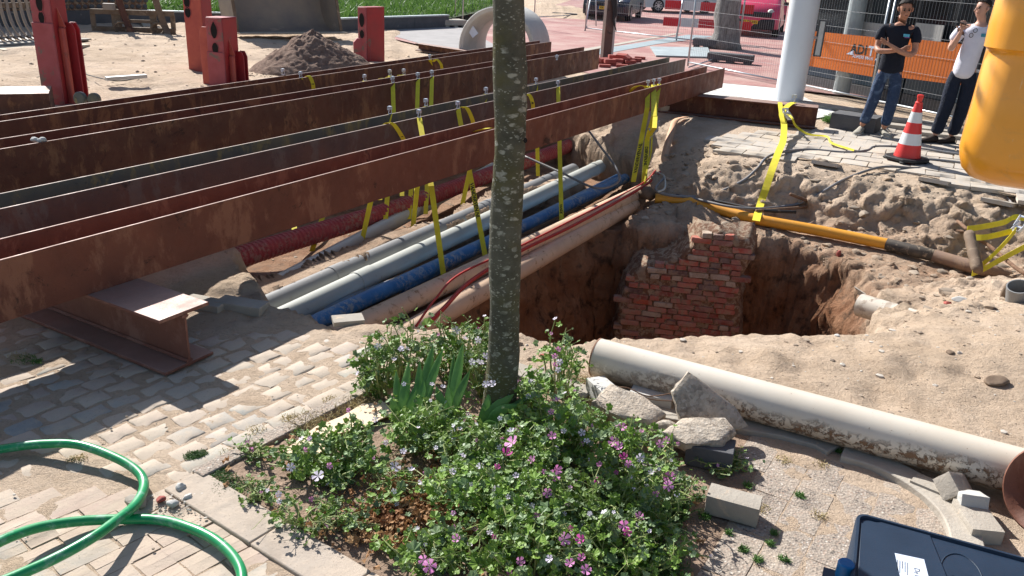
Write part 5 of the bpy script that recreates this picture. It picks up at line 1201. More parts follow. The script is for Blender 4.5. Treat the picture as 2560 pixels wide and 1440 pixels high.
mallow(1560, 1180, .20, .17, .20, 24, 520, 40, [(1555, 1068, 0, .030), (1580, 1078, 0, .026), (1535, 1105, 0, .034), (1548, 1118, 3, .028), (1560, 1145, 2, .024), (1570, 1160, 0, .024), (1600, 1145, 4, .026), (1650, 1110, 0, .026), (1665, 1102, 3, .022), (1675, 1195, 0, .036), (1670, 1215, 0, .030), (1540, 1182, 2, .014)], 'mallow against the rubble with purple pink flowers', seed=7)
mallow(1250, 1290, .26, .22, .20, 34, 820, 50, [(1385, 1190, 0, .034), (1392, 1175, 3, .026), (1368, 1232, 0, .026), (1410, 1348, 0, .034), (1452, 1350, 2, .024), (1425, 1322, 2, .015), (1142, 1348, 3, .022), (1233, 1345, 2, .014), (1075, 1415, 0, .034), (1060, 1400, 3, .024)], 'big dark mallow clump in the middle foreground', seed=8)
mallow(1500, 1330, .28, .20, .19, 34, 900, 50, [(1560, 1315, 3, .028), (1568, 1330, 2, .022), (1598, 1292, 3, .022), (1497, 1205, 2, .024), (1475, 1285, 4, .014), (1425, 1408, 0, .024), (1455, 1395, 3, .020), (1465, 1425, 0, .026), (1375, 1398, 4, .020), (1270, 1243, 4, .014)], 'big mallow clump in the right foreground with few pink blooms', seed=9)
mallow(1080, 1405, .22, .10, .09, 16, 260, 45, [], 'low mallow in the bottom foreground among dead leaves', seed=10)
mallow(640, 1138, .06, .04, .05, 8, 90, 12, [], 'small dark green seedling beside the kerb', seed=11, lsz=.022)
mallow(650, 1245, .07, .04, .05, 8, 90, 12, [], 'small green seedling lower down by the concrete edging', seed=12, lsz=.022)
mallow(800, 1310, .22, .09, .07, 20, 300, 24, [], 'thin creeping mallow shoots reaching the hose end', seed=13, lsz=.024)
mallow(1800, 1165, .11, .08, .05, 16, 170, 20, [], 'low green seedlings in the shade of the black block', seed=14, lsz=.026)
mallow(1560, 1420, .26, .12, .15, 24, 560, 40, [], 'feathery green growth at the bottom of the bed', seed=15, lsz=.030)
mallow(880, 1120, .05, .05, .14, 6, 70, 14, [(790, 1060, 4, .01)] if False else [], 'slender mallow shoot growing over the tan board', seed=16, lsz=.030)
mallow(1190, 1190, .18, .13, .20, 22, 330, 35, [(1130, 1180, 4, .02), (1200, 1165, 1, .022)], 'mallow filling the middle of the bed below the sword leaves', seed=17)
mallow(1000, 1250, .14, .10, .09, 10, 90, 16, [(985, 1228, 1, .018)], 'straggly mallow growing through the brown leaves', seed=18)
mallow(1640, 1290, .16, .18, .17, 20, 460, 30, [(1640, 1235, 3, .02)], 'fine leaved green plant at the right edge of the bed', seed=19, lsz=.026)
mallow(1330, 1420, .26, .14, .17, 24, 520, 35, [(1300, 1405, 3, .022)], 'mallow clump at the bottom edge of the bed', seed=20)
mallow(1300, 1200, .18, .15, .22, 20, 420, 35, [(1330, 1150, 0, .026), (1290, 1190, 4, .018)], 'upright mallow right in the middle of the bed', seed=21)
mallow(1010, 940, .10, .08, .27, 14, 170, 25, [(1003, 873, 4, .022), (985, 900, 4, .018)], 'lanky mallow stalks at the back left of the bed', seed=22, lsz=.034)
mallow(1215, 985, .08, .07, .30, 12, 150, 20, [(1195, 850, 1, .026), (1215, 960, 1, .024), (1180, 905, 1, .024)], 'mallow stalks standing close against the left side of the trunk', seed=23, lsz=.034)
mallow(1330, 1060, .12, .10, .22, 16, 220, 25, [(1320, 990, 4, .018)], 'mallow in front of the trunk on its right side', seed=24)
# gladiolus sword leaves
def sword(px, py, blades, label):
    c = G(px, py); t = thing('sword_leaf_plant', c, label, 'plant', 'sword leaved plants by the trunk')
    for (tx, ty, z, w_, bend) in blades:
        w_ *= 2.1
        tip = G(tx, ty, z); P = spline([c, c+(tip-c)*.5+np.array([0, 0, bend]), tip], 7); n_ = len(P); V = []; F = []; sd = nrm(np.cross(tip-c, CAM-c))
        fold = nrm(np.cross(sd, tip-c))
        for i, p in enumerate(P):
            u_ = i/(n_-1); q = w_*(.55+.9*u_-1.45*u_**3.2) if u_ < .999 else .001; V += [p-sd*q*.5, p+fold*q*.22, p+sd*q*.5]
        for i in range(n_-1):
            for k in range(2): F.append((i*3+k, i*3+k+1, i*3+4+k, i*3+3+k))
        mb = MB(); mb.add(V, F); mb.build('blade', MT['sword'], t, smooth=True, rec=False)
sword(1000, 1085, [(1022, 905, .26, .026, .02), (990, 925, .22, .024, 0), (1040, 975, .20, .02, 0), (975, 985, .18, .02, .02), (1060, 935, .22, .018, .03)], 'clump of sword leaves left of the trunk, leftmost group')
sword(1040, 1085, [(1083, 862, .33, .030, .02), (1108, 870, .33, .024, .03), (1050, 900, .28, .022, .02), (1060, 950, .22, .026, .02), (1100, 1000, .15, .026, .03)], 'tallest upright sword leaves left of the trunk')
sword(1120, 1080, [(1158, 855, .34, .026, .02), (1135, 880, .28, .020, 0), (1175, 925, .25, .022, .03), (1090, 965, .2, .024, .02), (1120, 960, .2, .02, .01)], 'sword leaves directly left of the trunk base')
sword(1190, 1090, [(1275, 930, .24, .034, .02), (1285, 985, .2, .030, .03), (1300, 1010, .17, .026, .04), (1320, 1045, .12, .022, .04), (1375, 975, .2, .012, .04), (1235, 965, .22, .024, .0), (1250, 1060, .12, .02, .03)], 'fan of sword leaves crossing in front of the trunk base')
# litter, dry grass, weeds
mb = MB(); r = np.random.default_rng(77)
def inbed(x, y): return sdpoly(np.array(x), np.array(y), bedp) > .02
for k in range(1900):
    if k < 1500: q_ = [G(1000, 1270), G(1150, 1330), G(960, 1330), G(1320, 1360), G(1060, 1240), G(1180, 1180)][k % 6]; x, y = q_[0]+r.normal()*.09, q_[1]+r.normal()*.06
    else: x, y = r.uniform(-1.2, .8), r.uniform(2.0, 3.5)
    if not inbed(x, y): continue
    meshadd(mb, DL[int(r.integers(5))], (x, y, .006+.045*r.random()**1.5), nrm([r.normal()*.7, r.normal()*.7, 1]), r.uniform(0, 6.28), r.uniform(.014, .046))
tag(mb.build('dead_leaves', MT['dry'], rec=False), 'brown crumpled dead leaves lying among the mallows', 'leaf litter', kind='stuff')
def grassy(name, spots, n, h, mat, label, seed=0, wd_=.0018):
    r = np.random.default_rng(seed); mb = MB()
    for k in range(n):
        x, y, rd = spots[k % len(spots)]; a = r.uniform(0, 6.28); q = r.random()**.7*rd; p = np.array([x+math.cos(a)*q, y+math.sin(a)*q, 0.0]); d = nrm([r.normal()*.8, r.normal()*.8, 1]); hh = h*r.uniform(.4, 1.2); sd = nrm(np.cross(d, r.normal(size=3)))*wd_
        mid = p+d*hh*.55; tip = mid+nrm([d[0]*2.2, d[1]*2.2, d[2]*.4])*hh*.45; mb.add([p-sd, p+sd, mid+sd*.8, mid-sd*.8, tip], [(0, 1, 2, 3), (3, 2, 4)])
    return tag(mb.build(name, mat, rec=False), label, 'grass', kind='stuff')
def gs(l): return [(G(a, b)[0], G(a, b)[1], c) for a, b, c in l]
grassy('dry_grass', gs([(1450, 960, .16), (1480, 1010, .14), (1400, 1060, .2), (900, 1020, .12), (780, 1060, .12), (1300, 1180, .2), (1150, 1290, .2), (1450, 1260, .2), (1520, 1050, .1), (1380, 960, .12), (1000, 1180, .2)]), 5200, .04, MT['straw'], 'dry straw coloured grass matted over the bed', 1)
grassy('bed_grass', gs([(1600, 1330, .16), (1650, 1270, .12), (1480, 1400, .2), (1350, 1240, .15), (1240, 1150, .1), (1620, 1420, .15), (1580, 1240, .1), (1800, 1150, .07)]), 5200, .075, MT['weed'], 'fine green grass growing through the bed', 2)
grassy('moss_grass', gs([(560, 1200, .06), (540, 1180, .05), (600, 1215, .06), (480, 1140, .035), (500, 1135, .03), (560, 1225, .05)]), 2600, .012, MT['weed'], 'low green moss and grass beside the kerb corner', 3)
grassy('crack_weeds', gs([(1858, 1375, .02), (1935, 1335, .015), (1925, 1360, .015), (1822, 1333, .012), (1870, 1215, .02), (1745, 1245, .03), (1760, 1290, .03), (2095, 1130, .012), (1895, 1400, .02), (60, 900, .06), (95, 905, .03), (745, 1080, .02), (2000, 1240, .02), (1960, 1400, .02), (1690, 1330, .05)]), 1500, .022, MT['weed'], 'tiny weeds growing in the paving joints', 4)
grassy('joint_straw', gs([(200, 1145, .03), (180, 1150, .03), (580, 1130, .05), (640, 1075, .05), (720, 1045, .04), (830, 1000, .05), (45, 890, .05), (2020, 1090, .04), (2050, 1160, .04), (1960, 1150, .04), (1900, 1270, .04), (2050, 1290, .04)]), 1000, .014, MT['straw'], 'dry straw bits in the paving joints', 5)
# two pieces of tan board
def board(name, pts, z, th, mat, label):
    mb = MB(); mb.prism([G(*p, z) for p in pts], (0, 0, -th)); o = mb.build(name, mat); return tag(o, label, 'board')
board('tan_board', [(708, 1128), (790, 1066), (855, 1040), (905, 1010), (960, 1005), (990, 1030), (900, 1070), (840, 1085), (810, 1130), (775, 1150), (745, 1140)], .022, .006, MT['board'], 'pale tan broken board lying on the soil left of the mallows')
# tiny weeds on the far pavement
grassy('far_weeds', [(G(2075, 305)[0], G(2075, 305)[1], .12), (G(2090, 300)[0], G(2090, 300)[1], .15)], 350, .14, MT['weed'], 'small weeds beside the crossways beam end', 6, .006)
# ------------------------------------------------------------------ green hose
MT['hose'] = simple('hose_green', (.01, .30, .10), .28, .15, 10, 60, .0006, c2=(.02, .24, .09), spec=.5)
_h = N('hose_green2'); _v = _h.co(kind='World'); _c = _h.mix(_h.ramp(_h.noise(14, 8, .75, _v, .5), [(.52, 0), (.60, .75)]), (.008, .26, .085), (.16, .36, .24)); MT['hose'] = _h.fin(_c, _h.ramp(_h.noise(9, 4, .6, _v), [(.3, .22), (.7, .5)]), 0, .5)
R_ = .0185
HP = [(-60, 1135, .02), (20, 1120, .03), (110, 1110, .045), (200, 1113, .06), (290, 1145, .05), (345, 1180, .035), (360, 1215, .03), (340, 1260, .05), (290, 1302, .075), (230, 1345, .09), (140, 1395, .08), (40, 1440, .06), (-60, 1480, .04)]
HP2 = [(-60, 1385, .10), (20, 1345, .085), (100, 1318, .06), (200, 1303, .035), (310, 1298, .019), (400, 1300, .019), (470, 1318, .022), (530, 1345, .03), (575, 1382, .03), (600, 1420, .025), (606, 1460, .02), (600, 1520, .02)]
t = thing('garden_hose', G(300, 1250), 'thick glossy green hose looping twice over the old pavers', 'hose')
for P in (HP, HP2):
    mb = MB(); mb.tube(spline([G(a, b, c) for a, b, c in P], 8), R_, 18); mb.build('hose_loop', MT['hose'], t, smooth=True)
# ------------------------------------------------------------------ dark blue case
MT['navy'] = simple('plastic_navy', (.012, .026, .050), .5, .25, 8, 200, .0006, c2=(.016, .033, .062), spec=.4)
MT['knob'] = simple('plastic_blue', (.005, .12, .33), .35, .15)
MT['label_w'] = simple('label_white', (.60, .66, .78), .5, .03)
zc = .42; A = G(2142, 1278, zc); B = G(2600, 1402, zc); ux = nrm(B-A); uy = nrm(G(2215, 1500, zc)-A); uy = nrm(uy-ux*(uy@ux)); up = np.array([0, 0, 1.])
t = thing('tool_case', (*(A+ux*.25+uy*.18)[:2], 0), 'dark navy plastic case with white sticker in the lower right corner', 'case')
def rr(w0, w1, h0, h1, r_, z, n=6):
    P = []
    for cx, cy, a0 in ((w1-r_, h0+r_, -90), (w1-r_, h1-r_, 0), (w0+r_, h1-r_, 90), (w0+r_, h0+r_, 180)):
        for k in range(n+1): a = rad(a0+90*k/n); P.append(A+ux*(cx+r_*math.cos(a))+uy*(cy+r_*math.sin(a))+up*z)
    return P
mb = MB(); rings = [rr(0, .62, 0, .44, .03, -.36), rr(0, .62, 0, .44, .03, -.01), rr(.003, .617, .003, .437, .03, 0), rr(.011, .609, .011, .429, .024, 0), rr(.013, .607, .013, .427, .022, -.010), rr(.10, .52, .10, .34, .02, -.010)]
n_ = len(rings[0]); V = [p for r_ in rings for p in r_]; F = [(l*n_+k, l*n_+(k+1) % n_, (l+1)*n_+(k+1) % n_, (l+1)*n_+k) for l in range(5) for k in range(n_)]; F += [tuple(range(n_-1, -1, -1)), tuple(5*n_+k for k in range(n_))]
mb.add(V, F); autosm(mb.build('case_body', MT['navy'], t), 30)
mb = MB(); mb.prism([A+ux*q[0]+uy*q[1]+up*-.0095 for q in ((.075, .014), (.215, .014), (.255, .20), (.27, .42), (.02, .42), (.016, .05))], up*.004); bevel(mb.build('lid_panel', MT['navy'], t), .002)
sk = [(.115, .16), (.195, .15), (.215, .30), (.135, .30)]
mb = MB(); mb.prism([A+ux*q[0]+uy*q[1]-up*.0052 for q in sk], up*.0006); mb.build('sticker', MT['label_w'], t)
tx = MB(); sx = -uy; 
text_on(tx, 'De Pol', A+ux*.168+uy*.235-up*.0045, uy, -ux*-1 if False else ux, .022, .0004); 
for k in range(5): tx.bar(A+ux*(.150-.007*k)+uy*.19-up*.0042, A+ux*(.150-.007*k)+uy*(.25-.012*(k % 3))-up*.0042, .0014, .0004)
tx.build('sticker_print', MT['ink'], t)
em = MB(); ec = G(2398, 1420, zc-.009); text_on(em, 'Vel', ec-ux*.02+uy*.02, uy, ux, .075, .0012, False, .002); em.tube([ec+ux*(.005+.055*math.cos(a_))+uy*(.03+.10*math.sin(a_)) for a_ in np.linspace(0, 6.28, 40)], .0018, 5); em.build('embossed_mark', MT['navy'], t)
mb = MB(); kc = G(2112, 1425, .40); mb.lathe([(.0, .028), (.020, .028), (.0235, .024), (.024, -.02), (.022, -.03)], kc, 28); autosm(mb.build('blue_knob', MT['knob'], t), 40)
mb = MB(); mb.bar(kc-ux*.055-up*.042, kc+ux*.05-up*.042, .06, .02); mb.build('knob_bracket', MT['navy'], t)
# ------------------------------------------------------------------ rusty bell shaped part at the right edge
ax = nrm([-.80, -.42, .30]); c = G(2632, 1232, .20)
MT['rustbell'] = mat_rust('rust_red_cast', (.19, .075, .045), (.13, .05, .03), (.25, .12, .08), rough=.55)
mb = MB(); mb.lathe([(.12, -.35), (.13, -.12), (.150, -.03), (.178, .0), (.183, .008), (.176, .014), (.160, .004), (.120, -.05), (.10, -.06), (.075, -.02), (.06, .03), (.01, .05)], c, 40, ax, 1.)
o = tag(mb.build('rusty_bell', MT['rustbell']), 'rusty cast iron bell housing at the right edge beside the case', 'housing'); autosm(o, 50)
MB_ = MB().box((c[0]+.1, c[1]+.12, .03), (.3, .3, .08), .4)
# ------------------------------------------------------------------ yellow machine body
_y = N('machine_yellow'); _c = _y.mix(_y.ramp(_y.noise(1.5, 4, .5), [(.3, 0), (.7, 1)]), (.82, .35, .02), (.74, .30, .018)); _y.b.inputs['Coat Weight'].default_value = .6; _y.b.inputs['Coat Roughness'].default_value = .12; _v = _y.co(kind='World'); _c = _y.mix(_y.ramp(_y.noise(7, 9, .75, _v, .6), [(.55, 0), (.70, .45)]), _c, (.42, .24, .08)); _c = _y.mix(_y.ramp(_y.noise(90, 3, .6, _y.co((1, 1, .12), 'World')), [(.70, 0), (.76, .5)]), _c, (.75, .55, .3)); MT['yellow'] = _y.fin(_c, _y.ramp(_y.noise(5, 6, .7, _v), [(.3, .28), (.7, .55)]), 0, .5)
DM = 2.75
def CD(px, py, s): d = CF+CR*(px-1280)/FPX-CU*(py-720)/FPX; return CAM+d*s
c0 = CD(2392, 400, DM); f_ = nrm(np.array([c0[0], c0[1], 0])); s_ = np.array([f_[1], -f_[0], 0])   # s_: to the right
t = thing('yellow_machine', (*(c0+s_*.7+f_*.4)[:2], 0), 'glossy orange yellow machine body hanging in at the upper right edge', 'machine')
zb = c0[2]-.088
def ring(z, inset, r_, n=7):
    P = []; w0, w1, h0, h1 = inset, 1.3-inset, inset, .9-inset
    for cx, cy, a0 in ((w1-r_, h0+r_, -90), (w1-r_, h1-r_, 0), (w0+r_, h1-r_, 90), (w0+r_, h0+r_, 180)):
        for k in range(n+1): a = rad(a0+90*k/n); P.append(np.array([c0[0], c0[1], 0])+s_*(cx+r_*math.cos(a))+f_*(cy+r_*math.sin(a)-.0)+np.array([0, 0, z]))
    return P
prof = [(0, .16, .04), (.004, .10, .06), (.022, .045, .09), (.05, .016, .11), (.085, .003, .12), (.12, -.004, .12), (.20, .0, .12), (.40, .006, .12), (.425, .014, .115), (.434, .012, .115), (.446, -.004, .12), (.52, -.006, .12), (.68, 0, .12), (.78, .03, .11), (.82, .09, .08)]
rg = [ring(zb+z, i_, r_) for z, i_, r_ in prof]; n_ = len(rg[0]); V = [p for r_ in rg for p in r_]; F = [(l*n_+k, l*n_+(k+1) % n_, (l+1)*n_+(k+1) % n_, (l+1)*n_+k) for l in range(len(rg)-1) for k in range(n_)]+[tuple(range(n_-1, -1, -1)), tuple((len(rg)-1)*n_+k for k in range(n_))]
mb = MB(); mb.add(V, F); autosm(mb.build('body_shell', MT['yellow'], t), 50)
for k in range(5):
    MB().lathe([(.010, -.004), (.011, 0), (.008, .005)], np.array([c0[0], c0[1], zb+.60])+s_*(.15+.22*k)-f_*.001+f_*.0, 8, -f_).build('bolt', MT['conc_dark'], t)
pc = np.array([c0[0], c0[1], 0])+s_*.95+f_*.45
mb = MB(); mb.lathe([(.22, 0), (.22, .12), (.12, .18), (.12, zb+.02)], pc, 20); mb.build('pedestal', MT['conc_dark'], t)
# ------------------------------------------------------------------ white column with lamp
MT['col_white'] = simple('column_paint', (.62, .66, .70), .38, .06, 2, 120, .0006, spec=.5)
cb = G(1971, 252); cb[2] = 0
t = thing('white_column', cb, 'tall round white steel column standing by the far crossways beam', 'column')
autosm(MB().lathe([(.236, -.02), (.236, 5.2)], cb, 56).build('column_shaft', MT['col_white'], t))
fd = nrm([cb[0], cb[1], 0]); fs = np.array([fd[1], -fd[0], 0])
lc = cb+fs*.33+fd*.10
z1 = VT(2042, 48, lc); z0 = VT(2030, 140, lc)
t2 = thing('lamp_fitting', (*lc[:2], z0), 'grey strip shaped lamp fitting mounted upright on the side of the white column', 'lamp')
bevel(MB().box((lc[0], lc[1], (z0+z1)/2), (.13, .12, z1-z0), math.atan2(fs[1], fs[0])).build('housing', MT['conc_dark'], t2), .008)
mb = MB(); cc = lc-fd*.063; cc[2] = (z0+z1)/2; mb.bar(cc+(0, 0, -(z1-z0)*.46), cc+(0, 0, (z1-z0)*.46), .075, .012, up=fd); mb.build('diffuser', MT['galv'], t2)
mb = MB(); mb.bar(cb+fs*.2+(0, 0, z0+.3), lc+(0, 0, z0+.3-0), .05, .04); mb.build('bracket', MT['galv'], t2)
# ------------------------------------------------------------------ site fences
MT['wire'] = simple('wire_grey', (.30, .31, .32), .6, .1)
def fence(A, B, h, label, mat=MT['galv'], lean=0., hoz=6, vs=.055, banners=(), group='mesh fence panels', z0=.10, base=True, rails=True, wr=.0017):
    A = np.array([*A[:2], 0.]); B = np.array([*B[:2], 0.]); d = nrm(B-A); L = np.linalg.norm(B-A); n = np.array([-d[1], d[0], 0])
    t = thing('mesh_fence', (A+B)/2, label, 'fence', group)
    p = lambda s, z: A+d*s+np.array([0, 0, z])
    for s in (0, L): MB().tube([p(s, .02), p(s, h)], .021, 10).build('post', mat, t, smooth=True)
    for z in (z0, h-.03): MB().tube([p(0, z), p(L, z)], .017, 8).build('rail', mat, t, smooth=True)
    mb = MB(); k = vs
    while k < L: mb.tube([p(k, z0), p(k, h-.03)], wr, 4, cap=False); k += vs
    for j in range(1, hoz+1): z = z0+(h-z0)*j/(hoz+1); mb.tube([p(0, z), p(L, z)], wr*1.15, 4, cap=False)
    mb.build('mesh_infill', MT['wire'], t, rec=False)
    return t, p, d, n, L
def foot(c, rz, label, mat=MT['conc_dark'], sz=(.68, .22, .14)):
    t = thing('fence_block', c, label, 'fence foot', 'fence feet')
    mb = MB(); x, y, z = sz
    pr = [(-x/2, 0), (x/2, 0), (x/2-.03, z), (-x/2+.03, z)]
    for y0_, y1_ in ((-y/2, -y/2+.07), (y/2-.07, y/2)): pass
    mb.box((0, 0, z*.62), (x, y, z*.76), ch=.02); 
    for q in (-x*.38, 0, x*.38): mb.box((q, 0, z*.13), (x*.16, y, z*.26))
    mb.v = [tuple(np.array(Matrix.Rotation(rz, 3, 'Z') @ Vector(v))+c) for v in mb.v]; mb.build('block', mat, t); return t
d_ = nrm([.83, -.56, 0])
pA = G(1719, 167); pB = G(1985, 222)
# right of the rusty beams to the column
f1 = fence(pA, G(1955, 216), 2.0, 'mesh fence panel between the rusty beam ends and the white column', vs=.06)
MB().tube([G(1722, 168, .06), G(1828, 134, .06)], .016, 8).build('brace', MT['galv'], f1[0], smooth=True)
# banner fence right of the column
q0 = G(2005, 226); q1 = G(2172, 262)
f2 = fence(q0, q1, 2.0, 'mesh fence panel with orange lettered banner right of the white column', vs=.06)
dq = nrm(q1-q0); nq = np.array([dq[1], -dq[0], 0])
MT['banner'] = simple('banner_orange', (.62, .155, .02), .6, .12, 3, c2=(.55, .13, .02))
def onplane(px, py, A, d):
    D = CF+CR*(px-1280)/FPX-CU*(py-720)/FPX; n = np.array([-d[1], d[0], 0]); t_ = ((np.array(A)-CAM)@n)/(D@n); return CAM+D*t_
def banner(t, A, d, pts, off=.012):
    P = [onplane(*p, A, d) for p in pts]; n = np.array([-d[1], d[0], 0]); nn = n if n@(CAM-P[0]) > 0 else -n
    mb = MB(); mb.prism([p+nn*-off for p in P], nn*.004); return mb.build('banner', MT['banner'], t), nn
o, nn = banner(f2[0], q0, dq, [(2035, 78), (2196, 94), (2180, 192), (2012, 163)])
tx = MB(); w_ = MB(); pz = onplane(2160, 137, q0, dq)+nn*-.006
text_on(tx, 'ADI', pz-dq*.14, dq, (0, 0, 1), .22, .0005, True, .006); text_on(w_, 'T', pz+dq*.13, dq, (0, 0, 1), .22, .0005, True, .006)
tri = onplane(2128, 137, q0, dq)+nn*-.004; w_.prism([tri+dq*-.12, tri+dq*.04, tri+dq*.03+np.array([0, 0, .08])], nn*.001)
text_on(w_, 'ALMERE MAN  A', onplane(2160, 148, q0, dq)+nn*-.006, dq, (0, 0, 1), .075, .0006, True, .001)
tx.build('banner_letters', MT['ink'], f2[0]); w_.build('banner_white_print', MT['label_w'], f2[0])
q2 = G(2185, 266); q3 = G(2500, 335)
f3 = fence(q2, q3, 2.0, 'mesh fence panel with plain orange banner behind the two men', vs=.06); dq3 = nrm(q3-q2)
banner(f3[0], q2, dq3, [(2230, 92), (2425, 112), (2400, 213), (2220, 190)])
mb = MB(); mb.prism([G(2172, 262, .05), G(2172, 262, .32), G(2140, 262, .05)], dq*.01); mb.build('corner_plate', MT['galv'], f2[0])
# rear long fence
r0 = G(1463, 78); r1 = G(1845, 122)
f4 = fence(r0, r1, 2.0, 'long mesh fence before the parked cars, from the rolling trestle to the grey tree', vs=.07)
mb = MB(); mb.tube([G(1462, 78), G(1472, -10, .0)*0+np.array([*G(1478, 62)[:2], 1.9])], .022, 8); mb.tube([G(1490, 66), np.array([*G(1478, 62)[:2], 1.9])], .022, 8); mb.build('end_trestle', MT['galv'], f4[0], smooth=True)
MB().lathe([(.05, -.02), (.06, 0), (.05, .02)], G(1466, 68, .05), 14, (1, .2, 0)).build('castor', MT['conc_new'], f4[0])
f5 = fence(G(1335, 50), G(1478, 42), 2.0, 'distant mesh fence by the sand heaps right of the trunk', vs=.07)
f6 = fence(G(1137, 60), G(1300, 66), 2.0, 'mesh fence standing behind the concrete ring', vs=.07)
MB().tube([G(1156, 66), G(1156, 66)+np.array([0, 0, 2.])], .022, 8).build('post', MT['galv'], f6[0], smooth=True)
foot(G(1130, 67), rad(30), 'grey concrete fence foot left of the concrete ring', MT['conc'], (.75, .6, .22)); foot(G(1412, 43), rad(-10), 'long dark fence foot far right of the trunk', sz=(1.0, .3, .16))
foot(G(1825, 158), rad(-20), 'black recycled plastic fence foot with two openings by the fence post', sz=(1.05, .3, .22)); foot(G(1765, 120), rad(-20), 'small dark foot at the base of the grey tree', sz=(.7, .4, .25))
# pole beside
# dark square post
c = G(1513, 146); t = thing('steel_post', c, 'dark brown square steel post with black bag, right of the dark beam ends', 'post')
bevel(MB().box(c+(0, 0, 1.2), (.19, .19, 2.4), .3).build('post_tube', MT['rust2'], t), .01)
MB().box(c+np.array([.14, -.03, 1.2]), (.05, .04, 2.4), .3).build('batten', MT['conc_new'], t)
mb = MB(); P = spline([c+np.array([.07, -.13, 1.28]), c+np.array([.12, -.14, 1.0]), c+np.array([.10, -.13, .85]), c+np.array([.18, -.14, .62])], 4); mb.tube(P, list(np.linspace(.07, .01, len(P))), 7); mb.build('black_bag', MT['black_rub'], t)
# stack of red bricks
BRL = ['lying flat in the middle of the bottom layer', 'in the bottom layer right of centre', 'lying flat at the left rear foot', 'in the bottom layer towards the right', 'on the second layer in the middle', 'on the second layer, turned askew', 'at the left, tilted on the second layer', 'standing steeply tilted on top of the pile', 'at the right, raised slightly', 'on the second layer at the right', 'lying apart at the far right', 'uppermost and tipped at an angle', 'near the top, level', 'lowest at the right front', 'lowest at the middle front', 'lowest at the left front']
t = None
for k, (px, py, z, a, rx) in enumerate([(1520, 158, .03, .1, 0), (1540, 162, .03, -.2, 0), (1500, 158, .03, .3, 0), (1560, 158, .03, .0, 0), (1525, 153, .10, .2, 0), (1545, 152, .10, -.3, 0), (1510, 150, .10, .6, .2), (1568, 145, .16, 1.1, .5), (1590, 150, .05, .0, 0), (1575, 155, .09, .3, 0), (1600, 146, .03, -.2, 0), (1555, 140, .18, -.5, .3), (1535, 142, .14, .15, 0), (1580, 163, .03, .3, 0), (1555, 166, .03, -.1, 0), (1512, 166, .03, .0, 0)]):
    mb = MB(); mb.box((0, 0, 0), (.21, .10, .07), ch=.004)
    if k == 0: bo = mb.build('loose_brick', MT['new_brick'], loc=(0, 0, 0)); bme_ = bo.data; bpy.data.objects.remove(bo)
    o = inst('loose_brick', bme_, G(px, py, z), a, None, rx=rx, scale=(1.15, 1.15, 1.15)); tag(o, 'loose red brick '+BRL[k]+', by the dark post', 'brick', 'loose red bricks by the dark post')
MT['plate'] = simple('plate_grey_blue', (.42, .47, .47), .6, .25, 2, 20, .003, .3, c2=(.30, .34, .35))
mb = MB(); mb.prism([G(*p, .05) for p in [(1625, 116), (1640, 138), (1778, 142), (1770, 118)]], (0, 0, -.03)); tag(mb.build('steel_plate', MT['plate']), 'bluish grey steel road plate lying on the red brick street', 'plate')
# grey tree behind the fence
def mat_gt():
    m = N('bark_grey'); v = m.co((2, 2, .5), 'World'); col = m.mix(m.ramp(m.noise(7, 7, .7, v), [(.35, 0), (.65, 1)]), (.12, .11, .10), (.30, .29, .27)); m.bump(m.noise(9, 7, .7, v), .04, 1); return m.fin(col, .95)
MT['gbark'] = mat_gt(); c = G(1808, 122); t = thing('grey_tree', c, 'old grey tree trunk behind the mesh fence left of the pink van', 'tree')
mb = MB(); n_ = 22; P = [c+np.array([.03*math.sin(k), 0, k*.22]) for k in range(n_)]; mb.tube(P, [.34+.15*math.exp(-k*.9)-.004*k for k in range(n_)], 20)
V = np.array(mb.v); mb.v = [tuple(q) for q in V+(V-np.array([P[i//20] for i in range(len(V))]))*(.25*fbm(V*np.array([5, 5, 1.3]), 3))[:, None]]; mb.build('trunk', MT['gbark'], t, smooth=True)
lv = MB()
for k in range(1500):
    p = c+np.array([*rng.normal(size=2)*1.6, 6.3+rng.normal()*.8]); u_ = nrm(rng.normal(size=3)); v_ = nrm(np.cross(u_, rng.normal(size=3))); s2 = rng.uniform(.05, .1); lv.add([p-u_*s2, p+v_*s2*.6, p+u_*s2, p-v_*s2*.6], [(0, 1, 2, 3)])
mb = MB()
for k in range(6): a = k*1.05; mb.tube([P[-1], P[-1]+np.array([math.cos(a)*.7, math.sin(a)*.7, .9]), P[-1]+np.array([math.cos(a)*1.4, math.sin(a)*1.4, 2.0])], [.15, .09, .03], 7)
mb.build('limb', MT['gbark'], t, smooth=True); lv.build('crown', MT['leaf_tree'], t, rec=False)
# red and white barrier boards on trestles
MT['sig_red'] = simple('barrier_red', (.60, .02, .03), .5, .12, 2); MT['sig_white'] = simple('barrier_white', (.60, .62, .64), .5, .08, 2)
ba = G(1653, 98); bb = G(1872, 112); bd = nrm(bb-ba); L = np.linalg.norm(bb-ba); t = thing('road_barrier', (ba+bb)/2, 'red and white barrier boards on grey trestles in front of the parked cars', 'barrier')
zt = VT(1655, 42, ba)
for zc_ in (zt-.12, VT(1655, 0, ba)-.12):
    k = 0; s = 0.
    while s < L:
        w2 = min(.52, L-s); mb = MB(); mb.bar(ba+bd*s+(0, 0, zc_), ba+bd*(s+w2-.004)+(0, 0, zc_), .03, .25); mb.build('barrier_board', MT['sig_red' if k % 2 == 0 else 'sig_white'], t); s += .52; k += 1
for s in (.5, L-.4):
    pz_ = ba+bd*s
    for q in (-.35, .35): 
        n2 = np.array([-bd[1], bd[0], 0]); MB().tube([pz_+n2*q+bd*-.06, pz_+n2*q*.1+(0, 0, 1.15)], .022, 8).build('trestle_leg', MT['galv'], t, smooth=True)
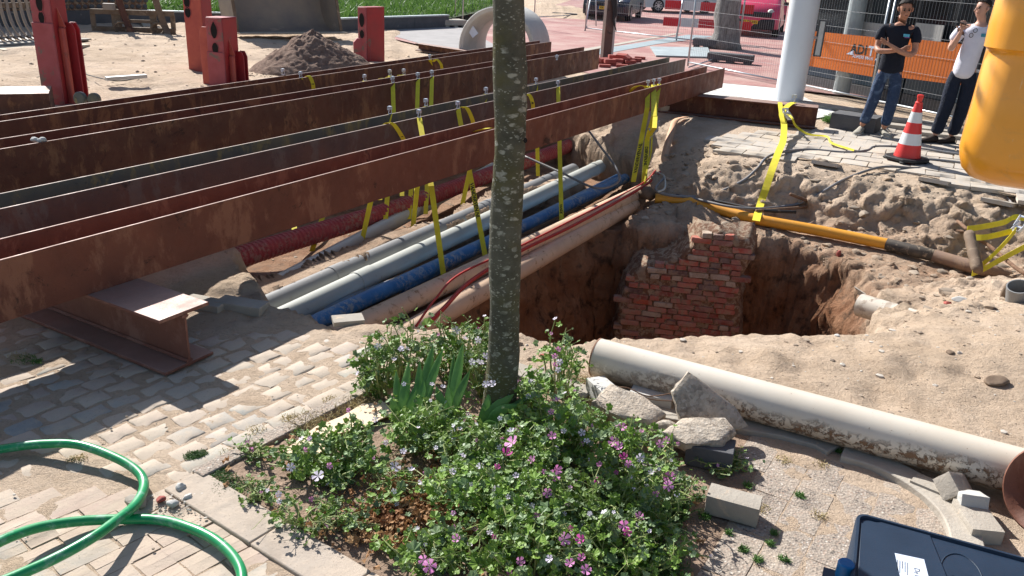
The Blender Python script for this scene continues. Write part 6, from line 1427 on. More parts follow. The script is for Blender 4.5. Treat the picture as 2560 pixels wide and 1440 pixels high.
# ------------------------------------------------------------------ parked cars
MT['tyre'] = simple('tyre', (.02, .02, .022), .8, .2); MT['glass'] = simple('car_glass', (.02, .025, .03), .08, .1, spec=.6); MT['plate_y'] = simple('plate_yellow', (.75, .50, .02), .5, .05); MT['blk'] = simple('plastic_black', (.02, .022, .026), .55, .2); MT['rim'] = simple('alloy_rim', (.5, .5, .52), .35, .1, metal=.8); MT['lens'] = simple('lamp_lens', (.60, .60, .52), .12, .1, spec=.7)
def car(c, ang, paint, label, cat, txt, L=4.2, W=1.76, H=1.5, van=False, lamp=True, nose=.95):
    c = np.array(c, float); d = np.array([math.cos(ang), math.sin(ang), 0]); s = np.array([-d[1], d[0], 0]); u = np.array([0, 0, 1.])
    t = thing('parked_'+('van' if van else 'car'), c, label, cat, 'vehicles parked behind the fence')
    Q = lambda x, y, z: c+d*x+s*y+u*z
    if van: prof = [(L/2, .28), (L/2+.03, .55), (L/2-.05, .78), (L/2-.35, 1.05), (L/2-1.0, 1.18), (L/2-1.7, H*1.18), (-L/2+.1, H*1.2), (-L/2, .9), (-L/2, .3)]
    else: prof = [(L/2-.05, .22), (L/2, .5), (L/2-.05, .72), (L/2-.5, .90), (L/2-1.15, .98), (L/2-1.75, H*.95), (L/2-2.6, H), (-L/2+.7, H*.93), (-L/2+.1, .95), (-L/2, .7), (-L/2, .28)]
    secs = []
    for y_, sc_ in ((-W/2, .0), (-W/2+.04, .02), (-W/2+.16, .05), (0, .06), (W/2-.16, .05), (W/2-.04, .02), (W/2, .0)):
        row = []
        for x, z in prof:
            inn = max(0, z-.95)*.35*(abs(y_)/(W/2)); ex = (1-(abs(y_)/(W/2))**2.5)*.12*np.sign(x)*(abs(x) > L/2-.6)
            row.append(Q(x+ex-.06*np.sign(x)*(abs(y_) > W/2-.1), y_-np.sign(y_)*inn, z-(.03 if abs(y_) > W/2-.01 and z > .5 else 0)))
        secs.append(row)
    n_ = len(prof); V = [p for r_ in secs for p in r_]; F = []
    for i in range(len(secs)-1):
        for k in range(n_): F.append((i*n_+k, (i+1)*n_+k, (i+1)*n_+(k+1) % n_, i*n_+(k+1) % n_))
    F += [tuple(range(n_-1, -1, -1)), tuple((len(secs)-1)*n_+k for k in range(n_))]
    mb = MB(); mb.add(V, F); autosm(mb.build('car_body', paint, t), 40)
    fx = L/2+.09
    mb = MB(); mb.bar(Q(fx-.05, -W/2+.12, .42), Q(fx-.05, W/2-.12, .42), .16, .34); bevel(mb.build('bumper', MT['blk'] if van else paint, t), .05, 3)
    if van: bevel(MB().bar(Q(fx-.02, -W/2+.25, .72), Q(fx-.02, W/2-.25, .72), .10, .16).build('grille', MT['blk'], t), .02)
    else: MB().bar(Q(fx+.0, -.35, .66), Q(fx+.0, .35, .66), .06, .08).build('grille', MT['blk'], t)
    MB().bar(Q(fx+.045, -.26, .48), Q(fx+.045, .26, .48), .02, .115).build('number_plate', MT['plate_y'], t)
    tx = MB(); text_on(tx, txt, Q(fx+.058, 0, .447), s, u, .105, .001, True, .002); tx.build('plate_letters', MT['ink'], t)
    MB().bar(Q(fx+.047, -.26, .48), Q(fx+.047, -.22, .48), .022, .115).build('plate_band', MT['knob'], t)
    for y_ in (-1, 1):
        mb = MB(); mb.lathe([(.01, .05), (.10, .03), (.13, -.05)], Q(fx-.14, y_*(W/2-.28), .78 if van else .66), 16, nrm(d+s*y_*.5), 1.); mb.build('headlight', MT['lens'], t, smooth=True)
        for x in (L/2-.8, -L/2+.75):
            wc = Q(x, y_*(W/2-.09), .31); ax_ = s*y_
            w_ = MB().lathe([(.20, -.10), (.30, -.10), (.31, -.06), (.31, .06), (.30, .10), (.21, .105)], wc, 26, ax_).build('tyre', MT['tyre'], t); autosm(w_, 50)
            mb = MB(); mb.lathe([(.205, .085), (.205, .108), (.19, .108), (.18, .085)], wc, 22, ax_)
            for k in range(8):
                a = k*.785; r1 = d*math.cos(a)+u*math.sin(a); mb.bar(wc+ax_*.10+r1*.03, wc+ax_*.10+r1*.195, .035, .014, up=ax_)
            mb.lathe([(.05, .09), (.05, .11)], wc, 12, ax_); mb.build('rim', MT['rim'], t)
        mb = MB(); x0_ = L/2-1.75; mb.prism([Q(x0_-.05, y_*(W/2-.10), 1.02), Q(-L/2+.5, y_*(W/2-.10), 1.02), Q(-L/2+.75, y_*(W/2-.235), H*.90), Q(x0_-.15, y_*(W/2-.235), H*.90)], s*y_*.012); mb.build('side_window', MT['glass'], t)
        bevel(MB().box(Q(L/2-1.5, y_*(W/2+.08), 1.05), (.12, .16, .12), ang).build('mirror', MT['blk'], t), .02)
    return t
P_dark = simple('paint_blue_black', (.012, .016, .03), .2, .1, spec=.6); P_sil = simple('paint_silver', (.42, .42, .42), .3, .06, metal=.4); P_pink = simple('paint_pinkish_red', (.70, .05, .12), .28, .08, spec=.6)
ca = G(1520, 52); car(ca+np.array([.4, 1.9, 0]), math.atan2(-.98, -.40)+.12, P_dark, 'dark blue parked car behind the fence, yellow plate beginning VX', 'car', 'VX-RP-41'[:2]+'        ')
cb_ = G(1760, 38); car(cb_+np.array([-1.3, 1.5, 0]), rad(-158), P_sil, 'silver grey car parked beyond the barrier boards', 'car', ' ')
cc_ = G(1862, 92); car(cc_+np.array([.85, 2.2, 0]), math.atan2(-.96, -.28)-.05, P_pink, 'pinkish red van parked facing the fence, plate 22-TX-HG', 'van', '22-TX-HG', L=4.3, W=1.82, H=1.55, van=True)
# ------------------------------------------------------------------ glass fronted building
MT['fac_glass'] = simple('facade_glass', (.020, .024, .028), .08, .3, 1.5, 2, .004, spec=.8)
MT['fac_panel'] = simple('facade_panel', (.035, .060, .085), .35, .2, 2, spec=.5); MT['fac_dark'] = simple('facade_frame', (.03, .032, .035), .5, .2)
F0 = np.array([4.35, 18.6, 0]); fdv = nrm([.76, -.65, 0]); fn = np.array([fdv[1], -fdv[0], 0])*1.; 
if fn@(CAM-F0) < 0: fn = -fn
fdv = dq; fn = nrm([-dq[1], dq[0], 0]); fn = fn if fn@(CAM-q0) > 0 else -fn; F0 = q0-fn*.75-dq*1.2; F0[2] = 0
t = thing('office_building', F0, 'dark glass fronted building with slate blue lower panels behind the banner fence', 'building')
Lf = 14.
mb = MB(); mb.bar(F0-fn*1.2+(0, 0, 3), F0-fn*1.2+fdv*Lf+(0, 0, 3), 2.2, 6.0); mb.build('core_wall', MT['fac_dark'], t)
for k in range(10):
    a = F0+fdv*(k*1.4+.02); b = a+fdv*1.36
    bevel(MB().bar(a+(0, 0, .45), b+(0, 0, .45), .05, .52).build('wall_panel', MT['fac_panel'], t), .006)
    bevel(MB().bar(a+(0, 0, .09), b+(0, 0, .09), .07, .18).build('plinth', MT['conc_dark'], t), .004)
    MB().bar(a+(0, 0, 2.0), b+(0, 0, 2.0), .03, 2.5).build('window_pane', MT['fac_glass'], t)
    MB().bar(a-fdv*.02+(0, 0, .72), a-fdv*.02+(0, 0, 3.4), .06, .07, up=fn).build('window_mullion', MT['fac_dark'], t)
for z in (.73, 3.3): MB().bar(F0+(0, 0, z), F0+fdv*Lf+(0, 0, z), .10, .04).build('window_sill', MT['galv'], t)
# blue-grey round pipe column by the facade and pale objects inside window
pc_ = F0+fdv*1.7+fn*.28; tag(autosm(MB().lathe([(.15, 0), (.15, 3.6)], pc_, 24).build('round_post', MT['plate'])), 'bluish round post between the facade and the banner fence', 'post')
for k, (px, py) in enumerate(((2185, 80), (2320, 84))):
    p = onplane(px, py, F0+fn*.12, fdv); mb = MB(); mb.box(p, (.55, .02, .30), math.atan2(fdv[1], fdv[0])); tag(mb.build('pale_cushion', MT['conc_new']), ['pale panel low in the window left of the standing man', 'pale panel low in the window between the two men'][k], 'panel')
# raised bed blocks and shaded step by the facade
block('concrete_block', G(2140, 305, .10), (.62, .40, .22), MT['conc_dark'], 'dark weathered concrete block behind the standing man', 'block', rad(-35), wear=.01)
for k, (px, py, w2) in enumerate(((2250, 300, 1.3), (2255, 318, 1.3), (2420, 345, 1.2), (2410, 330, 1.2))): block('concrete_step', G(px, py, .02), (w2, .22, .05+.02*(k % 2)), MT['conc'], ['upper pale timber like step behind the men', 'lower pale step behind the men', 'step edge under the second man', 'shaded step behind the second man'][k], 'step', rad(-24))
block('asphalt_edge', G(2080, 268, .02), (1.1, .35, .05), MT['conc'], 'flaky pale slab under the banner fence beside the column', 'slab', rad(-38), wear=.02)
# ------------------------------------------------------------------ traffic cone
c = G(2265, 402); t = thing('traffic_cone', c, 'red and white banded traffic cone on black base by the pavement edge', 'traffic cone')
MT['cone_red'] = simple('cone_red', (.68, .035, .03), .45, .12, 4, spec=.5); MT['cone_white'] = simple('cone_white', (.70, .72, .72), .4, .06, 4)
zb_ = .055; Hc = .74; rb, rt = .150, .030
def cr(z): return rb+(rt-rb)*(z-zb_)/(Hc-zb_)
for a, b, mt_ in ((zb_, .205, 'cone_red'), (.205, .335, 'cone_white'), (.335, .46, 'cone_red'), (.46, .58, 'cone_white')): autosm(MB().lathe([(cr(a)+.001, a), (cr(b)+.001, b)], c, 28).build('cone_band', MT[mt_], t), 50)
autosm(MB().lathe([(cr(.58), .58), (cr(.66), .66), (.040, .675), (.043, .69), (.030, .70), (.029, .735), (.036, .745), (.034, .775), (.020, .78)], c, 28).build('cone_tip', MT['cone_red'], t), 45)
mb = MB(); oc = [(-.22, -.12), (-.12, -.22), (.12, -.22), (.22, -.12), (.22, .12), (.12, .22), (-.12, .22), (-.22, .12)]; ca_, sa_ = math.cos(.5), math.sin(.5)
mb.prism([c+np.array([x*ca_-y*sa_, x*sa_+y*ca_, .018]) for x, y in oc], (0, 0, .035)); 
for x, y in oc[::2]: mb.box(c+np.array([(x*ca_-y*sa_)*.9, (x*sa_+y*ca_)*.9, .012]), (.06, .06, .024), .5)
bevel(mb.build('cone_base', MT['black_rub'], t), .008)
bevel(MB().box(c+(0, 0, .03), (.33, .33, .03), .5).build('base_insert', MT['cone_red'], t), .004)
# ------------------------------------------------------------------ red trench shoring posts
def hole(t, c, n, w_, h_, pointed=False):
    n = nrm(n); up = np.array([0, 0, 1.]); sd = nrm(np.cross(up, n)); P = []
    for k in range(22):
        a = 6.283*k/22; x, z = math.cos(a)*w_/2, math.sin(a)*h_/2
        if pointed and z > 0: x *= (1-(z/(h_/2))**1.6*.75)
        P.append(c+sd*x+up*z+n*.001)
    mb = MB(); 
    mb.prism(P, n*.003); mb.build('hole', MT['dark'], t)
    R2 = [p+nrm(p-c)*.006+n*.002 for p in P]; m2 = MB(); m2.tube(R2, .005, 5, closed=True); m2.build('hole_rim', MT['red_face'], t, smooth=True)
def redpost(c, rz, H, wx, wy, label, sleeve=None, holes=(), wing=None, mats=('red_face', 'red_paint'), cap=True):
    c = np.array([c[0], c[1], 0.]); cx_, sx_ = math.cos(rz), math.sin(rz); X = np.array([cx_, sx_, 0]); Y = np.array([-sx_, cx_, 0]); U = np.array([0, 0, 1.])
    t = thing('shoring_post', c, label, 'steel post', 'red steel shoring posts')
    z0 = -.6
    bar = lambda nm, x, y, a, b, z1, z2, mt_, bv=.006: bevel(MB().bar(c+X*x+Y*y+U*z1, c+X*x+Y*y+U*z2, a, b, up=Y).build(nm, MT[mt_], t), bv)
    bar('post_body', 0, .012, wx, wy-.03, z0, H, mats[1]); bar('front_plate', 0, -wy/2+.006, wx+.01, .022, z0, H+.004, mats[0])
    if cap: bar('top_cap', 0, .005, wx+.006, wy, H, H+.012, mats[1])
    if sleeve:
        bar('sleeve_front', -.0, -wy/2-.012, wx+.03, .02, z0, sleeve, mats[0])
        x1 = wx/2
        bar('side_rib', x1+.035, -wy*.12, .075, .07, z0, sleeve-.05, 'red_orange', .02)
        mb = MB(); p = c+X*(x1+.002)+Y*(-wy*.12); mb.prism([p+U*(sleeve+.18), p+X*.085+U*(sleeve-.05), p+U*(sleeve-.05)], Y*.014); mb.build('gusset', MT['red_orange'], t)
        for sgn, mt_ in ((1, mats[1]),):
            fy = wy/2+.02; mb = MB(); P = [(x1-.02, z0), (x1+.12, z0), (x1+.12, sleeve-.08), (x1+.08, sleeve), (x1, sleeve), (x1-.02, sleeve-.05)]
            mb.prism([c+X*x+Y*fy+U*z for x, z in P], Y*.022); bevel(mb.build('outer_flange', MT['red_paint'], t), .004); mb = MB(); mb.prism([c+X*(x+.01)+Y*(fy-.10)+U*z for x, z in P], Y*.018); bevel(mb.build('inner_flange', MT['red_paint'], t), .004)
        if wing:
            mb = MB(); P = [(-x1-.005, z0), (-x1-.005-wing, z0), (-x1-.005-wing, sleeve+.27), (-x1-.005-wing*.7, sleeve+.34), (-x1-wing*.2, sleeve+.34), (-x1-.005, sleeve+.27)]
            mb.prism([c+X*x+Y*(-wy/2+.05)+U*z for x, z in P], Y*.03); bevel(mb.build('rusty_flange', MT['red_orange'], t), .005)
    for x, z, w_, h_, pt in holes: hole(t, c+X*x-Y*(wy/2+.006)+U*z, -Y, w_, h_, pt)
    return t
def ph(c, px, py): return VT(px, py, c)
c1_ = G(158, 262); redpost(c1_, rad(-8), 2.4, .25, .30, 'tall red steel shoring post at the left, faded pink front with oval holes', sleeve=ph(c1_, 130, 55), holes=[(-.0, ph(c1_, 90, 42), .075, .14, False), (-.0, ph(c1_, 86, 5), .085, .2, False)])
c2_ = G(566, 216); redpost(c2_, rad(-16), ph(c2_, 560, 44), .26, .38, 'short red shoring post with teardrop hole and rusty scuffs beside the big bucket', sleeve=ph(c2_, 590, 128), holes=[(.0, ph(c2_, 528, 72), .11, .24, True), (.0, ph(c2_, 532, 118), .10, .16, False)], wing=.17)
c3_ = G(520, 195)+np.array([-.35, .75, 0]); redpost(c3_, rad(-10), 2.2, .30, .34, 'tall orange red shoring post standing behind the short scuffed one', holes=[(-.08, ph(c3_, 486, 30), .10, .16, False), (-.08, ph(c3_, 480, 3), .10, .2, False)], mats=('red_orange', 'red_paint'))
c4_ = G(930, 158); redpost(c4_, rad(-32), ph(c4_, 920, 18), .20, .52, 'red shoring post standing alone right of the sand heap', sleeve=None, holes=[(-.0, ph(c4_, 904, 48), .13, .25, False), (.0, ph(c4_, 905, 83), .11, .15, False)])
mb = MB(); cc2 = c4_+np.array([-.28, -.25, 0]); X = np.array([.96, .2, 0]); h4 = ph(cc2, 903, 96); mb.prism([cc2+X*x+np.array([0, 0, z]) for x, z in ((-.02, -.5), (.30, -.5), (.30, h4-.08), (.24, h4), (.05, h4), (-.02, h4-.08))], np.array([-.03, .1, 0])); bevel(mb.build('sleeve_plate', MT['red_face'], bpy.data.objects[[o.name for o in COL.objects if o.name.startswith('shoring_post')][-1]]), .005)
for k, (px, py) in enumerate(((201, 246), (236, 249))):
    p = G(px, py, .32); mb = MB(); mb.lathe([(.065, -.03), (.075, -.02), (.075, .02), (.065, .03), (.02, .034)], p, 20, (-.2, -1, .1)); o = mb.build('roller', MT['rust2b']); autosm(o, 40); tag(o, ['blue grey roller wheel at the foot of the tall left post', 'second roller wheel just right of the post foot'][k], 'wheel')
# ------------------------------------------------------------------ excavator buckets and carriage
def profile_bucket(O, X, wdt, sec, th, mat, t, nm='bucket_shell'):
    """sheet bent along section sec (depth, height), width along X"""
    X = nrm(X); Y = np.array([-X[1], X[0], 0]); U = np.array([0, 0, 1.]); O = np.array(O, float); mb = MB()
    Ps = [O+Y*a+U*b for a, b in sec]; mb.ribbon([p+X*wdt/2 for p in Ps], X*wdt, th); return autosm(mb.build(nm, mat, t), 40)
O_ = G(600, 103, .0); E_ = G(852, 100, .0); Xb = nrm(E_-O_); O_ = E_-Xb*2.5; O_[2] = .17
sec = spline([(0, 0, 0), (.45, .0, 0), (.85, .12, 0), (1.12, .45, 0), (1.18, .85, 0), (1.0, 1.25, 0), (.68, 1.48, 0), (.50, 1.52, 0)], 5); sec = [(p[0], p[1]) for p in sec]
t = thing('digger_bucket', O_+Xb*1.25, 'large empty steel digger bucket with its open side to the camera', 'bucket')
profile_bucket(O_, Xb, 2.5, sec, .02, MT['bucket'], t)
Yb = np.array([-Xb[1], Xb[0], 0]); U = np.array([0, 0, 1.])
for s_e in (0., 2.5):
    pol = [O_+Xb*s_e+Yb*a+U*b for a, b in sec]+[O_+Xb*s_e+Yb*.33+U*1.15, O_+Xb*s_e+Yb*.17+U*.6]
    mb = MB(); mb.prism(pol, Xb*.025); mb.build('side_plate', MT['bucket'], t)
    mb = MB(); mb.ribbon(spline([O_+Xb*(s_e+.012)+Yb*-.02+U*.0, O_+Xb*(s_e+.012)+Yb*.17+U*.6, O_+Xb*(s_e+.012)+Yb*.33+U*1.15, O_+Xb*(s_e+.012)+Yb*.50+U*1.52], 4), Xb*.07, .02); mb.build('side_cutter', MT['fork'], t)
MB().bar(O_-Yb*.12+Xb*-.03+U*.01, O_-Yb*.12+Xb*2.56+U*.01, .28, .03).build('lip_plate', MT['wood'], t)
# slotted bucket at the left
O2 = G(0, 118, .0); E2 = G(212, 104, .0); X2 = nrm(E2-O2); O2 = E2-X2*2.6; O2[2] = .06; Y2 = np.array([-X2[1], X2[0], 0])
t = thing('slotted_bucket', O2+X2*1.3, 'slotted ditch bucket with curved bars at the left edge', 'bucket'); sec2 = [(0, 0), (.25, 0), (.5, .08), (.68, .25), (.76, .5), (.78, .8), (.72, 1.1)]
sec2 = [(p[0], p[1]) for p in spline([(a, b, 0) for a, b in sec2], 4)]; bar_me = None
for k in range(19):
    mb = MB(); mb.ribbon([O2+X2*(.05+k*.138)+Y2*a+U*b for a, b in sec2], X2*.058, .03); mb.build('curved_bar', MT['bucket'], t)
for a, b, w_ in ((.775, .62, .10), (.74, 1.0, .35), (.45, .045, .06)): MB().bar(O2+Y2*(a+.02)+U*b, O2+X2*2.6+Y2*(a+.02)+U*b, .04, w_).build('cross_bar', MT['fork'], t)
MB().bar(O2-Y2*.08+U*.0, O2+X2*2.62-Y2*.08+U*.0, .22, .03).build('lip_plate', MT['conc'], t)
# pallet fork carriage
a_ = G(232, 82); b_ = G(440, 88); Xc = nrm(b_-a_); Lc = np.linalg.norm(b_-a_); Yc = np.array([-Xc[1], Xc[0], 0]); hc = VT(232, 22, a_)
t = thing('fork_carriage', (a_+b_)/2, 'dusty steel pallet fork carriage standing on the sand left of the posts', 'fork carriage')
q = lambda s, y, z: a_+Xc*s+Yc*y+U*z
for z, h_ in ((hc-.05, .11), (.08, .14)): bevel(MB().bar(q(0, 0, z), q(Lc, 0, z), .10, h_).build('carriage_rail', MT['fork'], t), .006)
for s_, w_ in ((.04, .10), (Lc*.30, .20), (Lc*.42, .10), (Lc*.74, .14), (Lc-.04, .10)): bevel(MB().bar(q(s_, .01, .1), q(s_, .01, hc-.08), w_, .07, up=Yc).build('upright', MT['fork'], t), .006)
MB().bar(q(Lc*.42, -.05, hc*.55), q(Lc*.8, -.05, hc*.55), .06, .07).build('cross_bar', MT['fork'], t)
bevel(MB().box(q(Lc*.23, 0, hc+.06), (.24, .14, .14), math.atan2(Xc[1], Xc[0])).build('locking_block', MT['bucket'], t), .006)
for s_ in (Lc*.36, Lc*.80):
    mb = MB(); mb.ribbon(spline([q(s_-.05, -.05, 1.35), q(s_, -.10, .8), q(s_+.12, -.14, .30), q(s_+.20, -.22, .10), q(s_+.22, -.30, .0)], 4), Xc*.13+Yc*.05, .06); mb.build('fork_tine', MT['rust4'] if s_ < Lc*.5 else MT['fork'], t, smooth=False)
    mb = MB(); P = [q(s_+.0+.14*math.cos(v_), -.17, .14+.13*math.sin(v_)) for v_ in np.linspace(0, 6.28, 14)[:-1]]; mb.tube(P, .03, 7, closed=True); mb.build('lifting_eye', MT['fork'], t, smooth=True)
# planks, white pipe, boards
for lb, p0, p1 in (('pale plank sloping down to the sand beside the slotted bucket', (205, -10), (232, 42)), ('pale plank running under the fork carriage', (322, -12), (372, 68))):
    A_ = G(*p0, .45); B_ = G(*p1, .03); o = MB().bar(A_, B_, .24, .04).build('plank', MT['wood']); tag(o, lb, 'plank', 'pale planks by the fork carriage'); bevel(o, .003)
pipeobj('white_pipe', [G(330, 35, .12), G(492, 55, .12)], .12, MT['pipe_cream'], 'white plastic pipe lying behind the fork carriage and the posts', hollow=True)
o = MB().bar(G(-10, 125, .04), G(205, 112, .04), .5, .05).build('plank', MT['wood']); tag(o, 'flat pale board under the slotted bucket at the left edge', 'plank')
o = MB().bar(G(265, 197, .14), G(365, 190, .14), .07, .05).build('level_bar', MT['galv']); tag(o, 'shiny light metal bar lying on the sand between the red posts', 'bar')
cable('rod', [G(190, 178, .05), G(250, 195, .12), G(300, 202, .08), G(375, 190, .05)], .008, MT['black_rub'], 'thin dark rod under the light metal bar', n=5)
# excavated sheet at lower left of the sand
mb = MB(); P = []; 
block('sand_box', G(25, 262, .12), (.9, .6, .35), MT['rust4'], 'brown shuttering board end in the sand at the left edge', 'board', rad(25), wear=.012)
# concrete ring (manhole cone)
def ray_c(px, py, z): return G(px, py, z)
rc = G(1237, 112, .0); Rr = .92
axr = nrm([.90, .44, 0]); Rr = .86; ctr = GY(1240, 123, 18.3)
t = thing('concrete_ring', (*ctr[:2], 0), 'large pale concrete manhole ring lying on its side behind the trunk', 'concrete ring')
axr = nrm([.30, .95, 0]); mb = MB(); mb.lathe([(Rr-.09, .02), (Rr-.02, 0), (Rr, .02), (Rr, 1.15), (Rr-.03, 1.2), (Rr-.12, 1.2), (Rr-.20, 1.15), (Rr-.24, .45), (Rr-.22, .42), (Rr-.17, .22), (Rr-.12, .06), (Rr-.09, .02)], ctr, 60, axr); 
mb.f = mb.f[:-2]; mb.m = mb.m[:-2]; autosm(mb.build('ring_shell', MT['conc_new'], t, rec=True), 35)
sd3 = nrm(np.cross(axr, (0, 0, 1.))); 
if sd3@CR > 0: sd3 = -sd3
lp = ctr+axr*.12+nrm(sd3+np.array([0, 0, .55]))*(Rr-.17); MB().box(lp, (.16, .02, .26), math.atan2(axr[1], axr[0])-math.pi/2, ry=-.7).build('paper_label', MT['label_w'], t)
# grass verge with dark kerb wall
kp = [np.array(G(360, 62)[:2]), np.array(G(640, 70)[:2]), np.array(G(835, 82)[:2]), np.array(G(1118, 68)[:2])]
kw = thing('verge_wall', (*kp[1], 0), 'low black kerb wall with pale coping along the grass verge', 'wall')
for i in range(3):
    a = np.array([*kp[i], .16]); b = np.array([*kp[i+1], .16]); n2 = max(1, int(np.linalg.norm(b-a)/1.3))
    for j in range(n2):
        p = a+(b-a)*(j/n2); q_ = a+(b-a)*((j+1)/n2)-nrm(b-a)*.012; bevel(MB().bar(p, q_, .14, .34).build('wall_block', MT['conc_dark'], kw), .006); bevel(MB().bar(p+(0, 0, .19), q_+(0, 0, .19), .20, .04).build('coping', MT['plate'], kw), .006)
MT['verge'] = simple('verge_soil', (.05, .075, .02), .95, .3, 3, kind='World')
gp = [tuple(kp[0]), tuple(kp[1]), tuple(kp[2]), tuple(kp[3]), (-1.6, 31), (-1.0, 40), (-1.0, 62), (-30, 62), (-30, 36), tuple(G(360, 30)[:2])]
vg = sheet('grass_verge', gp, .24, MT['verge'])
mb = MB(); r = np.random.default_rng(5); gpa = np.array(gp); cnt_ = 0
MT['verge_g'] = mat_leaf('verge_grass', (.05, .12, .02), (.13, .22, .05), .6, .3)
while cnt_ < 26000:
    y = 22+38*r.random()**1.6; x = r.uniform(-.45*y, .02*y+.5)
    if sdpoly(np.array(x), np.array(y), gpa) < .12: continue
    hh = r.uniform(.15, .5)*(1.3 if perlin(np.array([x*.7, y*.7, 0.])) > 0 else .8); d = nrm([r.normal()*.45, r.normal()*.45, 1]); sd = nrm([r.normal(), r.normal()*.3, 0])*.011*(1+y/60); p = np.array([x, y, .22]); m_ = p+d*hh*.6; tp_ = m_+nrm([d[0]*2, d[1]*2, .5])*hh*.4
    mb.add([p-sd, p+sd, m_+sd*.8, m_-sd*.8, tp_], [(0, 1, 2, 3), (3, 2, 4)]); cnt_ += 1
tag(mb.build('verge_grass', MT['verge_g'], rec=False), 'tall green grass on the verge behind the kerb wall', 'grass', kind='stuff')
# cobbled retaining wall top left
w0 = G(165, 66); w1 = G(372, 62); Xw = nrm(w1-w0); Lw = np.linalg.norm(w1-w0)
t = thing('stone_wall', (w0+w1)/2, 'dark retaining wall faced with rounded setts at the top left', 'wall'); nw = np.array([Xw[1], -Xw[0], 0]); nw = nw if nw@(CAM-w0) > 0 else -nw
MB().bar(w0-Xw*4+(0, 0, .9)-nw*.15, w1+(0, 0, .9)-nw*.15, .3, 1.8).build('wall_core', MT['mortar'], t)
MB().bar(w0-Xw*4+(0, 0, .18), w1+(0, 0, .18), .34, .36).build('wall_foot', MT['conc_dark'], t)
sm = rock_mesh('sett', MT['conc_dark'], 91, (1, .5, 1), 1, .3)
for j in range(9):
    k = -4.0
    while k < Lw:
        s2 = rng.uniform(.13, .17); inst('sett', sm, w0+Xw*(k+s2/2)+(0, 0, .45+j*.145)+nw*.02, math.atan2(Xw[1], Xw[0]), t, scale=(s2*.95, .12, .135)); k += s2+.015
    if j > 7: break
# ------------------------------------------------------------------ people
MT['skin'] = simple('skin', (.42, .21, .135), .55, .12, 6, c2=(.36, .165, .10), spec=.4)
MT['skin2'] = simple('skin_fair', (.52, .29, .21), .55, .12, 6, spec=.4)
MT['hair'] = simple('hair_dark', (.025, .018, .014), .8, .3, 40, 200, .002)
MT['tee_navy'] = simple('tshirt_navy', (.008, .011, .022), .9, .2, 5, 25, .010); MT['tee_white'] = simple('tshirt_white', (.66, .66, .74), .9, .05, 5, 18, .012)
def mat_jean():
    m = N('jeans_faded'); v = m.co(kind='World'); col = m.mix(m.ramp(m.noise(7, 6, .65, v, .8), [(.50, 0), (.70, 1)]), (.026, .046, .095), (.12, .18, .28)); m.bump(m.noise(14, 5, .6, v, .8), .03, 1.); return m.fin(col, .9)
MT['jeans'] = mat_jean(); MT['jeans_dark'] = simple('trousers_navy', (.010, .016, .034), .9, .3, 5, 16, .025, kind='World'); MT['shoe_l'] = simple('shoe_beige', (.40, .37, .30), .8, .25, 10, dirt=(.15, .13, .1)); MT['shoe_d'] = simple('shoe_brown', (.04, .025, .018), .7, .3, 10)
def skin_mesh(name, verts, edges, mat, parent, L, sub=2, root=0):
    """verts: (x,y,z, rx, ry)"""
    me = bpy.data.meshes.new(name); me.from_pydata([v[:3] for v in verts], edges, []); o = bpy.data.objects.new(name, me); COL.objects.link(o)
    sk = o.modifiers.new('s', 'SKIN'); sk.use_smooth_shade = True; sk.branch_smoothing = .6
    for k, v in enumerate(verts):
        d = me.skin_vertices[0].data[k]; d.radius = (v[3], v[4] if len(v) > 4 else v[3]); d.use_root = (k == root)
    ss = o.modifiers.new('ss', 'SUBSURF'); ss.levels = sub; ss.render_levels = sub
    dg = bpy.context.evaluated_depsgraph_get(); m2 = bpy.data.meshes.new_from_object(o.evaluated_get(dg)); bpy.data.objects.remove(o)
    m2.materials.clear(); m2.materials.append(mat); m2.polygons.foreach_set('use_smooth', [True]*len(m2.polygons))
    o = bpy.data.objects.new(name, m2); COL.objects.link(o); o.parent = parent; return o
def chain(V, E_, start, pts):
    i = start
    for p in pts: V.append(p); E_.append((i, len(V)-1)); i = len(V)-1
    return i
def hand(V, E_, wr, palm, fing, spread, r_=.0085, thumb=None):
    """wr: wrist vertex index; palm centre; fing: direction of the fingers, spread: direction across the knuckles"""
    palm = np.array(palm); f = nrm(fing); s = nrm(spread); i = chain(V, E_, wr, [(*palm, .024, .017)])
    for k, ln in enumerate((.062, .072, .068, .052)):
        b = palm+f*.035+s*(k-1.5)*.019; c_ = nrm(np.cross(f, s)); chain(V, E_, i, [(*b, r_, r_), (*(b+f*ln*.5+c_*.004), r_, r_), (*(b+f*ln*.95+c_*.018), r_*.8, r_*.8)])
    tb_ = palm-s*.03-f*.01; td = nrm(f*.7-s*.7) if thumb is None else nrm(thumb); chain(V, E_, i, [(*tb_, r_*1.2, r_*1.2), (*(tb_+td*.03), r_*1.05, r_*1.05), (*(tb_+td*.055), r_*.8, r_*.8)])
def head(V, E_, neck_top, hc, face):
    """cranium and jaw on the neck; face: facing direction"""
    hc = np.array(hc); f = nrm(face); i = chain(V, E_, neck_top, [(*(hc+f*.012-np.array([0, 0, .075])), .058, .058), (*(hc-np.array([0, 0, .02])), .078, .078), (*(hc-f*.008+np.array([0, 0, .045])), .080, .080), (*(hc-f*.012+np.array([0, 0, .085])), .055, .055)])
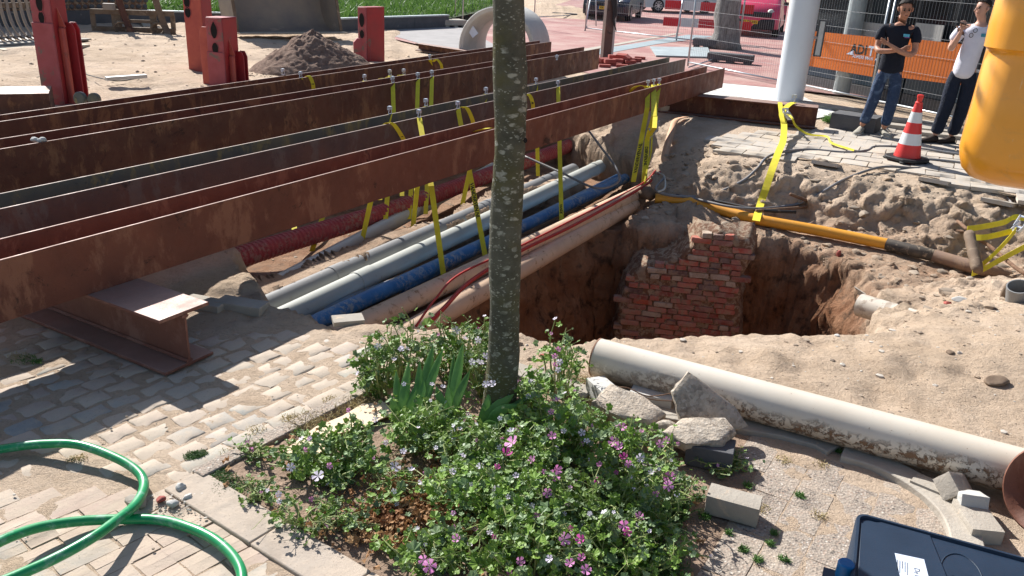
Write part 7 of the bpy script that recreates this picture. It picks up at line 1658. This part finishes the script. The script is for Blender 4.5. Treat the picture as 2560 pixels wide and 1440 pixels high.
def face_bits(t, hc, face, skin, hair=True, beard=False):
    hc = np.array(hc); f = nrm(face); s = nrm(np.cross(f, (0, 0, 1.))); u = np.array([0, 0, 1.])
    W = lambda a, b, c_: hc+f*a+s*b+u*c_
    mb = MB(); mb.tube([W(.083, 0, .010), W(.092, 0, -.012), W(.102, 0, -.030), W(.088, 0, -.038)], [.006, .009, .013, .007], 8); mb.build('nose', skin, t, smooth=True, loc=None)
    for q in (-1, 1):
        mb = MB(); mb.lathe([(.001, .004), (.010, .002), (.012, -.006)], W(.078, q*.030, .006), 10, f); mb.build('eye', MT['hair'], t, smooth=True)
        mb = MB(); mb.tube([W(.078, q*.015, .024), W(.080, q*.032, .028), W(.070, q*.048, .022)], .0042, 5); mb.build('eyebrow', MT['hair'], t, smooth=True)
        mb = MB(); mb.tube([W(-.012, q*.080, .018), W(-.014, q*.090, .005), W(-.006, q*.088, -.018), W(.002, q*.078, -.030)], [.010, .013, .010, .006], 8); mb.build('ear', skin, t, smooth=True)
    mb = MB(); mb.tube([W(.074, -.024, -.056), W(.084, 0, -.053), W(.074, .024, -.056)], .0045, 6); mb.build('mouth', simple('lips', (.26, .10, .075), .6), t, smooth=True)
    if hair:
        me = bpy.data.meshes.new('hair'); bm2 = bmesh.new(); bmesh.ops.create_icosphere(bm2, subdivisions=4, radius=1)
        V = np.array([v.co[:] for v in bm2.verts]); rem = []
        for v in bm2.verts:
            a, b, c_ = v.co; 
            if c_ < .12+max(a, -.5)*.62: rem.append(v)
            v.co = Vector(W(-.010+a*.092, b*.086, .028+c_*.090+.002*math.sin(b*40)))-Vector(t.location)
        bmesh.ops.delete(bm2, geom=rem, context='VERTS'); bm2.to_mesh(me); bm2.free(); me.materials.append(MT['hair']); me.polygons.foreach_set('use_smooth', [True]*len(me.polygons))
        o = bpy.data.objects.new('hair', me); COL.objects.link(o); o.parent = t; m_ = o.modifiers.new('s', 'SOLIDIFY'); m_.thickness = .006
def shoe(t, c, d, mat, L=.29):
    c = np.array(c, float); d = nrm(d); s = np.array([-d[1], d[0], 0]); rings = []; n = 14
    for x, w_, h_ in ((-.09, .026, .06), (-.07, .038, .085), (-.02, .042, .095), (.04, .045, .072), (.10, .05, .052), (.15, .046, .042), (.19, .026, .028)):
        rings.append([c+d*x+s*w_*math.cos(6.283*k/n)+np.array([0, 0, max(0.004, h_/2+h_/2*math.sin(6.283*k/n))+.008]) for k in range(n)])
    V = [p for r_ in rings for p in r_]; F = [(l*n+k, l*n+(k+1) % n, (l+1)*n+(k+1) % n, (l+1)*n+k) for l in range(len(rings)-1) for k in range(n)]+[tuple(range(n-1, -1, -1)), tuple((len(rings)-1)*n+k for k in range(n))]
    mb = MB(); mb.add(V, F); o = mb.build('shoe', mat, t, smooth=True)
    mb = MB(); mb.prism([c+d*x+s*y+np.array([0, 0, .0]) for x, y in ((-.10, -.03), (-.10, .03), (.0, .045), (.10, .053), (.17, .045), (.20, 0), (.17, -.045), (.10, -.053), (.0, -.045))], (0, 0, .016)); so_ = mb.build('shoe_sole', MT['conc_new'] if mat is MT['shoe_l'] else MT['black_rub'], t)
# --- man 1 : navy tee, arms folded
m1 = G(2192, 338); a1_ = -math.atan2(m1[0], m1[1])
def frame(base, rz):
    c_, s_ = math.cos(rz), math.sin(rz); return lambda x, y, z: np.array([base[0]+x*c_-y*s_, base[1]+x*s_+y*c_, z])
# build in local coordinates, put the rotation on the Empty
def person(base, rz, label, build):
    t = thing('person', (0, 0, 0), label, 'person'); build(t); t.location = (base[0], base[1], base[2]); t.rotation_euler = (0, 0, rz)
def build1(t):
    V, E_ = [], []
    V += [(0, 0, .94, .145, .10), (0, 0, 1.10, .135, .095), (.005, .0, 1.28, .165, .105), (.01, .0, 1.42, .135, .08), (.012, -.01, 1.50, .055, .055), (.018, -.02, 1.555, .052, .052)]
    E_ += [(0, 1), (1, 2), (2, 3), (3, 4), (4, 5)]
    head(V, E_, 5, (.03, -.045, 1.655), (.22, -1, -.28))
    w1_ = chain(V, E_, 3, [(-.17, .0, 1.41, .058), (-.205, -.015, 1.31, .052), (-.220, -.06, 1.15, .043), (-.19, -.16, 1.115, .040), (-.06, -.21, 1.13, .034), (.04, -.225, 1.15, .026)])
    hand(V, E_, w1_, (.09, -.215, 1.165), (.75, .25, .35), (.1, -.2, 1.))
    w2_ = chain(V, E_, 3, [(.19, .0, 1.41, .058), (.225, -.015, 1.31, .052), (.245, -.06, 1.14, .043), (.20, -.19, 1.10, .040), (.06, -.26, 1.14, .034), (-.05, -.27, 1.20, .026)])
    hand(V, E_, w2_, (-.10, -.262, 1.225), (-.85, .12, .38), (.2, -.1, -1.), thumb=(-.3, -.1, .9))
    chain(V, E_, 0, [(-.09, 0, .86, .085, .085), (-.125, -.04, .52, .056), (-.17, -.02, .30, .055), (-.215, -.0, .09, .038)])
    chain(V, E_, 0, [(.09, 0, .86, .085, .085), (.10, -.05, .52, .056), (.085, -.01, .30, .055), (.07, .0, .09, .038)])
    skin_mesh('body', V, E_, MT['skin'], t, None)
    face_bits(t, (.03, -.045, 1.655), (.22, -1, -.28), MT['skin'])
    V, E_ = [], []
    V += [(0, .0, .79, .180, .135), (0, .0, .95, .168, .124), (0, 0, 1.10, .155, .114), (.005, .0, 1.27, .182, .124), (.01, .0, 1.42, .145, .092), (.012, -.003, 1.475, .070, .066)]
    E_ += [(0, 1), (1, 2), (2, 3), (3, 4), (4, 5)]
    chain(V, E_, 4, [(-.175, .0, 1.42, .070), (-.207, -.01, 1.33, .074), (-.218, -.035, 1.22, .072)]); chain(V, E_, 4, [(.195, .0, 1.42, .070), (.227, -.01, 1.33, .074), (.240, -.035, 1.22, .072)])
    skin_mesh('tshirt', V, E_, MT['tee_navy'], t, None)
    V, E_ = [(0, 0, .94, .155, .118), (0, 0, 1.05, .145, .108)], [(0, 1)]
    chain(V, E_, 0, [(-.095, 0, .82, .104, .10), (-.125, -.035, .52, .082), (-.165, -.02, .30, .078), (-.205, -.01, .135, .070)]); chain(V, E_, 0, [(.095, 0, .82, .104, .10), (.10, -.045, .52, .082), (.09, -.01, .30, .078), (.075, -.01, .135, .070)])
    skin_mesh('jeans', V, E_, MT['jeans'], t, None)
    shoe(t, (-.225, -.02, 0), (-.25, -1, 0), MT['shoe_l']); shoe(t, (.085, .0, 0), (.45, -1, 0), MT['shoe_l'])
    bevel(MB().box((.105, -.132, 1.335), (.075, .006, .035), .15).build('chest_logo', simple('logo_cyan', (.10, .45, .62), .6), t), .002)
    MB().box((.115, -.131, 1.31), (.06, .005, .010), .15).build('logo_strip', simple('logo_violet', (.25, .08, .30), .6), t)
person(m1, a1_, 'man in navy T-shirt and worn jeans standing with folded arms', build1)
# --- man 2 : white tee, phone
m2_ = G(2345, 358); a2_ = -math.atan2(m2_[0], m2_[1])
def build2(t):
    V, E_ = [], []
    V += [(.10, 0, .97, .155, .115), (.12, 0, 1.14, .155, .115), (.14, .0, 1.34, .175, .11), (.155, .0, 1.48, .14, .08), (.16, -.01, 1.57, .058, .058), (.155, -.02, 1.62, .055, .055)]
    E_ += [(0, 1), (1, 2), (2, 3), (3, 4), (4, 5)]
    head(V, E_, 5, (.135, -.04, 1.725), (-.75, -.65, -.05))
    w1_ = chain(V, E_, 3, [(-.03, -.0, 1.47, .062), (-.075, -.04, 1.37, .055), (-.11, -.10, 1.22, .045), (-.10, -.20, 1.24, .042), (-.06, -.27, 1.36, .034), (-.045, -.29, 1.42, .027)])
    hand(V, E_, w1_, (-.035, -.30, 1.475), (.05, -.05, 1.), (1., .15, 0))
    chain(V, E_, 3, [(.34, .0, 1.47, .062), (.40, .0, 1.36, .055), (.43, .03, 1.18, .045), (.39, -.02, 1.03, .036), (.34, -.06, .93, .03)])
    chain(V, E_, 0, [(.01, 0, .88, .09, .09), (.0, -.03, .52, .058), (-.03, .0, .30, .056), (-.06, .0, .09, .04)]); chain(V, E_, 0, [(.19, 0, .88, .09, .09), (.19, .02, .52, .058), (.16, .08, .30, .056), (.13, .12, .09, .04)])
    skin_mesh('body', V, E_, MT['skin2'], t, None)
    face_bits(t, (.135, -.04, 1.725), (-.75, -.65, -.05), MT['skin2'])
    V, E_ = [], []
    V += [(.09, -.01, .84, .186, .146), (.098, -.01, .99, .180, .142), (.115, -.015, 1.15, .176, .142), (.14, -.005, 1.33, .195, .134), (.155, .0, 1.48, .15, .095), (.16, -.003, 1.54, .075, .07)]
    E_ += [(0, 1), (1, 2), (2, 3), (3, 4), (4, 5)]
    chain(V, E_, 4, [(-.035, .0, 1.48, .074), (-.075, -.03, 1.39, .080), (-.10, -.07, 1.29, .078)]); chain(V, E_, 4, [(.345, .0, 1.48, .074), (.40, .0, 1.38, .080), (.425, .02, 1.26, .078)])
    skin_mesh('tshirt', V, E_, MT['tee_white'], t, None)
    V, E_ = [(.10, 0, .97, .162, .125), (.11, 0, 1.08, .15, .12)], [(0, 1)]
    chain(V, E_, 0, [(.005, 0, .85, .112, .11), (.0, -.025, .52, .092), (-.03, .0, .30, .084), (-.055, .0, .11, .084)]); chain(V, E_, 0, [(.195, 0, .85, .112, .11), (.19, .02, .52, .092), (.165, .07, .30, .084), (.14, .11, .11, .084)])
    skin_mesh('trousers', V, E_, MT['jeans_dark'], t, None)
    shoe(t, (-.09, -.02, 0), (-.9, -.6, 0), MT['shoe_d']); shoe(t, (.12, .10, 0), (-.8, -.7, 0), MT['shoe_d'])
    bevel(MB().box((.235, -.128, 1.41), (.085, .006, .04), .1).build('chest_logo', simple('logo_teal', (.05, .30, .40), .6), t), .002)
    mb = MB(); 
    for q in (-.028, .028): mb.tube([(.10+q*math.cos(k)*.0+.022*math.cos(k)+q*.6, -.138, 1.43+.026*math.sin(k)+q*1.1) for k in np.linspace(0, 6.28, 12)], .004, 5)
    mb.build('sunglasses', MT['ink'], t)
person(m2_, a2_, 'man in white T-shirt and dark trousers holding a phone near his mouth', build2)
fr = frame(m2_, a2_); c_ = fr(-.035, -.335, 1.545)
o = MB().bar(fr(-.12, -.345, 1.565), fr(.03, -.315, 1.515), .075, .010).build('phone', MT['ink']); tag(o, 'black phone held by the man in the white T-shirt', 'phone'); bevel(o, .003)
